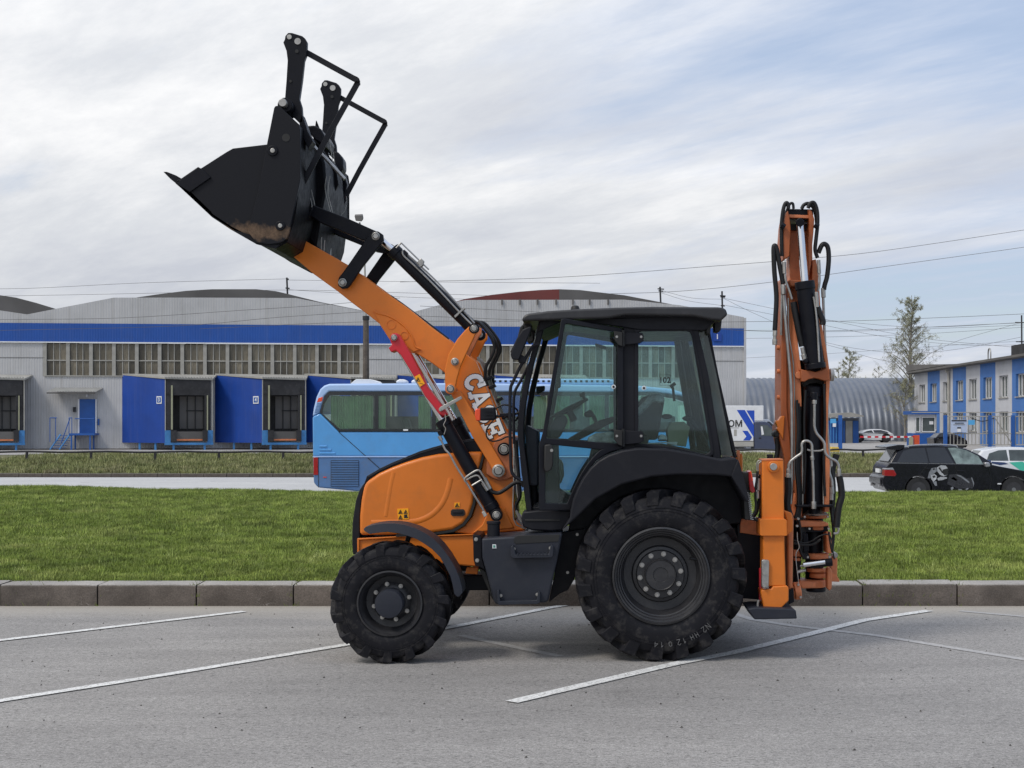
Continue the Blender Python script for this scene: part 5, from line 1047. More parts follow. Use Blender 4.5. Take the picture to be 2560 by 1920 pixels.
for p in ((1285, 1372), (1376, 1370), (1252, 1489), (1343, 1486)): piece('bolt', HB, None, tk_, W(*p, 11.313), scale=(.75, .6, .75))
for i in range(9): MB().rbox(1292+i*9, 1384, 1296+i*9, 1388, 11.25, .06).build('tread_tooth', 'slate', tk_)
P('tank_sticker', [(1231, 1361), (1240, 1361), (1241, 1371), (1231, 1371)], 11.315, .004, 'white', tk_, 0); P('sticker_print', [(1233, 1363), (1238, 1363), (1238, 1369), (1233, 1369)], 11.312, .004, paint('green_print', (.05, .25, .18), .5), tk_, 0)
MB().cyl(W(1234, 1343, 11.5), W(1234, 1306, 11.5), .052, 20).cyl(W(1234, 1310, 11.5), W(1234, 1303, 11.5), .058, 20).build('filler_neck', 'plastic', LO, .004)
# ---- loader arms
AY = 11.95; FAR = .86
arm = [(746, 592), (873, 664), (960, 728), (1020, 770), (1075, 815), (1134, 859), (1169, 888), (1190, 904), (1203, 935), (1222, 985), (1242, 1032), (1262, 1076), (1281, 1102), (1284, 1120), (1276, 1140), (1258, 1150), (1243, 1142), (1225, 1108), (1190, 1046), (1152, 984), (1128, 955), (1111, 931), (1080, 908), (1048, 888), (1022, 869), (1000, 870), (985, 862), (972, 846), (952, 812), (915, 783), (880, 757), (845, 729), (784, 685), (722, 632), (726, 604)]
a1 = P('loader_arm', arm, AY, .13, 'orange', bevel=.008, far=FAR)
P('arm_gusset', [(934, 776), (942, 784), (968, 790), (992, 802), (1016, 822), (1030, 844), (1040, 868), (1052, 874), (1034, 880), (1018, 868), (1000, 870), (985, 862), (972, 846), (950, 812)], AY-.012, .015, 'orange', a1, .006)
MB().ptube([(934, 776), (944, 783), (968, 789), (992, 801), (1016, 821), (1030, 843), (1038, 866), (1052, 873)], AY-.012, .007, 6).build('weld_bead', 'orange', a1)
for px, py, r in ((978, 811, 12), (1011, 839, 10.5)):
    c_ = W(px, py, AY-.013); rr = r/F*AY; MB().lathe(c_, [(rr, .006), (rr, -.004), (rr*.86, -.004), (rr*.82, .006)], 28).build('gusset_opening', 'orange', a1)
MB().ptube([(975, 742), (1004, 762), (1060, 804), (1120, 850)], AY+.40, .02, 6).build('arm_hose', 'hose', LO)
# cross tube between arms
MB().cyl(W(1120, 885, AY+.1), W(1120, 885, AY+.1)+Vector((0, .84, 0)), .07, 16).build('cross_tube', 'orange', LO)
# levelling links down to the tower
P('lower_link', [(1128, 985), (1150, 975), (1168, 1005), (1200, 1062), (1232, 1118), (1262, 1168), (1264, 1186), (1250, 1194), (1236, 1186), (1222, 1158), (1180, 1090), (1150, 1030)], AY-.07, .06, 'orange', bevel=.006, far=FAR+.08)
# rocker plates
rk = [(1175, 814), (1185, 808), (1196, 814), (1196, 828), (1189, 836), (1168, 880), (1152, 915), (1142, 950), (1138, 975), (1128, 984), (1118, 980), (1113, 969), (1112, 922), (1121, 885), (1143, 848), (1162, 826)]
P('rocker_plate', rk, AY-.14, .035, 'orange', bevel=.008, far=FAR+.27)
P('rocker_plate', rk, AY+.17, .03, 'rust_orange', bevel=.006, far=.38)
pin(1185, 821, AY-.145, 8); pin(1137, 904, AY-.15, 7, boss='bolt', br=1.4); pin(1126, 972, AY-.15, 9, boss='orange', br=1.5)
c_ = W(1200, 837, AY+.72); MB().disc(1200, 837, AY+.72, 14, .04).build('boss', 'black', LO, .003); MB().disc(1200, 837, AY+.71, 7, .04).build('pin', 'bolt', LO, .002)
# bell crank links near the bucket
P('tilt_link', [(845, 700), (848, 692), (858, 680), (920, 590), (930, 579), (945, 578), (957, 586), (959, 600), (950, 612), (905, 668), (876, 712), (868, 720), (855, 722), (845, 714)], AY-.09, .05, 'black', bevel=.006, far=FAR+.13)
pin(939, 590, AY-.095, 8, boss='bolt', br=1.3); pin(856, 706, AY-.095, 7.5, boss='bolt', br=1.4); pin(981, 637, AY+.66, 7, boss='black')
P('bucket_link', [(758, 497), (770, 496), (787, 514), (870, 546), (952, 583), (956, 598), (944, 606), (928, 604), (905, 600), (860, 580), (800, 556), (762, 530), (750, 516)], AY-.02, .10, 'black', bevel=.008, far=FAR-.08)
pin(761, 510, AY-.075, 8); MB().cyl(W(939, 590, AY-.05), W(939, 590, AY-.05)+Vector((0, .95, 0)), .035, 14).build('cross_pin', 'black', LO); MB().cyl(W(761, 510, AY-.05), W(761, 510, AY-.05)+Vector((0, .95, 0)), .03, 14).build('cross_pin', 'black', LO)
# tilt cylinders
def cylinder(p0, p1, p2, Y, rb, rr, name='hydraulic_cylinder', rodm='chrome', far=None, m='black'):
    for d in ([0] if far is None else [0, far]):
        o_ = shift(MB().ptube([p1, p2], Y, rb, 28, 0), d).build(name, m, LO, ang=50); a = W(*p1, Y); b = W(*p2, Y); u = (b-a).normalized()
        shift(MB().cyl(a-u*.012, a+u*.05, rb*1.14, 28), d).build('gland', m, o_, .004); shift(MB().ptube([p0, p1], Y, rr, 20, 0), d).build('rod', rodm, o_); shift(MB().cyl(b-u*.03, b+u*.03, rb*1.06, 24), d).build('end_cap', m, o_, .004)
cylinder((939, 590), (984, 626), (1172, 811), AY+.05, .056, .028, far=FAR-.10)
pt = MB()
pt.ptube([(1006, 628), (1010, 640), (1040, 668), (1090, 718), (1150, 782), (1180, 812)], AY-.02, .008, 6); pt.ptube([(1014, 632), (1050, 664), (1100, 712), (1160, 778), (1186, 808)], AY+.0, .008, 6)
pt.ptube([(1000, 612), (1003, 607), (1072, 674)], AY-.02, .007, 6, 0); pt.ptube([(990, 620), (1003, 607)], AY-.02, .007, 6, 0); pt.build('position_rod', 'steel', LO)
MB().plate([(1043, 655), (1052, 645), (1060, 652), (1057, 664), (1050, 668)], AY-.04, .05).build('indicator_bracket', 'steel', LO, .004); MB().plate([(1001, 632), (1010, 623), (1020, 632), (1016, 642), (1008, 640)], AY-.02, .05).build('port_block', 'black', LO, .006)
MB().plate([(1135, 790), (1159, 768), (1162, 771), (1138, 794)], AY-.05, .09).build('pipe_clamp', 'steel', LO)
for k, (dx, dy_) in enumerate(((0, 0), (8, 4), (15, 2))):
    MB().ptube([(1180+dx, 803+dy_), (1196+dx, 806+dy_), (1215+dx, 826+dy_), (1231+dx, 850+dy_), (1236+dx, 872+dy_), (1227+dx, 895+dy_), (1215+dx*1.2, 918+dy_), (1213+dx*1.3, 945+dy_), (1219+dx, 965)], AY+.02+.05*k, .0135, 8).build('hydraulic_hose', 'hose', LO)
for k in range(3): MB().ptube([(1193+k*4, 893+k*2), (1205+k*4, 915), (1228+k*4, 975), (1250+k*3, 1030), (1270+k*2, 1072)], AY+.03+.03*k, .008, 6).build('arm_pipe', 'steel', LO)
for p in ((1218, 948), (1225, 970), (1243, 1002), (1258, 1045)): MB().plate([(p[0]-5, p[1]-3), (p[0]+12, p[1]-10), (p[0]+15, p[1]-4), (p[0]-2, p[1]+4)], AY-.01, .1).build('pipe_clamp', 'black', LO, .003)
# lift cylinders with the red safety lock
cylinder((985, 846), (1107, 1052), (1229, 1266), AY-.13, .060, .030, far=FAR+.22)
P('port_boss', [(1092, 1078), (1102, 1074), (1110, 1086), (1098, 1092)], AY-.19, .06, 'black'); pin(1241, 1288, AY-.19, 9, br=1.7)
MB().plate([(1215, 1272), (1244, 1260), (1257, 1285), (1250, 1302), (1232, 1302), (1226, 1290)], AY-.15, .08).build('cylinder_eye', 'black', LO, .01)
rl_ = [(975, 839), (981, 834), (990, 832), (997, 836), (1025, 882), (1052, 932), (1068, 966), (1086, 990), (1103, 1012), (1118, 1036), (1110, 1041), (1096, 1034), (1080, 1012), (1062, 990), (1050, 968), (1025, 925), (1002, 888), (989, 876), (978, 881), (971, 870), (980, 862), (976, 854)]
rd = P('safety_lock', rl_, AY-.225, .16, 'red', bevel=.008); pin(985, 844, AY-.235, 7, rd, 'red', 1.5, .03)
P('warning_sticker', [(1036, 942), (1049, 935), (1062, 959), (1050, 967)], AY-.231, .006, 'yellow', rd, 0); tri(1045, 949, 5, AY-.233, rd); stroke(MB(), [((W(1049, 958, 11.7)).x, W(1049, 958, 11.7).z), (W(1057, 960, 11.7).x, W(1057, 960, 11.7).z)], .004, AY-.232, 0).build('warning_symbol', 'ink', rd)
P('lock_strap', [(1097, 1022), (1101, 1017), (1152, 990), (1156, 996), (1103, 1028), (1099, 1029)], AY-.25, .02, 'steel', bevel=.002); MB().disc(1100, 1024, AY-.262, 3, .02).build('pin', 'bolt', LO)
MB().ptube([(1113, 1036), (1114, 1050), (1109, 1062), (1114, 1072), (1110, 1086)], AY-.24, .004, 5).build('lock_cable', 'steel', LO)
pz = MB(); pz.ptube([(1098, 1092), (1103, 1100), (1112, 1122), (1125, 1137), (1140, 1165), (1162, 1200), (1187, 1240), (1208, 1275), (1211, 1286)], AY-.20, .009, 7)
pz.ptube([(1163, 1204), (1162, 1197), (1172, 1188), (1190, 1177), (1200, 1178), (1212, 1196), (1218, 1203)], AY-.21, .009, 7); pz.ptube([(1166, 1200), (1185, 1190), (1196, 1190), (1203, 1200), (1213, 1215)], AY-.215, .008, 7); pz.ptube([(1180, 1214), (1205, 1199)], AY-.215, .008, 6, 0); pz.build('cylinder_pipe', 'steel', LO)
for a, b in (((1212, 1195), (1226, 1222)), ((1206, 1206), (1219, 1226))): MB().ptube([a, b], AY-.2, .016, 8, 0).build('pipe_fitting', 'steel', LO)
MB().ptube([(1225, 1222), (1232, 1230), (1248, 1232), (1268, 1220), (1285, 1208), (1302, 1206), (1310, 1216)], AY-.19, .017, 10).build('hydraulic_hose', 'hose', LO)
MB().plate([(1204, 1280), (1212, 1278), (1218, 1288), (1210, 1294)], AY-.21, .03).build('pipe_fitting', 'bolt', LO, .003); MB().ptube([(1098, 1090), (1104, 1101)], AY-.2, .016, 8, 0).build('pipe_fitting', 'steel', LO)
pin(1246, 1177, AY-.09, 12, br=1.35, boss='bolt'); pin(1260, 1123, AY-.03, 11, br=1.5)
# lettering on the arm
cA = W(1185, 955, AY); dt = Vector((.372, 0, -.928)); upv = Vector((.928, 0, .372)); H = .172; ADV = .147
def letter(ch, k, w, m, e):
    mb = MB(); q = lambda a, b: ((cA+dt*(k*ADV+(a-.4)*H*.92)+upv*((b-.5)*H)).x, (cA+dt*(k*ADV+(a-.4)*H*.92)+upv*((b-.5)*H)).z)
    arc = lambda cx_, cy_, r1, r2, a, b, n: [(cx_+r1*math.cos(math.radians(a+(b-a)*i/n)), cy_+r2*math.sin(math.radians(a+(b-a)*i/n))) for i in range(n+1)]
    S_ = {'C': [arc(.42, .5, .31, .37, 38, 322, 16), [(.68, .70), (.68, .92)]],
          'A': [[(.12, .05), (.42, .93)], [(.42, .93), (.74, .05)], [(.22, .30), (.64, .30)], [(-.02, .09), (.24, .09)], [(.60, .09), (.88, .09)]],
          'S': [arc(.42, .70, .27, .19, 20, 270, 10)+arc(.42, .31, .27, .20, 90, -160, 10)[1:]],
          'E': [[(.16, .09), (.16, .91)], [(0, .09), (.74, .09)], [(0, .91), (.72, .91)], [(.16, .5), (.55, .5)], [(.72, .09), (.72, .28)], [(.70, .91), (.70, .74)], [(.55, .40), (.55, .60)]]}[ch]
    for j, st_ in enumerate(S_): stroke(mb, [q(*p) for p in st_], w*H, AY-.002-j*.0005, e)
    return mb
M['letterwhite'] = paint('white_vinyl', (.86, .86, .86), .4, var=.02)
for k, ch in enumerate('CASE'):
    letter(ch, k, .285 if ch in 'CS' else .245, 'ink', .0).build('letter_outline', 'ink', a1, ang=10); letter(ch, k, .215 if ch in 'CS' else .17, 'white', .004).build('letter', 'letterwhite', a1, ang=10)
# indicator lamp on the arm
lm_ = P('work_lamp', [(1200, 1019), (1237, 1018), (1240, 1046), (1234, 1051), (1202, 1052), (1198, 1046)], AY-.36, .12, 'plastic', bevel=.012, seg=3); P('indicator_lens', [(1188, 1022), (1201, 1021), (1201, 1052), (1190, 1052), (1187, 1040)], AY-.365, .12, 'amber', lm_, .008)
for i in range(3): MB().rbox(1212, 1026+i*8, 1232, 1029+i*8, AY-.37, .03).build('rib', 'plastic', lm_)
MB().ptube([(1236, 1048), (1225, 1060), (1216, 1076), (1218, 1094), (1230, 1103), (1250, 1100), (1268, 1092), (1285, 1096)], AY-.12, .007, 6).build('lamp_cable', 'hose', LO); MB().ptube([(1238, 1040), (1260, 1040), (1285, 1036), (1300, 1030)], AY-.28, .010, 6).build('lamp_cable', 'hose', LO); MB().ptube([(1240, 1020), (1262, 1012), (1290, 1022), (1296, 1040), (1286, 1052), (1270, 1046), (1272, 1030)], AY-.25, .008, 6).build('lamp_cable', 'hose', LO)
P('lamp_bracket', [(1249, 1033), (1288, 1032), (1288, 1042), (1250, 1042)], AY-.3, .05, 'black')
# ---- bucket
KB = 11.32; BW = 2.30
bsh = [(438, 457), (530, 541), (577, 572), (642, 605), (690, 622), (718, 606), (738, 545), (750, 450), (748, 313), (697, 268)]
A = [W(*p, KB) for p in bsh]
def sheet_from(path, th, dy):
    n = len(path); up = []; 
    for i, p in enumerate(path):
        d = (path[min(i+1, n-1)]-path[max(i-1, 0)]).normalized(); up.append(p+Vector((-d.z, 0, d.x))*th)
    ring = path+up[::-1]; return MB().prism(ring, [p+Vector((0, dy, 0)) for p in ring])
bk = sheet_from(A, .022, BW).build('bucket', 'deepblack', LO, .003)
outer = [(685, 270), (688, 265), (694, 264), (700, 267), (748, 311), (751, 330), (751, 448), (722, 584), (718, 596), (708, 604), (696, 608), (672, 611), (640, 606), (619, 578), (645, 480), (667, 361)]
t = NT('muddy_black_paint'); sp = t.N.new('ShaderNodeSeparateXYZ'); gg = t.N.new('ShaderNodeNewGeometry'); t.L.new(gg.outputs['Position'], sp.inputs[0])
zz = t.math('ADD', sp.outputs[2], t.math('MULTIPLY', t.noise(5, 8, .7), .28)); zlo = W(0, 594, KB).z; zhi = W(0, 562, KB).z
mask = t.ramp(t.math('ADD', t.math('MULTIPLY', zz, -2.2), 2.2*(zhi+.155)), [(.0, 0.0), (.10, 1.0)]); mask2 = t.ramp(t.math('ADD', t.math('MULTIPLY', zz, -2.2), 2.2*(zlo+.155)), [(.0, 1.0), (.10, 0.0)])
t.L.new(t.mix(t.math('MULTIPLY', mask, mask2), (.007, .0075, .011), t.ramp(t.noise(26, 6, .7), [(.3, (.06, .038, .024)), (.7, (.17, .11, .07))])), t.b.inputs['Base Color']); t.b.inputs['Roughness'].default_value = .5; t.b.inputs['Specular IOR Level'].default_value = .22; M['mud'] = t.m
P('side_plate', outer, KB-.03, .03, 'mud', bk, .004, far=BW+.03)
inner_ = [(667, 361), (582, 371), (566, 380), (502, 421), (495, 417), (440, 455), (438, 458), (473, 488), (530, 543), (577, 574), (640, 607), (700, 600), (700, 380)]
P('side_wall', inner_, KB, .022, 'mud', bk, .003, far=BW-.02)
P('side_cutter', [(495, 418), (502, 421), (527, 443), (474, 480), (440, 458)], KB-.018, .05, 'black', bk, .003, far=BW-.01)
P('wear_plate', [(577, 574), (622, 585), (660, 606), (700, 612), (690, 622), (640, 610)], KB-.012, .03, 'black', bk, .003)
MB().prism([W(438, 457, KB), W(446, 448, KB), W(530, 530, KB), W(530, 543, KB)], [v+Vector((0, BW, 0)) for v in (W(438, 457, KB), W(446, 448, KB), W(530, 530, KB), W(530, 543, KB))]).build('cutting_edge', 'black', bk, .003)
for i in range(8):
    y = .04+i*(BW-.14)/7; v0 = [W(401, 425, KB), W(413, 427, KB), W(436, 436, KB), W(455, 447, KB), W(446, 462, KB), W(438, 458, KB), (W(422, 445, KB))]
    cc = sum(v0, Vector())/7; A_ = [v+Vector((0, y+(.035 if k < 1 else 0), 0)) for k, v in enumerate(v0)]; B_ = [v+Vector((0, y+(.045 if k < 1 else .075), 0)) for k, v in enumerate(v0)]
    MB().prism(A_, B_).build('tooth', 'black', bk, .004)
for px, py, r, hole in ((681, 376, 13, 1), (715, 344, 10, 2), (700, 564, 12, 1)):
    if hole == 2: MB().disc(px, py, KB-.033, r, .01).build('pin_hole', 'ink', bk)
    else: MB().disc(px, py, KB-.045, r, .03).build('boss', 'black', bk, .004); MB().disc(px, py, KB-.055, r*.45, .03).build('pin', 'bolt', bk, .003)
MB().cyl(W(706, 256, KB), W(706, 256, KB)+Vector((0, .4, 0)), .034, 24).build('pivot_pin', 'steel', bk, .004); MB().cyl(W(712, 262, KB+.06), W(712, 262, KB+.06)+Vector((0, .25, 0)), .06, 24).build('pivot_boss', 'black', bk, .004)
# hinge plates behind the bucket
hp = [(752, 330), (764, 360), (766, 440), (777, 500), (781, 520), (772, 545), (757, 565), (750, 590), (748, 618), (740, 628), (728, 632), (704, 630), (700, 615), (690, 622), (660, 615), (700, 600), (722, 585), (752, 450)]
for dy in (.0, .17, .86, 1.03): P('hinge_plate', hp, AY-.13+dy, .03, 'deepblack', bk, .003)
pin(733, 604, AY-.14, 8, bk); MB().cyl(W(733, 604, AY-.1), W(733, 604, AY-.1)+Vector((0, 1.1, 0)), .04, 14).build('hinge_pin', 'black', bk)
P('fork_bracket', [(754, 284), (760, 300), (770, 330), (782, 352), (770, 372), (752, 330), (748, 306)], 11.5, .14, 'black', bk, .004)
P('stop_plate', [(790, 300), (802, 330), (812, 345), (822, 390), (840, 420), (846, 460), (800, 560), (785, 640), (790, 500), (775, 400)], AY+.55, .04, 'deepblack', bk, .003)
P('clam_jaw', [(766, 330), (800, 372), (812, 410), (816, 470), (800, 560), (790, 620), (772, 600), (775, 500), (768, 420)], AY+.1, .9, 'deepblack', bk, .02)
for a, b, r_, m in (((771, 500), (776, 560), .03, 'black'), ((823, 540), (820, 640), .028, 'bolt'), ((808, 470), (816, 380), .026, 'steel')): MB().ptube([a, b], AY+.75, r_, 14, 0).build('clam_cylinder', m, bk)
MB().ptube([(751, 322), (790, 372), (820, 402), (862, 448)], KB+.5, .016, 8, 0).build('clam_rod', 'steel', bk)
P('latch_block', [(848, 438), (862, 440), (868, 462), (862, 490), (848, 520), (838, 500), (842, 460)], KB+1.95, .12, 'black', bk, .01); P('latch_block', [(833, 376), (846, 380), (857, 396), (858, 420), (845, 440), (835, 410)], KB+1.75, .2, 'black', bk, .015)
P('pivot_cam', [(768, 314), (786, 313), (802, 322), (811, 338), (806, 360), (788, 350), (775, 335)], 11.9, .5, 'black', bk, .012)
for Y_, l_ in ((11.80, [(765, 450), (779, 508), (779, 518)]), (11.80, [(771, 441), (787, 513)]), (12.03, [(816, 440), (813, 474), (826, 529)]), (12.03, [(825, 440), (820, 481), (832, 532)]), (12.03, [(767, 355), (760.5, 419)]), (12.03, [(775, 366), (770.5, 415)]),
              (12.03, [(824, 350), (832, 406)]), (12.03, [(833, 380), (837, 411)]), (11.79, [(728, 549), (731, 561), (725, 590)]), (12.0, [(780, 537), (768, 548), (759, 565), (758, 600)]), (12.0, [(761, 541), (751, 558), (750, 609)]), (12.03, [(804, 593), (803, 626)]), (12.03, [(812, 600), (810, 630)]), (12.9, [(866, 490), (867, 512), (860, 530), (850, 540)])):
    MB().ptube(l_, Y_, .0032, 4, 3).build('lit_plate_edge', 'bolt', bk)  # thin bright tubes stand for light caught on the plate edges
# folded forks: arm plate and bent bar, near and far
fk1 = [(708, 106), (712, 98), (713, 90), (720, 82), (728, 82), (754, 90), (761, 96), (767, 106), (766, 137), (760, 153), (755, 200), (748, 249), (754, 268), (757, 306), (748, 307), (722, 282), (706, 268), (712, 250), (716, 200), (719, 151), (716, 127)]
KF = 11.5; FD = 1.60
for dy in (0, FD):
    f_ = shift(MB().plate(fk1, KF, .035), dy).build('fork_arm', 'black', bk, .004); shift(MB().plate([(x+1.5, y) for x, y in fk1], KF+.105, .035), dy).build('fork_arm', 'black', bk, .004)
    for px, py, r, m in ((723, 92, 6, 'bolt'), (744, 103, 8, 'steel'), (742, 128, 4.5, 'ink'), (726, 203, 3.5, 'ink')): shift(MB().disc(px, py, KF-.008, r, .02 if m == 'ink' else .15), dy).build('pin', m, bk)
    shift(MB().tube([W(764, 130, KF+.06), W(822, 162, KF+.06), W(884, 196, KF+.06), W(892, 200, KF+.06), W(893, 208, KF+.06), W(886, 222, KF+.06), W(820, 340, KF+.06), W(752, 470, KF+.06)], .032, 4, 2), dy).build('fork_tine', 'plastic', bk, .004, ang=25)
# ---- cab
CY0 = 11.60; CYF = 13.12; CF = CYF-CY0
roof_ = [(1304, 803), (1307, 792), (1314, 786), (1324, 783), (1352, 780), (1369, 777), (1444, 772.5), (1540, 768.5), (1631, 766.5), (1795, 767.5), (1808, 769), (1815, 774), (1820, 786), (1803, 802), (1780, 800), (1730, 790), (1564, 788), (1519, 796), (1400, 800), (1347, 801)]
cr_ = P('cab_roof', roof_, 11.45, 1.82, 'roofplastic', bevel=.03, seg=4)
P('roof_lining', [(1349, 800), (1400, 799), (1519, 795), (1564, 788), (1735, 790), (1790, 802), (1762, 826), (1594, 824), (1560, 818), (1412, 800), (1400, 806), (1345, 830)], CY0-.02, CF+.06, 'plastic', bevel=.008)
P('roof_lamp', [(1786, 798), (1805, 798), (1802, 826), (1796, 831), (1786, 829)], 11.75, .16, 'ink', cr_, .008, far=1.1); P('roof_lamp', [(1764, 800), (1778, 800), (1776, 836), (1766, 834)], 11.6, .12, 'ink', cr_, .008); MB().cyl(W(1438, 776, 12.4), W(1438, 764, 12.4), .045, 16, .03).build('beacon_socket', 'ink', cr_, .01)
P('front_lamp_housing', [(1308, 806), (1330, 804), (1326, 840), (1312, 846), (1302, 830)], 11.9, .2, 'ink', cr_, .01, far=.75)
apl = [(1349, 800), (1366, 800), (1352, 850), (1337, 900), (1324, 960), (1313, 1020), (1309, 1076), (1311, 1114), (1320, 1180), (1331, 1278), (1316, 1278), (1306, 1200), (1297, 1114), (1293, 1076), (1298, 1020), (1308, 960), (1326, 890), (1340, 840)]
P('front_pillar', apl, CY0, .09, 'plastic', bevel=.008, far=CF-.09)
P('mid_pillar', [(1558, 800), (1596, 800), (1594, 1130), (1556, 1122)], CY0, .09, 'plastic', bevel=.008, far=CF-.09)
P('rear_pillar', [(1722, 812), (1744, 818), (1772, 940), (1804, 1148), (1782, 1148), (1750, 960), (1728, 830)], CY0, .09, 'plastic', bevel=.008, far=CF-.09)
P('rear_post', [(1764, 820), (1774, 822), (1795, 930), (1843, 1143), (1836, 1146), (1828, 1120), (1788, 940)], CY0+.14, .05, 'plastic', bevel=.006, far=CF-.33)
# window rings and panes on the near side
rwin = [(1596, 832), (1604, 828), (1715, 827), (1725, 830), (1730, 842), (1750, 940), (1777, 1122), (1774, 1131), (1764, 1136), (1724, 1127), (1690, 1119), (1642, 1113), (1596, 1109)]
def grow(pts, g):
    cx_ = sum(p[0] for p in pts)/len(pts); cy_ = sum(p[1] for p in pts)/len(pts); sx = (max(p[0] for p in pts)-min(p[0] for p in pts))/2; sy = (max(p[1] for p in pts)-min(p[1] for p in pts))/2
    return [(cx_+(x-cx_)*(1+g/sx), cy_+(y-cy_)*(1+g/sy)) for x, y in pts]
q_ = MB().ring(grow(rwin, 9), rwin, CY0-.01, .05).build('rear_side_window_frame', 'plastic', LO, .005); MB().plate(rwin, CY0+.01, .006).build('glass', 'glass', q_)
P('quarter_glass', [(1745, 826), (1766, 826), (1790, 930), (1831, 1140), (1805, 1146), (1772, 950)], CY0+.1, .008, 'dirty_glass', bevel=0, far=CF-.25)
P('belt_panel', [(1556, 1106), (1594, 1109), (1642, 1112), (1724, 1127), (1770, 1138), (1800, 1150), (1556, 1150)], CY0-.005, .08, 'plastic', far=CF-.08)
MB().prism([W(1767, 824, 11.78), W(1771, 824, 11.78), W(1841, 1143, 11.78), W(1836, 1143, 11.78)], [v+Vector((0, 1.2, 0)) for v in (W(1767, 824, 11.78), W(1771, 824, 11.78), W(1841, 1143, 11.78), W(1836, 1143, 11.78))]).build('rear_glass', 'glass', LO)
wsP = [(1347, 806), (1334, 860), (1316, 920), (1303, 980), (1296, 1060), (1299, 1114), (1306, 1190)]; wA = [W(*p, 11.7) for p in wsP]; wA2 = [a+Vector((-.006, 0, 0)) for a in wA][::-1]
MB().prism(wA+wA2, [v+Vector((0, 1.32, 0)) for v in wA+wA2]).build('windscreen', 'glass', LO)
# door, standing slightly ajar: hinge line at the mid pillar, leading edge swung out
dY = lambda x, y: 11.56-(1556-x)/(1556-1350)*.20
dout = [(1403, 797), (1412, 796), (1553, 820), (1559, 826), (1559, 1110), (1556, 1122), (1530, 1128), (1511, 1138), (1490, 1152), (1474, 1172), (1458, 1195), (1444, 1222), (1434, 1250), (1426, 1276), (1347, 1276), (1347, 1114), (1357, 1080), (1380, 940)]
din = [(1412, 812), (1418, 809), (1535, 829), (1543, 834), (1543, 1100), (1541, 1110), (1512, 1120), (1500, 1125), (1480, 1145), (1464, 1166), (1449, 1190), (1436, 1216), (1424, 1242), (1417, 1259), (1363, 1258), (1363, 1120), (1368, 1078), (1390, 945)]
dr = MB().ring(dout, din, dY, .045).build('cab_door', 'plastic', LO, .006)
MB().plate([(1357, 1096), (1370, 1096), (1543, 1109), (1551, 1116), (1500, 1124), (1430, 1117), (1360, 1110)], dY, .045).build('door_bar', 'plastic', dr, .005)
MB().plate([(1411, 811), (1543, 831), (1545, 1110), (1362, 1098), (1390, 945)], lambda x, y: dY(x, y)+.02, .006).build('door_glass', 'glass', dr); MB().plate([(1362, 1108), (1500, 1122), (1464, 1166), (1436, 1216), (1418, 1260), (1362, 1259)], lambda x, y: dY(x, y)+.02, .006).build('lower_door_glass', 'glass', dr)
for y0_, y1_ in ((828, 862), (1074, 1112)):
    MB().plate([(1535, y0_), (1556, y0_+2), (1556, y1_+4), (1546, y1_), (1535, y1_-14)], 11.50, .03).build('hinge', 'ink', dr, .004); MB().plate([(1560, y0_+2), (1605, y0_+4), (1609, y0_+10), (1609, y1_-10), (1600, y1_-4), (1560, y1_)], 11.545, .04).build('hinge', 'plastic', dr, .004)
    MB().ptube([(1558, y0_-2), (1558, y1_+4)], 11.53, .014, 10, 0).build('hinge_pin', 'ink', dr)
    for px in (1542, 1603): piece('bolt', HB, None, dr, W(px, (y0_+y1_)/2-3, 11.50 if px < 1550 else 11.545), scale=(.6, .5, .6))
P('door_latch', [(1361, 1112), (1376, 1110), (1383, 1120), (1383, 1160), (1378, 1176), (1364, 1182), (1360, 1170)], 11.33, .08, 'ink', dr, .01); MB().disc(1379, 1126, 11.325, 4, .02).build('key_lock', 'steel', dr)
for px, py in ((1534, 967), (1610, 970)): MB().disc(px, py, 11.52 if px < 1600 else CY0-.0, 5.5, .012).build('stud', 'white', dr); MB().disc(px, py, 11.51 if px < 1600 else CY0-.01, 3, .012).build('stud', 'ink', dr)
text('sticker_text', '102', .066, 'ink', q_, W(1662, 951, CY0), X, Z, .0015, .0015); text('sticker_text', 'дБ', .024, 'ink', q_, W(1674, 954, CY0), X, Z, .0015); 
for l_ in ([(1649, 937), (1677, 937)], [(1649, 963), (1677, 963)], [(1649, 937), (1649, 963)], [(1677, 937), (1677, 963)]): MB().ptube(l_, CY0+.002, .0015, 4, 0).build('sticker_border', 'ink', q_)
# cab lower body, floor and far side
P('cab_sill', [(1306, 1280), (1345, 1276), (1430, 1276), (1424, 1300), (1404, 1326), (1380, 1328), (1330, 1326), (1308, 1318), (1303, 1296)], 11.50, .3, 'plastic', bevel=.012)
P('sill_step', [(1312, 1298), (1400, 1298), (1400, 1303), (1312, 1303)], 11.49, .02, 'ink', bevel=.002)
P('cab_floor', [(1330, 1268), (1440, 1268), (1440, 1284), (1330, 1284)], 11.62, 1.5, 'black'); P('firewall', [(1312, 1110), (1344, 1080), (1344, 1276), (1330, 1276), (1318, 1180)], 12.35, .7, 'plastic', bevel=.02)
P('toe_panel', [(1314, 1062), (1345, 1078), (1346, 1215), (1326, 1215), (1316, 1130)], 11.80, .5, 'slate', bevel=.015)
P('far_side_wall', [(1328, 1140), (1400, 1130), (1480, 1150), (1440, 1270), (1335, 1272)], CYF-.1, .06, 'plastic', bevel=.01) if False else None
fd = MB().ring([(x, y) for x, y in dout], [(x, y) for x, y in din], CY0, .05); shift(fd, CF-.06).build('far_door', 'plastic', LO, .005)
shift(MB().ring(grow(rwin, 9), rwin, CY0, .05), CF-.05).build('far_window_frame', 'plastic', LO, .005)
shift(MB().plate([(1357, 1098), (1549, 1112), (1549, 1124), (1357, 1112)], CY0, .04), CF-.05).build('far_door_bar', 'plastic', LO)
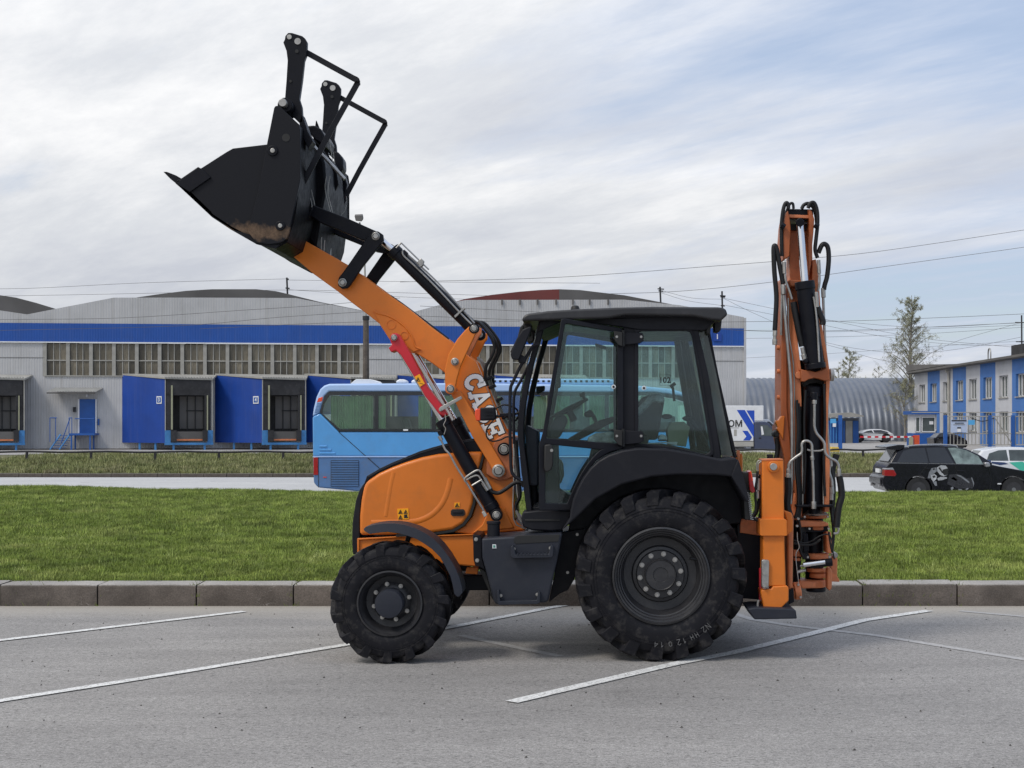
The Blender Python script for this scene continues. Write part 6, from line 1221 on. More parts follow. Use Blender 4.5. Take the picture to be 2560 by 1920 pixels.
for nm, pl_ in (('far_glass', rwin), ('far_glass', [(1411, 811), (1543, 831), (1545, 1110), (1362, 1098), (1390, 945)]), ('far_glass', [(1362, 1108), (1500, 1122), (1464, 1166), (1436, 1216), (1418, 1260), (1362, 1259)])): shift(MB().plate(pl_, CY0, .006), CF-.02).build(nm, 'farglass', LO)
# interior
P('inner_fender', [(1436, 1262), (1444, 1225), (1462, 1185), (1490, 1150), (1530, 1126), (1600, 1118), (1600, 1135), (1540, 1140), (1508, 1162), (1480, 1195), (1466, 1230), (1460, 1262)], 12.85, .12, 'plastic', bevel=.01)
P('cab_floor_mat', [(1345, 1232), (1384, 1226), (1436, 1240), (1440, 1275), (1345, 1275)], 12.5, .5, 'slate', bevel=.02); P('pedal_arm', [(1366, 1206), (1376, 1202), (1420, 1236), (1414, 1242)], 12.4, .05, 'ink'); P('pedal_arm', [(1388, 1215), (1398, 1180), (1404, 1182), (1396, 1220)], 12.6, .05, 'ink')
P('dash_panel', [(1352, 1100), (1378, 1096), (1384, 1140), (1372, 1200), (1352, 1215)], 12.7, .2, 'slate', bevel=.02)
st = P('operator_seat', [(1500, 1092), (1560, 1086), (1610, 1082), (1624, 1092), (1620, 1112), (1500, 1116)], 12.1, .5, 'seat', bevel=.04, seg=3)
P('seat_back', [(1590, 1085), (1592, 1010), (1610, 992), (1632, 984), (1652, 988), (1662, 1000), (1655, 1040), (1644, 1100), (1610, 1100)], 12.12, .46, 'seat', st, .05, seg=3)
P('seat_film', [(1588, 1030), (1606, 1006), (1630, 983), (1658, 986), (1664, 1004), (1652, 1010), (1636, 1004), (1616, 1024), (1596, 1042)], 12.10, .5, 'film', st, .03, seg=3); P('seat_film', [(1468, 1096), (1490, 1084), (1530, 1080), (1556, 1084), (1556, 1112), (1500, 1110), (1470, 1110)], 12.0, .55, 'film', st, .03, seg=3)
P('seat_pedestal', [(1480, 1116), (1600, 1116), (1590, 1270), (1450, 1270), (1460, 1200)], 12.15, .42, 'black', st, .02)
sc_ = P('steering_column', [(1390, 1040), (1412, 1036), (1420, 1052), (1412, 1070), (1398, 1096), (1370, 1094), (1376, 1062)], 12.2, .18, 'slate', bevel=.02, seg=3); P('column_base', [(1368, 1092), (1396, 1092), (1400, 1268), (1362, 1268)], 12.22, .14, 'slate', sc_, .015)
cc = W(1420, 1022, 12.3); ax = Vector((-.45, 0, .89)).normalized(); e1 = Vector((0, 1, 0)); e2 = ax.cross(e1)
MB().tube([cc+(e1*math.cos(a)+e2*math.sin(a))*.185 for a in [2*math.pi*i/32 for i in range(33)]], .014, 8, 0).build('steering_wheel', 'ink', sc_)
sp_ = MB()
for a in (.3, 2.4, 4.5): sp_.tube([cc-ax*.03, cc+(e1*math.cos(a)+e2*math.sin(a))*.18], .012, 6, 0)
sp_.tube([cc-ax*.12, cc], .03, 10, 0); sp_.cyl(cc-ax*.01, cc+ax*.02, .05, 14); k_ = cc-e2*.17; sp_.tube([k_, k_+ax*.05], .012, 8, 0); sp_.cyl(k_+ax*.04, k_+ax*.07, .026, 12); sp_.build('wheel_spokes', 'ink', sc_)
P('side_console', [(1418, 1098), (1470, 1066), (1500, 1050), (1545, 1038), (1560, 1044), (1520, 1062), (1480, 1084), (1440, 1104)], 12.75, .2, 'plastic', bevel=.015)
MB().ptube([(1468, 1035), (1475, 1030), (1486, 1045), (1492, 1062), (1496, 1070)], 12.7, .018, 8).build('control_lever', 'ink', LO); MB().plate([(1458, 1034), (1466, 1028), (1478, 1029), (1484, 1040), (1474, 1044), (1462, 1042)], 12.66, .08).build('lever_grip', 'ink', LO, .015)
MB().ptube([(1384, 990), (1394, 962)], 12.6, .012, 8, 0).build('turn_stalk', 'ink', LO); MB().plate([(1392, 944), (1402, 944), (1402, 968), (1394, 972), (1390, 964)], 12.58, .06).build('lever_grip', 'ink', LO, .015)
MB().plate([(1340, 966), (1362, 964), (1362, 976), (1344, 986), (1340, 980)], 12.9, .08).build('inner_mirror', 'ink', LO, .01)
P('rear_console', [(1600, 1112), (1660, 1110), (1790, 1136), (1800, 1160), (1600, 1160)], 12.0, .95, 'plastic', bevel=.03)
for a, b in (((1680, 970), (1686, 1003)), ((1728, 975), (1740, 1004))): MB().ptube([a, (a[0]+2, a[1]-2), b], 12.6, .012, 8, 0).build('control_lever', 'ink', LO); MB().ptube([(a[0]-4, a[1]-2), (a[0]+8, a[1]-12)], 12.6, .016, 8, 0).build('lever_grip', 'ink', LO)
for px, py in ((1667, 1041), (1720, 1046)): P('wiper_pod', [(px-15, py-1), (px-6, py-6), (px+5, py-6), (px+15, py-2), (px+14, py+4), (px+3, py+7), (px-8, py+6)], 12.2, .1, 'ink', bevel=.01)
MB().ptube([(1726, 1052), (1742, 1072), (1755, 1090), (1766, 1115), (1772, 1130)], 12.3, .022, 8).build('grab_rail', 'plastic', LO)
MB().ptube([(1693, 850), (1706, 940), (1722, 1040), (1734, 1130)], 12.95, .030, 8).build('inner_post', 'plastic', LO); MB().ptube([(1715, 850), (1745, 990), (1768, 1120)], 12.9, .018, 8).build('inner_post', 'plastic', LO)
MB().plate([(1488, 858), (1502, 862), (1515, 866), (1515, 874), (1500, 870), (1488, 864)], 12.9, .05).build('inner_bracket', 'ink', LO)
bx_ = thing('cardboard_box', 'grey green carton standing behind the seat inside the cab', 'box', W(1695, 1117, 12.25)); P('carton', [(1679, 1056), (1710, 1054), (1725, 1068), (1715, 1117), (1671, 1112), (1668, 1072)], 12.2, .25, 'beige', bx_, .004)
cp_ = thing('cap', 'white cap lying beside the carton behind the cab seat', 'cap', W(1658, 1104, 12.2)); P('crown', [(1646, 1098), (1648, 1090), (1656, 1086), (1664, 1088), (1669, 1096), (1668, 1100)], 12.15, .18, 'white', cp_, .015, seg=3); P('brim', [(1646, 1099), (1669, 1100), (1669, 1103), (1648, 1103)], 12.14, .14, 'ink', cp_, .003)
pa_ = thing('paper_sheet', 'white paper sheet lying in front of the carton in the cab', 'paper', W(1670, 1110, 12.1)); P('sheet', [(1646, 1106), (1694, 1105), (1692, 1113), (1670, 1109)], 12.05, .15, 'white', pa_, 0)
wb_ = thing('washer_bottle', 'pale plastic canister standing on the cab floor behind the lower door glass', 'canister', W(1395, 1200, 12.5)); P('canister', [(1388, 1160), (1394, 1148), (1402, 1148), (1408, 1160), (1410, 1190), (1402, 1210), (1390, 1208)], 12.5, .12, paint('milky_plastic', (.45, .45, .38), .5), wb_, .02)
# mirror, grab tubes
P('door_mirror', [(1306, 824), (1324, 816), (1329, 818), (1324, 834), (1297, 900), (1280, 898), (1276, 886), (1290, 850)], 11.45, .07, 'plastic', bevel=.012, seg=3); P('mirror_back', [(1294, 842), (1300, 818), (1306, 812), (1310, 816), (1300, 846), (1280, 884), (1275, 880)], 11.53, .06, 'ink')
P('mirror_bracket', [(1294, 894), (1302, 886), (1316, 894), (1314, 908), (1296, 907)], 11.5, .06, 'plastic', bevel=.008)
MB().ptube([(1347, 860), (1333, 865), (1322, 882), (1300, 918), (1282, 956), (1276, 975), (1275, 1040), (1276, 1120), (1278, 1172), (1286, 1190), (1302, 1200)], 11.52, .014, 10).build('grab_tube', 'plastic', LO); MB().ptube([(1330, 896), (1320, 918), (1300, 955), (1286, 985), (1284, 1040), (1285, 1110)], 11.66, .012, 10).build('grab_tube', 'plastic', LO)
MB().ptube([(1284, 1110), (1285, 1180), (1284, 1297), (1312, 1322)], 11.88, .007, 6, 3).build('tower_pipe', 'steel', LO); MB().ptube([(1290, 1130), (1292, 1220), (1296, 1250)], 11.86, .007, 6, 3).build('tower_pipe', 'steel', LO)
MB().ptube([(1290, 1100), (1294, 1160), (1298, 1210), (1300, 1240), (1290, 1262), (1292, 1278)], 11.84, .016, 8).build('hydraulic_hose', 'hose', LO); MB().ptube([(1290, 1276), (1304, 1304)], 11.82, .013, 8, 0).build('pipe_fitting', 'steel', LO)
for py in (1120, 1142, 1172): MB().ptube([(1285, py), (1286, py+20)], 11.87, .013, 8, 0).build('pipe_fitting', 'bolt', LO)
# ---- rear fenders
fen = [(1403, 1328), (1424, 1296), (1426, 1276), (1432, 1250), (1444, 1220), (1458, 1194), (1476, 1170), (1496, 1152), (1520, 1138), (1556, 1126), (1594, 1120), (1668, 1122), (1743, 1135), (1803, 1148), (1840, 1144), (1848, 1156), (1862, 1205), (1874, 1252), (1864, 1256), (1828, 1192), (1790, 1188), (1739, 1187), (1690, 1187), (1630, 1192), (1556, 1211), (1489, 1248), (1444, 1292)]
P('rear_fender', fen, 11.30, .48, 'plastic', bevel=.022, seg=3); shift(MB().plate(fen, 11.30, .48), 1.84).build('rear_fender', 'plastic', LO, .02)
P('fender_end', [(1828, 1190), (1845, 1148), (1850, 1160), (1862, 1205), (1873, 1250), (1868, 1256)], 11.285, .05, 'plastic', bevel=.008)
P('wheel_well', [(1426, 1280), (1476, 1180), (1594, 1128), (1800, 1150), (1856, 1180), (1872, 1250), (1850, 1310), (1420, 1340)], 11.80, 1.22, 'black', bevel=.01)
tl = P('tail_lamp_bracket', [(1856, 1180), (1874, 1182), (1876, 1256), (1880, 1300), (1862, 1300)], 11.5, .25, 'ink', bevel=.006); P('tail_light', [(1872, 1180), (1878, 1177), (1888, 1230), (1880, 1233), (1874, 1225)], 11.45, .2, 'redlens', tl, .004)
P('tail_light', [(1875, 1178), (1878, 1177), (1883, 1200), (1880, 1204)], 11.44, .2, 'amber', tl, .003)
P('far_stabiliser_edge', [(1841, 1126), (1850, 1126), (1850, 1160), (1845, 1160)], 11.9, .02, 'rust_orange')  # strip standing for the visible edge of the far stabiliser
gr_ = MB()
for i in range(14): gr_.cyl(W(1868+i*.6, 1232+i*5, 11.48), W(1876+i*.6, 1234+i*5, 11.48), .004, 5)
gr_.build('spring_coil', 'steel', tl)
# ---- rear stabiliser, frame and swing castings
SYP = 11.45
def stab(dy, dx=0.0):
    def q(pts, Y, d):
        mb = shift(MB().plate(pts, Y, d), dy)
        for v in mb.v: v.x += dx
        return mb
    o_ = q([(1905, 1149), (1959, 1149), (1961, 1300), (1961, 1340), (1965, 1466), (1908, 1466), (1907, 1340), (1905, 1300)], SYP, .2).build('stabiliser', 'orange', LO, .012, 3)
    q([(1904, 1148), (1957, 1147), (1958, 1150), (1905, 1152)], SYP-.004, .208).build('top_plate', 'rust_orange', o_, .002)
    q([(1899, 1300), (1902, 1297), (1962, 1297), (1967, 1301), (1968, 1338), (1966, 1340), (1903, 1340), (1900, 1337)], SYP-.03, .26).build('guide_collar', 'orange', o_, .01)
    q([(1902, 1480), (1904, 1475), (1929, 1472), (1932, 1466), (1968, 1464), (1972, 1470), (1972, 1502), (1942, 1532), (1914, 1534), (1911, 1530)], SYP-.012, .224).build('foot_housing', 'orange', o_, .01)
    q([(1869, 1522), (1890, 1519), (1984, 1523), (1990, 1526), (1993, 1547), (1886, 1549)], SYP-.12, .42).build('foot_pad', 'slate', o_, .01)
    q([(1904, 1402), (1907, 1399), (1921, 1400), (1923, 1404), (1922, 1466), (1918, 1471), (1908, 1470), (1904, 1466)], SYP-.03, .03).build('lock_plate', 'steel', o_, .005)
    if dy: return
    for py in (1405, 1434, 1465): shift(MB().disc(1911, py, SYP-.045, 3.5, .02), dy).build('bolt', 'bolt', o_)
    shift(MB().disc(1934, 1167, SYP-.03, 14.5, .05), dy).build('pin_boss', 'orange', o_, .004); shift(MB().disc(1934, 1167, SYP-.045, 9, .05), dy).build('pin', 'steel', o_, .003)
stab(0); stab(2.0, -.11)
MB().ptube([(1909, 1152), (1897, 1152), (1892, 1160), (1892, 1175)], SYP+.02, .006, 6).build('cylinder_pipe', 'steel', LO); MB().ptube([(1909, 1155), (1900, 1156), (1896, 1165), (1896, 1190)], SYP+.05, .006, 6).build('cylinder_pipe', 'steel', LO)
MB().ptube([(1894, 1178), (1892, 1200), (1888, 1230), (1890, 1270), (1882, 1290)], SYP+.03, .011, 8).build('hydraulic_hose', 'hose', LO); MB().ptube([(1898, 1186), (1896, 1215), (1897, 1250), (1890, 1285), (1870, 1298)], SYP+.07, .012, 8).build('hydraulic_hose', 'hose', LO); MB().ptube([(1880, 1295), (1895, 1300), (1902, 1280)], SYP+.1, .011, 8).build('hydraulic_hose', 'hose', LO)
for p, q in (((1896, 1196), (1896, 1226)), ((1894, 1228), (1894, 1246))): MB().ptube([p, q], SYP+.04, .014, 8, 0).build('pipe_fitting', 'steel', LO)
MB().ptube([(1896, 1500), (1894, 1512), (1896, 1526)], SYP-.02, .01, 6).build('lock_hook', 'steel', LO); MB().ptube([(1901, 1420), (1901, 1500)], SYP+.1, .012, 6, 0).build('lock_bar', 'red', LO)
P('slide_frame', [(1966, 1278), (1980, 1282), (1985, 1296), (1984, 1330), (1982, 1460), (1990, 1480), (1985, 1508), (1970, 1508), (1968, 1340), (1960, 1300)], 11.75, .9, 'rust_orange', bevel=.015)
P('slide_frame_face', [(1960, 1276), (1979, 1282), (1982, 1300), (1982, 1328), (1966, 1340), (1966, 1300)], 11.6, .2, 'orange', bevel=.01); P('slide_lower', [(1970, 1478), (1984, 1470), (1986, 1505), (1972, 1512)], 11.7, .3, 'black')
mb.cyl(W(1984, 1311, 11.8), W(2000, 1311, 11.8), .062, 20); MB().cyl(W(1985, 1478, 11.8), W(2001, 1476, 11.8), .075, 20).build('slide_clamp', 'rust_orange', LO, .008)
for p in ((1993, 1315), (1996, 1297), (1996, 1462), (1997, 1482), (2002, 1493)): MB().disc(*p, 11.73, 3, .03).build('bolt', 'steel', LO)
# swing post: stacked discs and castings
def rounddisc(nm, x0, x1, y0, y1, Y, m='rust_orange', bv=.008, notch=False):
    a = W(x0, (y0+y1)/2, Y); b = W(x1, (y0+y1)/2, Y); c0 = (a+b)/2+Vector((0, .15, 0)); r = (b-a).length/2; h = (y1-y0)/F*Y
    return MB().lathe(c0-Z*h/2, [(r*.97, 0), (r, h*.2), (r, h*.8), (r*.97, h)], 36, 'Z').build(nm, m, LO, bv)
rounddisc('swing_disc', 2005, 2079, 1287, 1298, 12.0); rounddisc('swing_disc', 2016, 2080, 1317, 1327, 12.0); rounddisc('swing_disc', 2014, 2080, 1386, 1400, 12.0); rounddisc('swing_disc', 2023, 2078, 1425, 1434, 12.0); rounddisc('swing_disc', 2030, 2078, 1436, 1449, 12.0)
rounddisc('swing_disc', 2005, 2072, 1453, 1472, 12.0); rounddisc('swing_disc', 2022, 2072, 1472, 1484, 12.0, 'black'); rounddisc('swing_core', 2020, 2066, 1298, 1474, 12.05, 'black')
P('swing_arm', [(1998, 1300), (2010, 1301), (2060, 1304), (2072, 1308), (2072, 1314), (2058, 1317), (2000, 1318)], 11.95, .3, 'rust_orange', bevel=.012); P('swing_link', [(1986, 1300), (2004, 1296), (2008, 1330), (2000, 1480), (1986, 1490)], 12.05, .4, 'black', bevel=.02)
P('swing_lower_arm', [(1998, 1450), (2012, 1452), (2040, 1456), (2040, 1470), (2006, 1472), (1998, 1462)], 11.98, .3, 'rust_orange', bevel=.012)
MB().ptube([(2006, 1414), (2030, 1411)], 11.88, .018, 14, 0).ptube([(2000, 1415), (2008, 1414)], 11.88, .008, 8, 0).build('swing_rod', 'steel', LO); MB().ptube([(2026, 1411), (2080, 1405)], 11.88, .034, 18, 0).build('swing_cylinder', 'black', LO); MB().ptube([(2008, 1412), (2062, 1405)], 11.86, .022, 14, 0).build('swing_rod', 'chrome', LO); MB().ptube([(1994, 1430), (2014, 1425)], 11.88, .014, 10, 0).build('pipe_fitting', 'steel', LO)
for a, b in (((1984, 1375), (2004, 1392)), ((1986, 1395), (2002, 1403))): MB().rbox(a[0], a[1], b[0], b[1], 12.0, .1).build('swing_lug', 'rust_orange', LO, .01)
P('far_post', [(2077, 1396), (2081, 1392), (2094, 1396), (2093, 1440), (2099, 1450), (2099, 1455), (2078, 1454)], 12.2, .12, 'rust_orange', bevel=.006); P('casting_lug', [(2068, 1422), (2076, 1418), (2081, 1430), (2080, 1470), (2074, 1478), (2068, 1470)], 11.95, .1, 'rust_orange', bevel=.01); MB().disc(2088, 1388, 12.15, 7, .1).build('far_pin', 'bolt', LO, .004)
MB().ptube([(1984, 1350), (2010, 1358), (2030, 1352), (2050, 1340), (2070, 1336), (2080, 1352), (2082, 1376), (2086, 1398)], 11.82, .006, 6).build('electric_cable', 'hose', LO); MB().ptube([(1986, 1358), (2012, 1363), (2035, 1360), (2052, 1348)], 11.82, .010, 6).build('electric_cable', 'hose', LO); MB().ptube([(2072, 1330), (2076, 1360), (2080, 1380)], 11.85, .008, 6).build('electric_cable', 'hose', LO)
MB().ptube([(1993, 1330), (1994, 1350), (1998, 1368), (1990, 1385), (1992, 1420), (1996, 1450), (1995, 1462)], 11.72, .004, 5).build('lock_cable', 'steel', LO)
P('cast_gusset', [(1986, 1232), (1990, 1240), (1996, 1276), (1988, 1290), (1978, 1290)], 11.95, .05, 'rust_orange'); MB().box(W(1990, 1330, 12.05), W(2070, 1310, 12.05)+Vector((0, .25, 0))).build('swing_hub', 'black', LO)
# ---- boom
M['boomo'] = paint('shaded_orange', s(164, 88, 46), 0.5, var=0.15, scale=2, dirt=(0.12, 0.06, 0.04), dirt_amt=0.3)  # orange with dirt, its colour darkened for the shade on the boom
bo = P('boom', [(1953, 700), (1962, 690), (1968, 838), (1968, 1017), (1978, 1130), (1984, 1300), (1972, 1300), (1964, 1250), (1960, 1137), (1950, 1100), (1946, 1068), (1953, 1052), (1954, 838)], 12.02, .42, 'boomo', bevel=.008)
P('boom_web', [(1968, 720), (1980, 738), (1988, 838), (2000, 960), (2006, 1130), (2006, 1300), (1980, 1300), (1976, 1137), (1968, 1017)], 12.05, .03, 'rust_orange', bo, .004); P('boom_edge', [(1984, 790), (1990, 838), (2000, 925), (2004, 1000), (2004, 1290), (1990, 1290), (1988, 1000), (1982, 860)], 11.93, .05, 'rust_orange', bo, .004)
P('boom_side_plate', [(2048, 800), (2055, 822), (2066, 870), (2073, 920), (2075, 952), (2071, 1017), (2069, 1100), (2075, 1160), (2073, 1280), (2062, 1280), (2064, 1017), (2066, 930), (2056, 870), (2046, 830)], 11.9, .45, 'rust_orange', bo, .004)
P('boom_inner', [(1990, 900), (2066, 900), (2066, 1290), (1996, 1290)], 12.15, .3, 'black', bo, .004)
P('cross_block', [(2002, 922), (2010, 925), (2024, 926), (2038, 930), (2052, 926), (2064, 921), (2074, 922), (2074, 950), (2062, 952), (2048, 947), (2036, 945), (2022, 948), (2012, 954), (2003, 954)], 11.86, .10, 'boomo', bo, .006); MB().disc(1997, 938, 11.9, 9, .1).build('boss', 'rust_orange', bo, .004); MB().ptube([(2074, 937), (2084, 937)], 12.0, .055, 18, 0).build('pivot_pin', 'bolt', bo, .005)
P('boom_shell_arc', [(2006, 960), (2012, 952), (2024, 946), (2040, 944), (2054, 948), (2064, 958), (2064, 968), (2054, 962), (2040, 958), (2024, 960), (2010, 970)], 12.0, .2, 'ink', bo, .006)
for py in (869, 928, 993): MB().ptube([(1942, py), (1956, py+1)], 12.15, .02, 12, 0).build('side_pin', 'rust_orange', bo, .003)
P('boom_hook', [(1953, 1040), (1946, 1052), (1941, 1050), (1939, 1056), (1945, 1068), (1942, 1072), (1950, 1084), (1958, 1100), (1962, 1040)], 12.0, .1, 'orange', bo, .006); MB().disc(1943, 1085, 12.05, 9, .15).build('rubber_stop', 'ink', bo, .01)
P('dipper_plate', [(1986, 812), (1994, 850), (2000, 900), (2003, 924), (1997, 926), (1990, 890), (1984, 850)], 11.92, .03, 'rust_orange', bo, .003); P('dipper_plate', [(2040, 740), (2048, 780), (2058, 830), (2068, 890), (2072, 922), (2064, 922), (2056, 880), (2044, 830), (2036, 790)], 11.92, .4, 'rust_orange', bo, .003)
# dipper head
hb = P('dipper_head', [(1974, 570), (2030, 570), (2031, 620), (2032, 705), (2048, 712), (2052, 780), (1996, 790), (1974, 760), (1970, 712), (1974, 700)], 12.15, .2, 'rust_orange', bevel=.006)
P('head_side', [(1965, 532), (1970, 526), (1975, 552), (1977, 570), (1974, 640), (1958, 650), (1957, 600), (1960, 560)], 11.95, .35, 'boomo', hb, .006); P('head_side', [(2022, 522), (2030, 528), (2036, 548), (2034, 580), (2030, 620), (2028, 660), (2022, 690), (2020, 600), (2024, 560)], 11.95, .35, 'boomo', hb, .006)
P('head_cap', [(1966, 522), (2032, 523), (2034, 536), (2028, 548), (1972, 548), (1967, 536)], 12.02, .3, 'black', hb, .006); P('head_crossbar', [(1971, 536), (2026, 538), (2026, 546), (1971, 544)], 11.98, .06, 'rust_orange', hb, .004)
P('head_back', [(1972, 700), (2034, 700), (2040, 716), (1978, 716)], 11.98, .2, 'boomo', hb, .006); P('dark_slot', [(1976, 560), (2026, 560), (2026, 575), (1976, 575)], 12.1, .05, 'ink', hb, .0); P('link_plate', [(2031, 650), (2040, 648), (2046, 690), (2044, 760), (2036, 740), (2030, 700)], 12.05, .2, 'rust_orange', hb, .004)
dc = MB().tube([W(2013, 716, 11.88), W(2038, 916, 11.88)], .078, 30, 0).build('dipper_cylinder', 'black', LO, ang=50); MB().tube([W(2011, 704, 11.88), W(2013.5, 724, 11.88)], .086, 30, 0).build('gland', 'black', dc, .005); MB().tube([W(2000, 558, 11.9), W(2012, 712, 11.88)], .032, 22, 0).build('rod', 'chrome', dc); MB().tube([W(2037, 908, 11.88), W(2039, 922, 11.88)], .09, 26, 0).build('end_cap', 'black', dc, .004)
MB().cyl(W(2000, 556, 11.8), W(2000, 556, 12.15), .036, 18).build('rod_eye', 'black', dc, .006)
# lower boom cylinder
bc = MB().tube([W(2035, 990, 12.0), W(2035, 1262, 12.0)], .082, 28, 0).build('boom_cylinder', 'black', LO, ang=50); MB().tube([W(2035, 966, 12.0), W(2035, 994, 12.0)], .09, 28, 0).build('end_cap', 'black', bc, .01); MB().tube([W(2035, 1255, 12.0), W(2035, 1290, 12.0)], .05, 20, 0).build('gland', 'black', bc, .01)
mb = MB(); mb.rbox(2006, 1236, 2062, 1240, 11.86, .2) if False else None
MB().rbox(1991, 1262, 2083, 1268, 11.84, .3).build('clamp_bar', 'black', LO, .006); MB().lathe(W(2038, 1287, 12.05), [(.10, 0), (.11, .01), (.08, .025), (.05, .06)], 28, 'Z').build('post_cap', 'bolt', LO)
MB().ptube([(2018, 1124), (2028, 1127), (2050, 1127), (2062, 1122)], 11.88, .008, 6).build('pipe_clamp', 'steel', LO)
for px in (2006, 2058): MB().ptube([(px, 1130), (px+1, 1262)], 11.93, .008, 6, 0).build('tie_rod', 'steel', LO)
# pipes
def pipe(pts, Y, r=.012, m='steel', nm='hydraulic_pipe'): return MB().ptube(pts, Y, r, 9, 4).build(nm, m, LO, ang=60)
def fit(a, b, Y, r=.02, m='steel'): return MB().ptube([a, b], Y, r, 6, 0).build('pipe_fitting', m, LO, .002)
pipe([(1971, 1173), (1972, 1162), (1978, 1152), (1992, 1141), (2002, 1134), (2005, 1125), (2004.5, 1111), (2010, 1103), (2021, 1103), (2029, 1111), (2030.5, 1130), (2031, 1150), (2033, 1190), (2034, 1256)], 11.78)
pipe([(2036, 1009), (2036, 1040), (2036, 1067), (2042, 1084), (2054, 1098), (2061, 1110), (2063, 1131), (2072, 1143), (2090, 1153), (2096, 1163), (2097, 1172)], 11.78)
fit((1971, 1172), (1971, 1184), 11.78, .019); fit((1971, 1184), (1971, 1194), 11.78, .022, 'bolt'); fit((2030, 1140), (2031, 1150), 11.775, .017); fit((2034, 1254), (2034, 1272), 11.78, .022); fit((2036, 1000), (2036, 1010), 11.78, .020); MB().ptube([(2035, 980), (2036, 1001)], 11.8, .028, 12, 0).build('port_block', 'black', LO, .008); fit((2097, 1172), (2098, 1194), 11.78, .019)
MB().ptube([(2098, 1190), (2102, 1212), (2104, 1240), (2098, 1262), (2094, 1285), (2091, 1318)], 11.78, .030, 10, 5).build('sleeved_hose', 'hose', LO, ang=50); MB().ptube([(2092, 1314), (2096, 1322), (2094, 1332), (2084, 1334)], 11.8, .010, 8).build('pipe_elbow', 'steel', LO); fit((2088, 1316), (2098, 1318), 11.8, .014)
MB().ptube([(1970, 1192), (1971, 1225), (1968, 1262), (1975, 1290)], 11.82, .030, 10).build('sleeved_hose', 'hose', LO); P('guide_bar', [(2086, 1134), (2100, 1138), (2090, 1170), (2084, 1250), (2078, 1290), (2072, 1250), (2076, 1170)], 12.1, .05, 'ink', bevel=.004)
P('bracket_stub', [(1919, 1136), (1933, 1136), (1933, 1150), (1921, 1150)], 12.1, .08, 'ink'); MB().ptube([(1943, 1095), (1944, 1125), (1940, 1148)], 12.1, .022, 8).build('stop_strut', 'ink', LO)
pipe([(1953, 838), (1955, 740), (1954, 710)], 12.0, .011); pipe([(1959, 738), (1966, 830), (1976, 940), (1979, 1010), (1980, 1140), (1977, 1260)], 11.88, .013); pipe([(1971, 745), (1972, 830), (1983, 905), (1986, 1000), (1986, 1200)], 11.92, .006)
pipe([(1961, 662), (1964, 700), (1974, 728), (1980, 748)], 11.88, .011); fit((1960, 654), (1961, 684), 11.88, .018); fit((1958, 712), (1958, 736), 11.88, .022); 
pipe([(2058, 742), (2060, 800), (2064, 900), (2066, 1010), (2072, 1130), (2074, 1150)], 11.98, .012); fit((2058, 720), (2059, 744), 11.98, .02); pipe([(2046, 652), (2049, 700), (2045, 728)], 11.93, .010); fit((2046, 650), (2048, 684), 11.93, .017); fit((2041, 730), (2043, 768), 11.80, .017)
pipe([(2034, 742), (2040, 780), (2044, 830), (2048, 905)], 11.80, .009); fit((2074, 1150), (2075, 1166), 12.0, .024, 'bolt'); pipe([(2075, 1160), (2072, 1180), (2078, 1200), (2080, 1218)], 12.0, .016, 'bolt'); fit((2078, 1218), (2079, 1234), 12.0, .024); fit((2078, 1234), (2078, 1250), 12.0, .02, 'bolt')
def hose(pts, Y, r=.017): return MB().ptube(pts, Y, r, 9, 6).build('hydraulic_hose', 'hose', LO, ang=60)
hose([(1958, 710), (1950, 668), (1942, 625), (1937, 614), (1934, 625), (1936, 680), (1941, 740), (1939, 790), (1937, 826)], 11.9, .021); fit((1938, 826), (1937, 840), 11.9, .02, 'bolt'); fit((1937, 840), (1937, 850), 11.9, .015, 'bolt'); fit((1937, 848), (1937, 862), 11.9, .022, 'bolt')
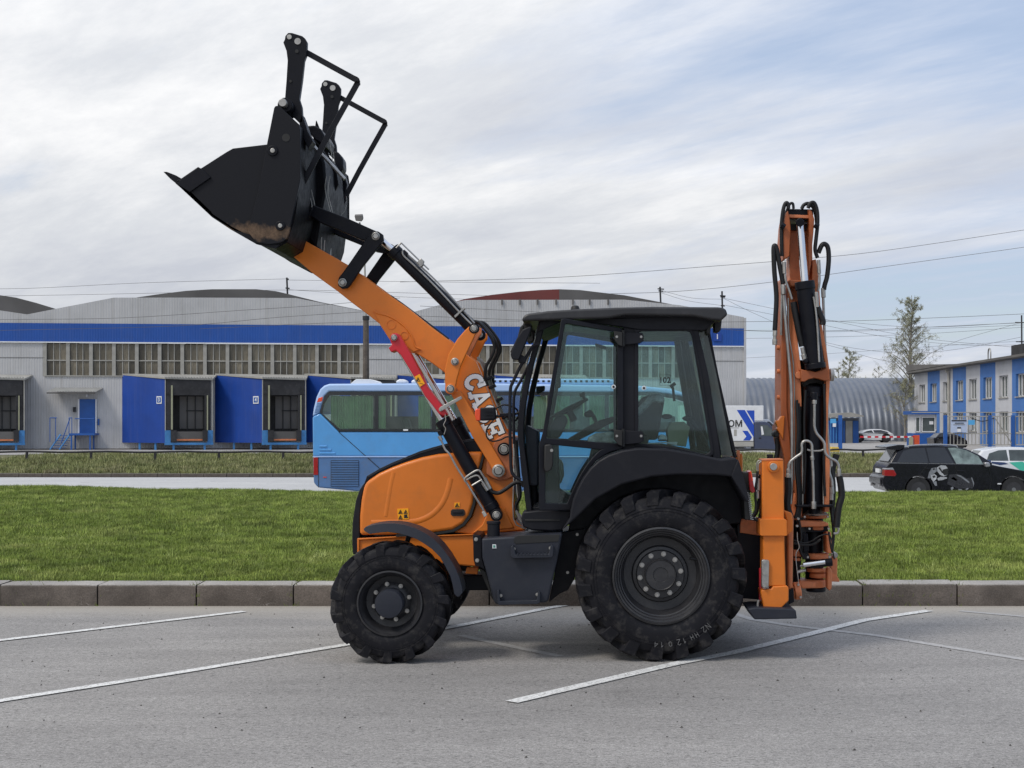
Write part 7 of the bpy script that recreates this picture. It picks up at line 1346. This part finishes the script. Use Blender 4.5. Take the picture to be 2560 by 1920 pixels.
hose([(1955, 640), (1954, 600), (1954, 560), (1958, 525), (1964, 508), (1970, 510), (1971, 522)], 11.95, .017); hose([(1958, 560), (1964, 535), (1974, 511), (1982, 509), (1984, 522)], 12.0, .012); fit((1953, 562), (1962, 568), 11.92, .025, 'black')
hose([(2004, 522), (2010, 512), (2022, 509), (2034, 520), (2040, 540), (2042, 562)], 12.0, .016); hose([(2020, 520), (2026, 508), (2036, 508), (2043, 528), (2044, 560), (2040, 600), (2038, 625), (2044, 645)], 11.95, .017); fit((2036, 562), (2046, 568), 11.92, .025, 'black')
hose([(2046, 632), (2054, 614), (2062, 610), (2070, 620), (2072, 650), (2068, 690), (2062, 712), (2060, 724)], 11.98, .021)
hose([(2043, 766), (2050, 785), (2057, 802), (2056, 812)], 11.82, .026); hose([(1984, 755), (1990, 790), (1998, 830), (2006, 866)], 11.90, .030); fit((2006, 868), (2010, 888), 11.84, .020); fit((2009, 886), (2012, 898), 11.84, .024, 'steel'); MB().ptube([(2010, 898), (2018, 906)], 11.84, .026, 10, 0).build('port_block', 'black', LO, .006)

# hose bundles beside the boom foot
for k in range(3): hose([(1992+k*4, 1000+k*8), (1995+k*3, 1080), (1991+k*4, 1170), (1996+k*3, 1250), (1988+k*5, 1296)], 11.86+.03*k, .012)
for k in range(2): hose([(2078+k*3, 1168), (2083+k*3, 1220), (2079+k*4, 1280), (2084, 1330), (2080, 1382)], 12.05+.05*k, .013)
for k in range(4): hose([(1996+k*3, 1294), (2003+k*4, 1340+k*4), (2000+k*5, 1372), (2010+k*4, 1398)], 11.95+.03*k, .012)
hose([(2060, 960), (2062, 1060), (2059, 1150), (2062, 1240)], 11.9, .012); hose([(2014, 975), (2010, 1060), (2013, 1150), (2009, 1235)], 11.9, .012)
P('swing_bracket', [(2006, 1330), (2020, 1334), (2024, 1378), (2008, 1384)], 11.96, .2, 'black', bevel=.01); P('swing_bracket', [(2066, 1330), (2078, 1330), (2080, 1384), (2068, 1384)], 11.96, .2, 'rust_orange', bevel=.01)
for p in ((2012, 1292), (2070, 1292), (2024, 1322), (2072, 1322), (2020, 1393), (2074, 1393)): MB().disc(*p, 11.9, 2.6, .03).build('bolt', 'bolt', LO)
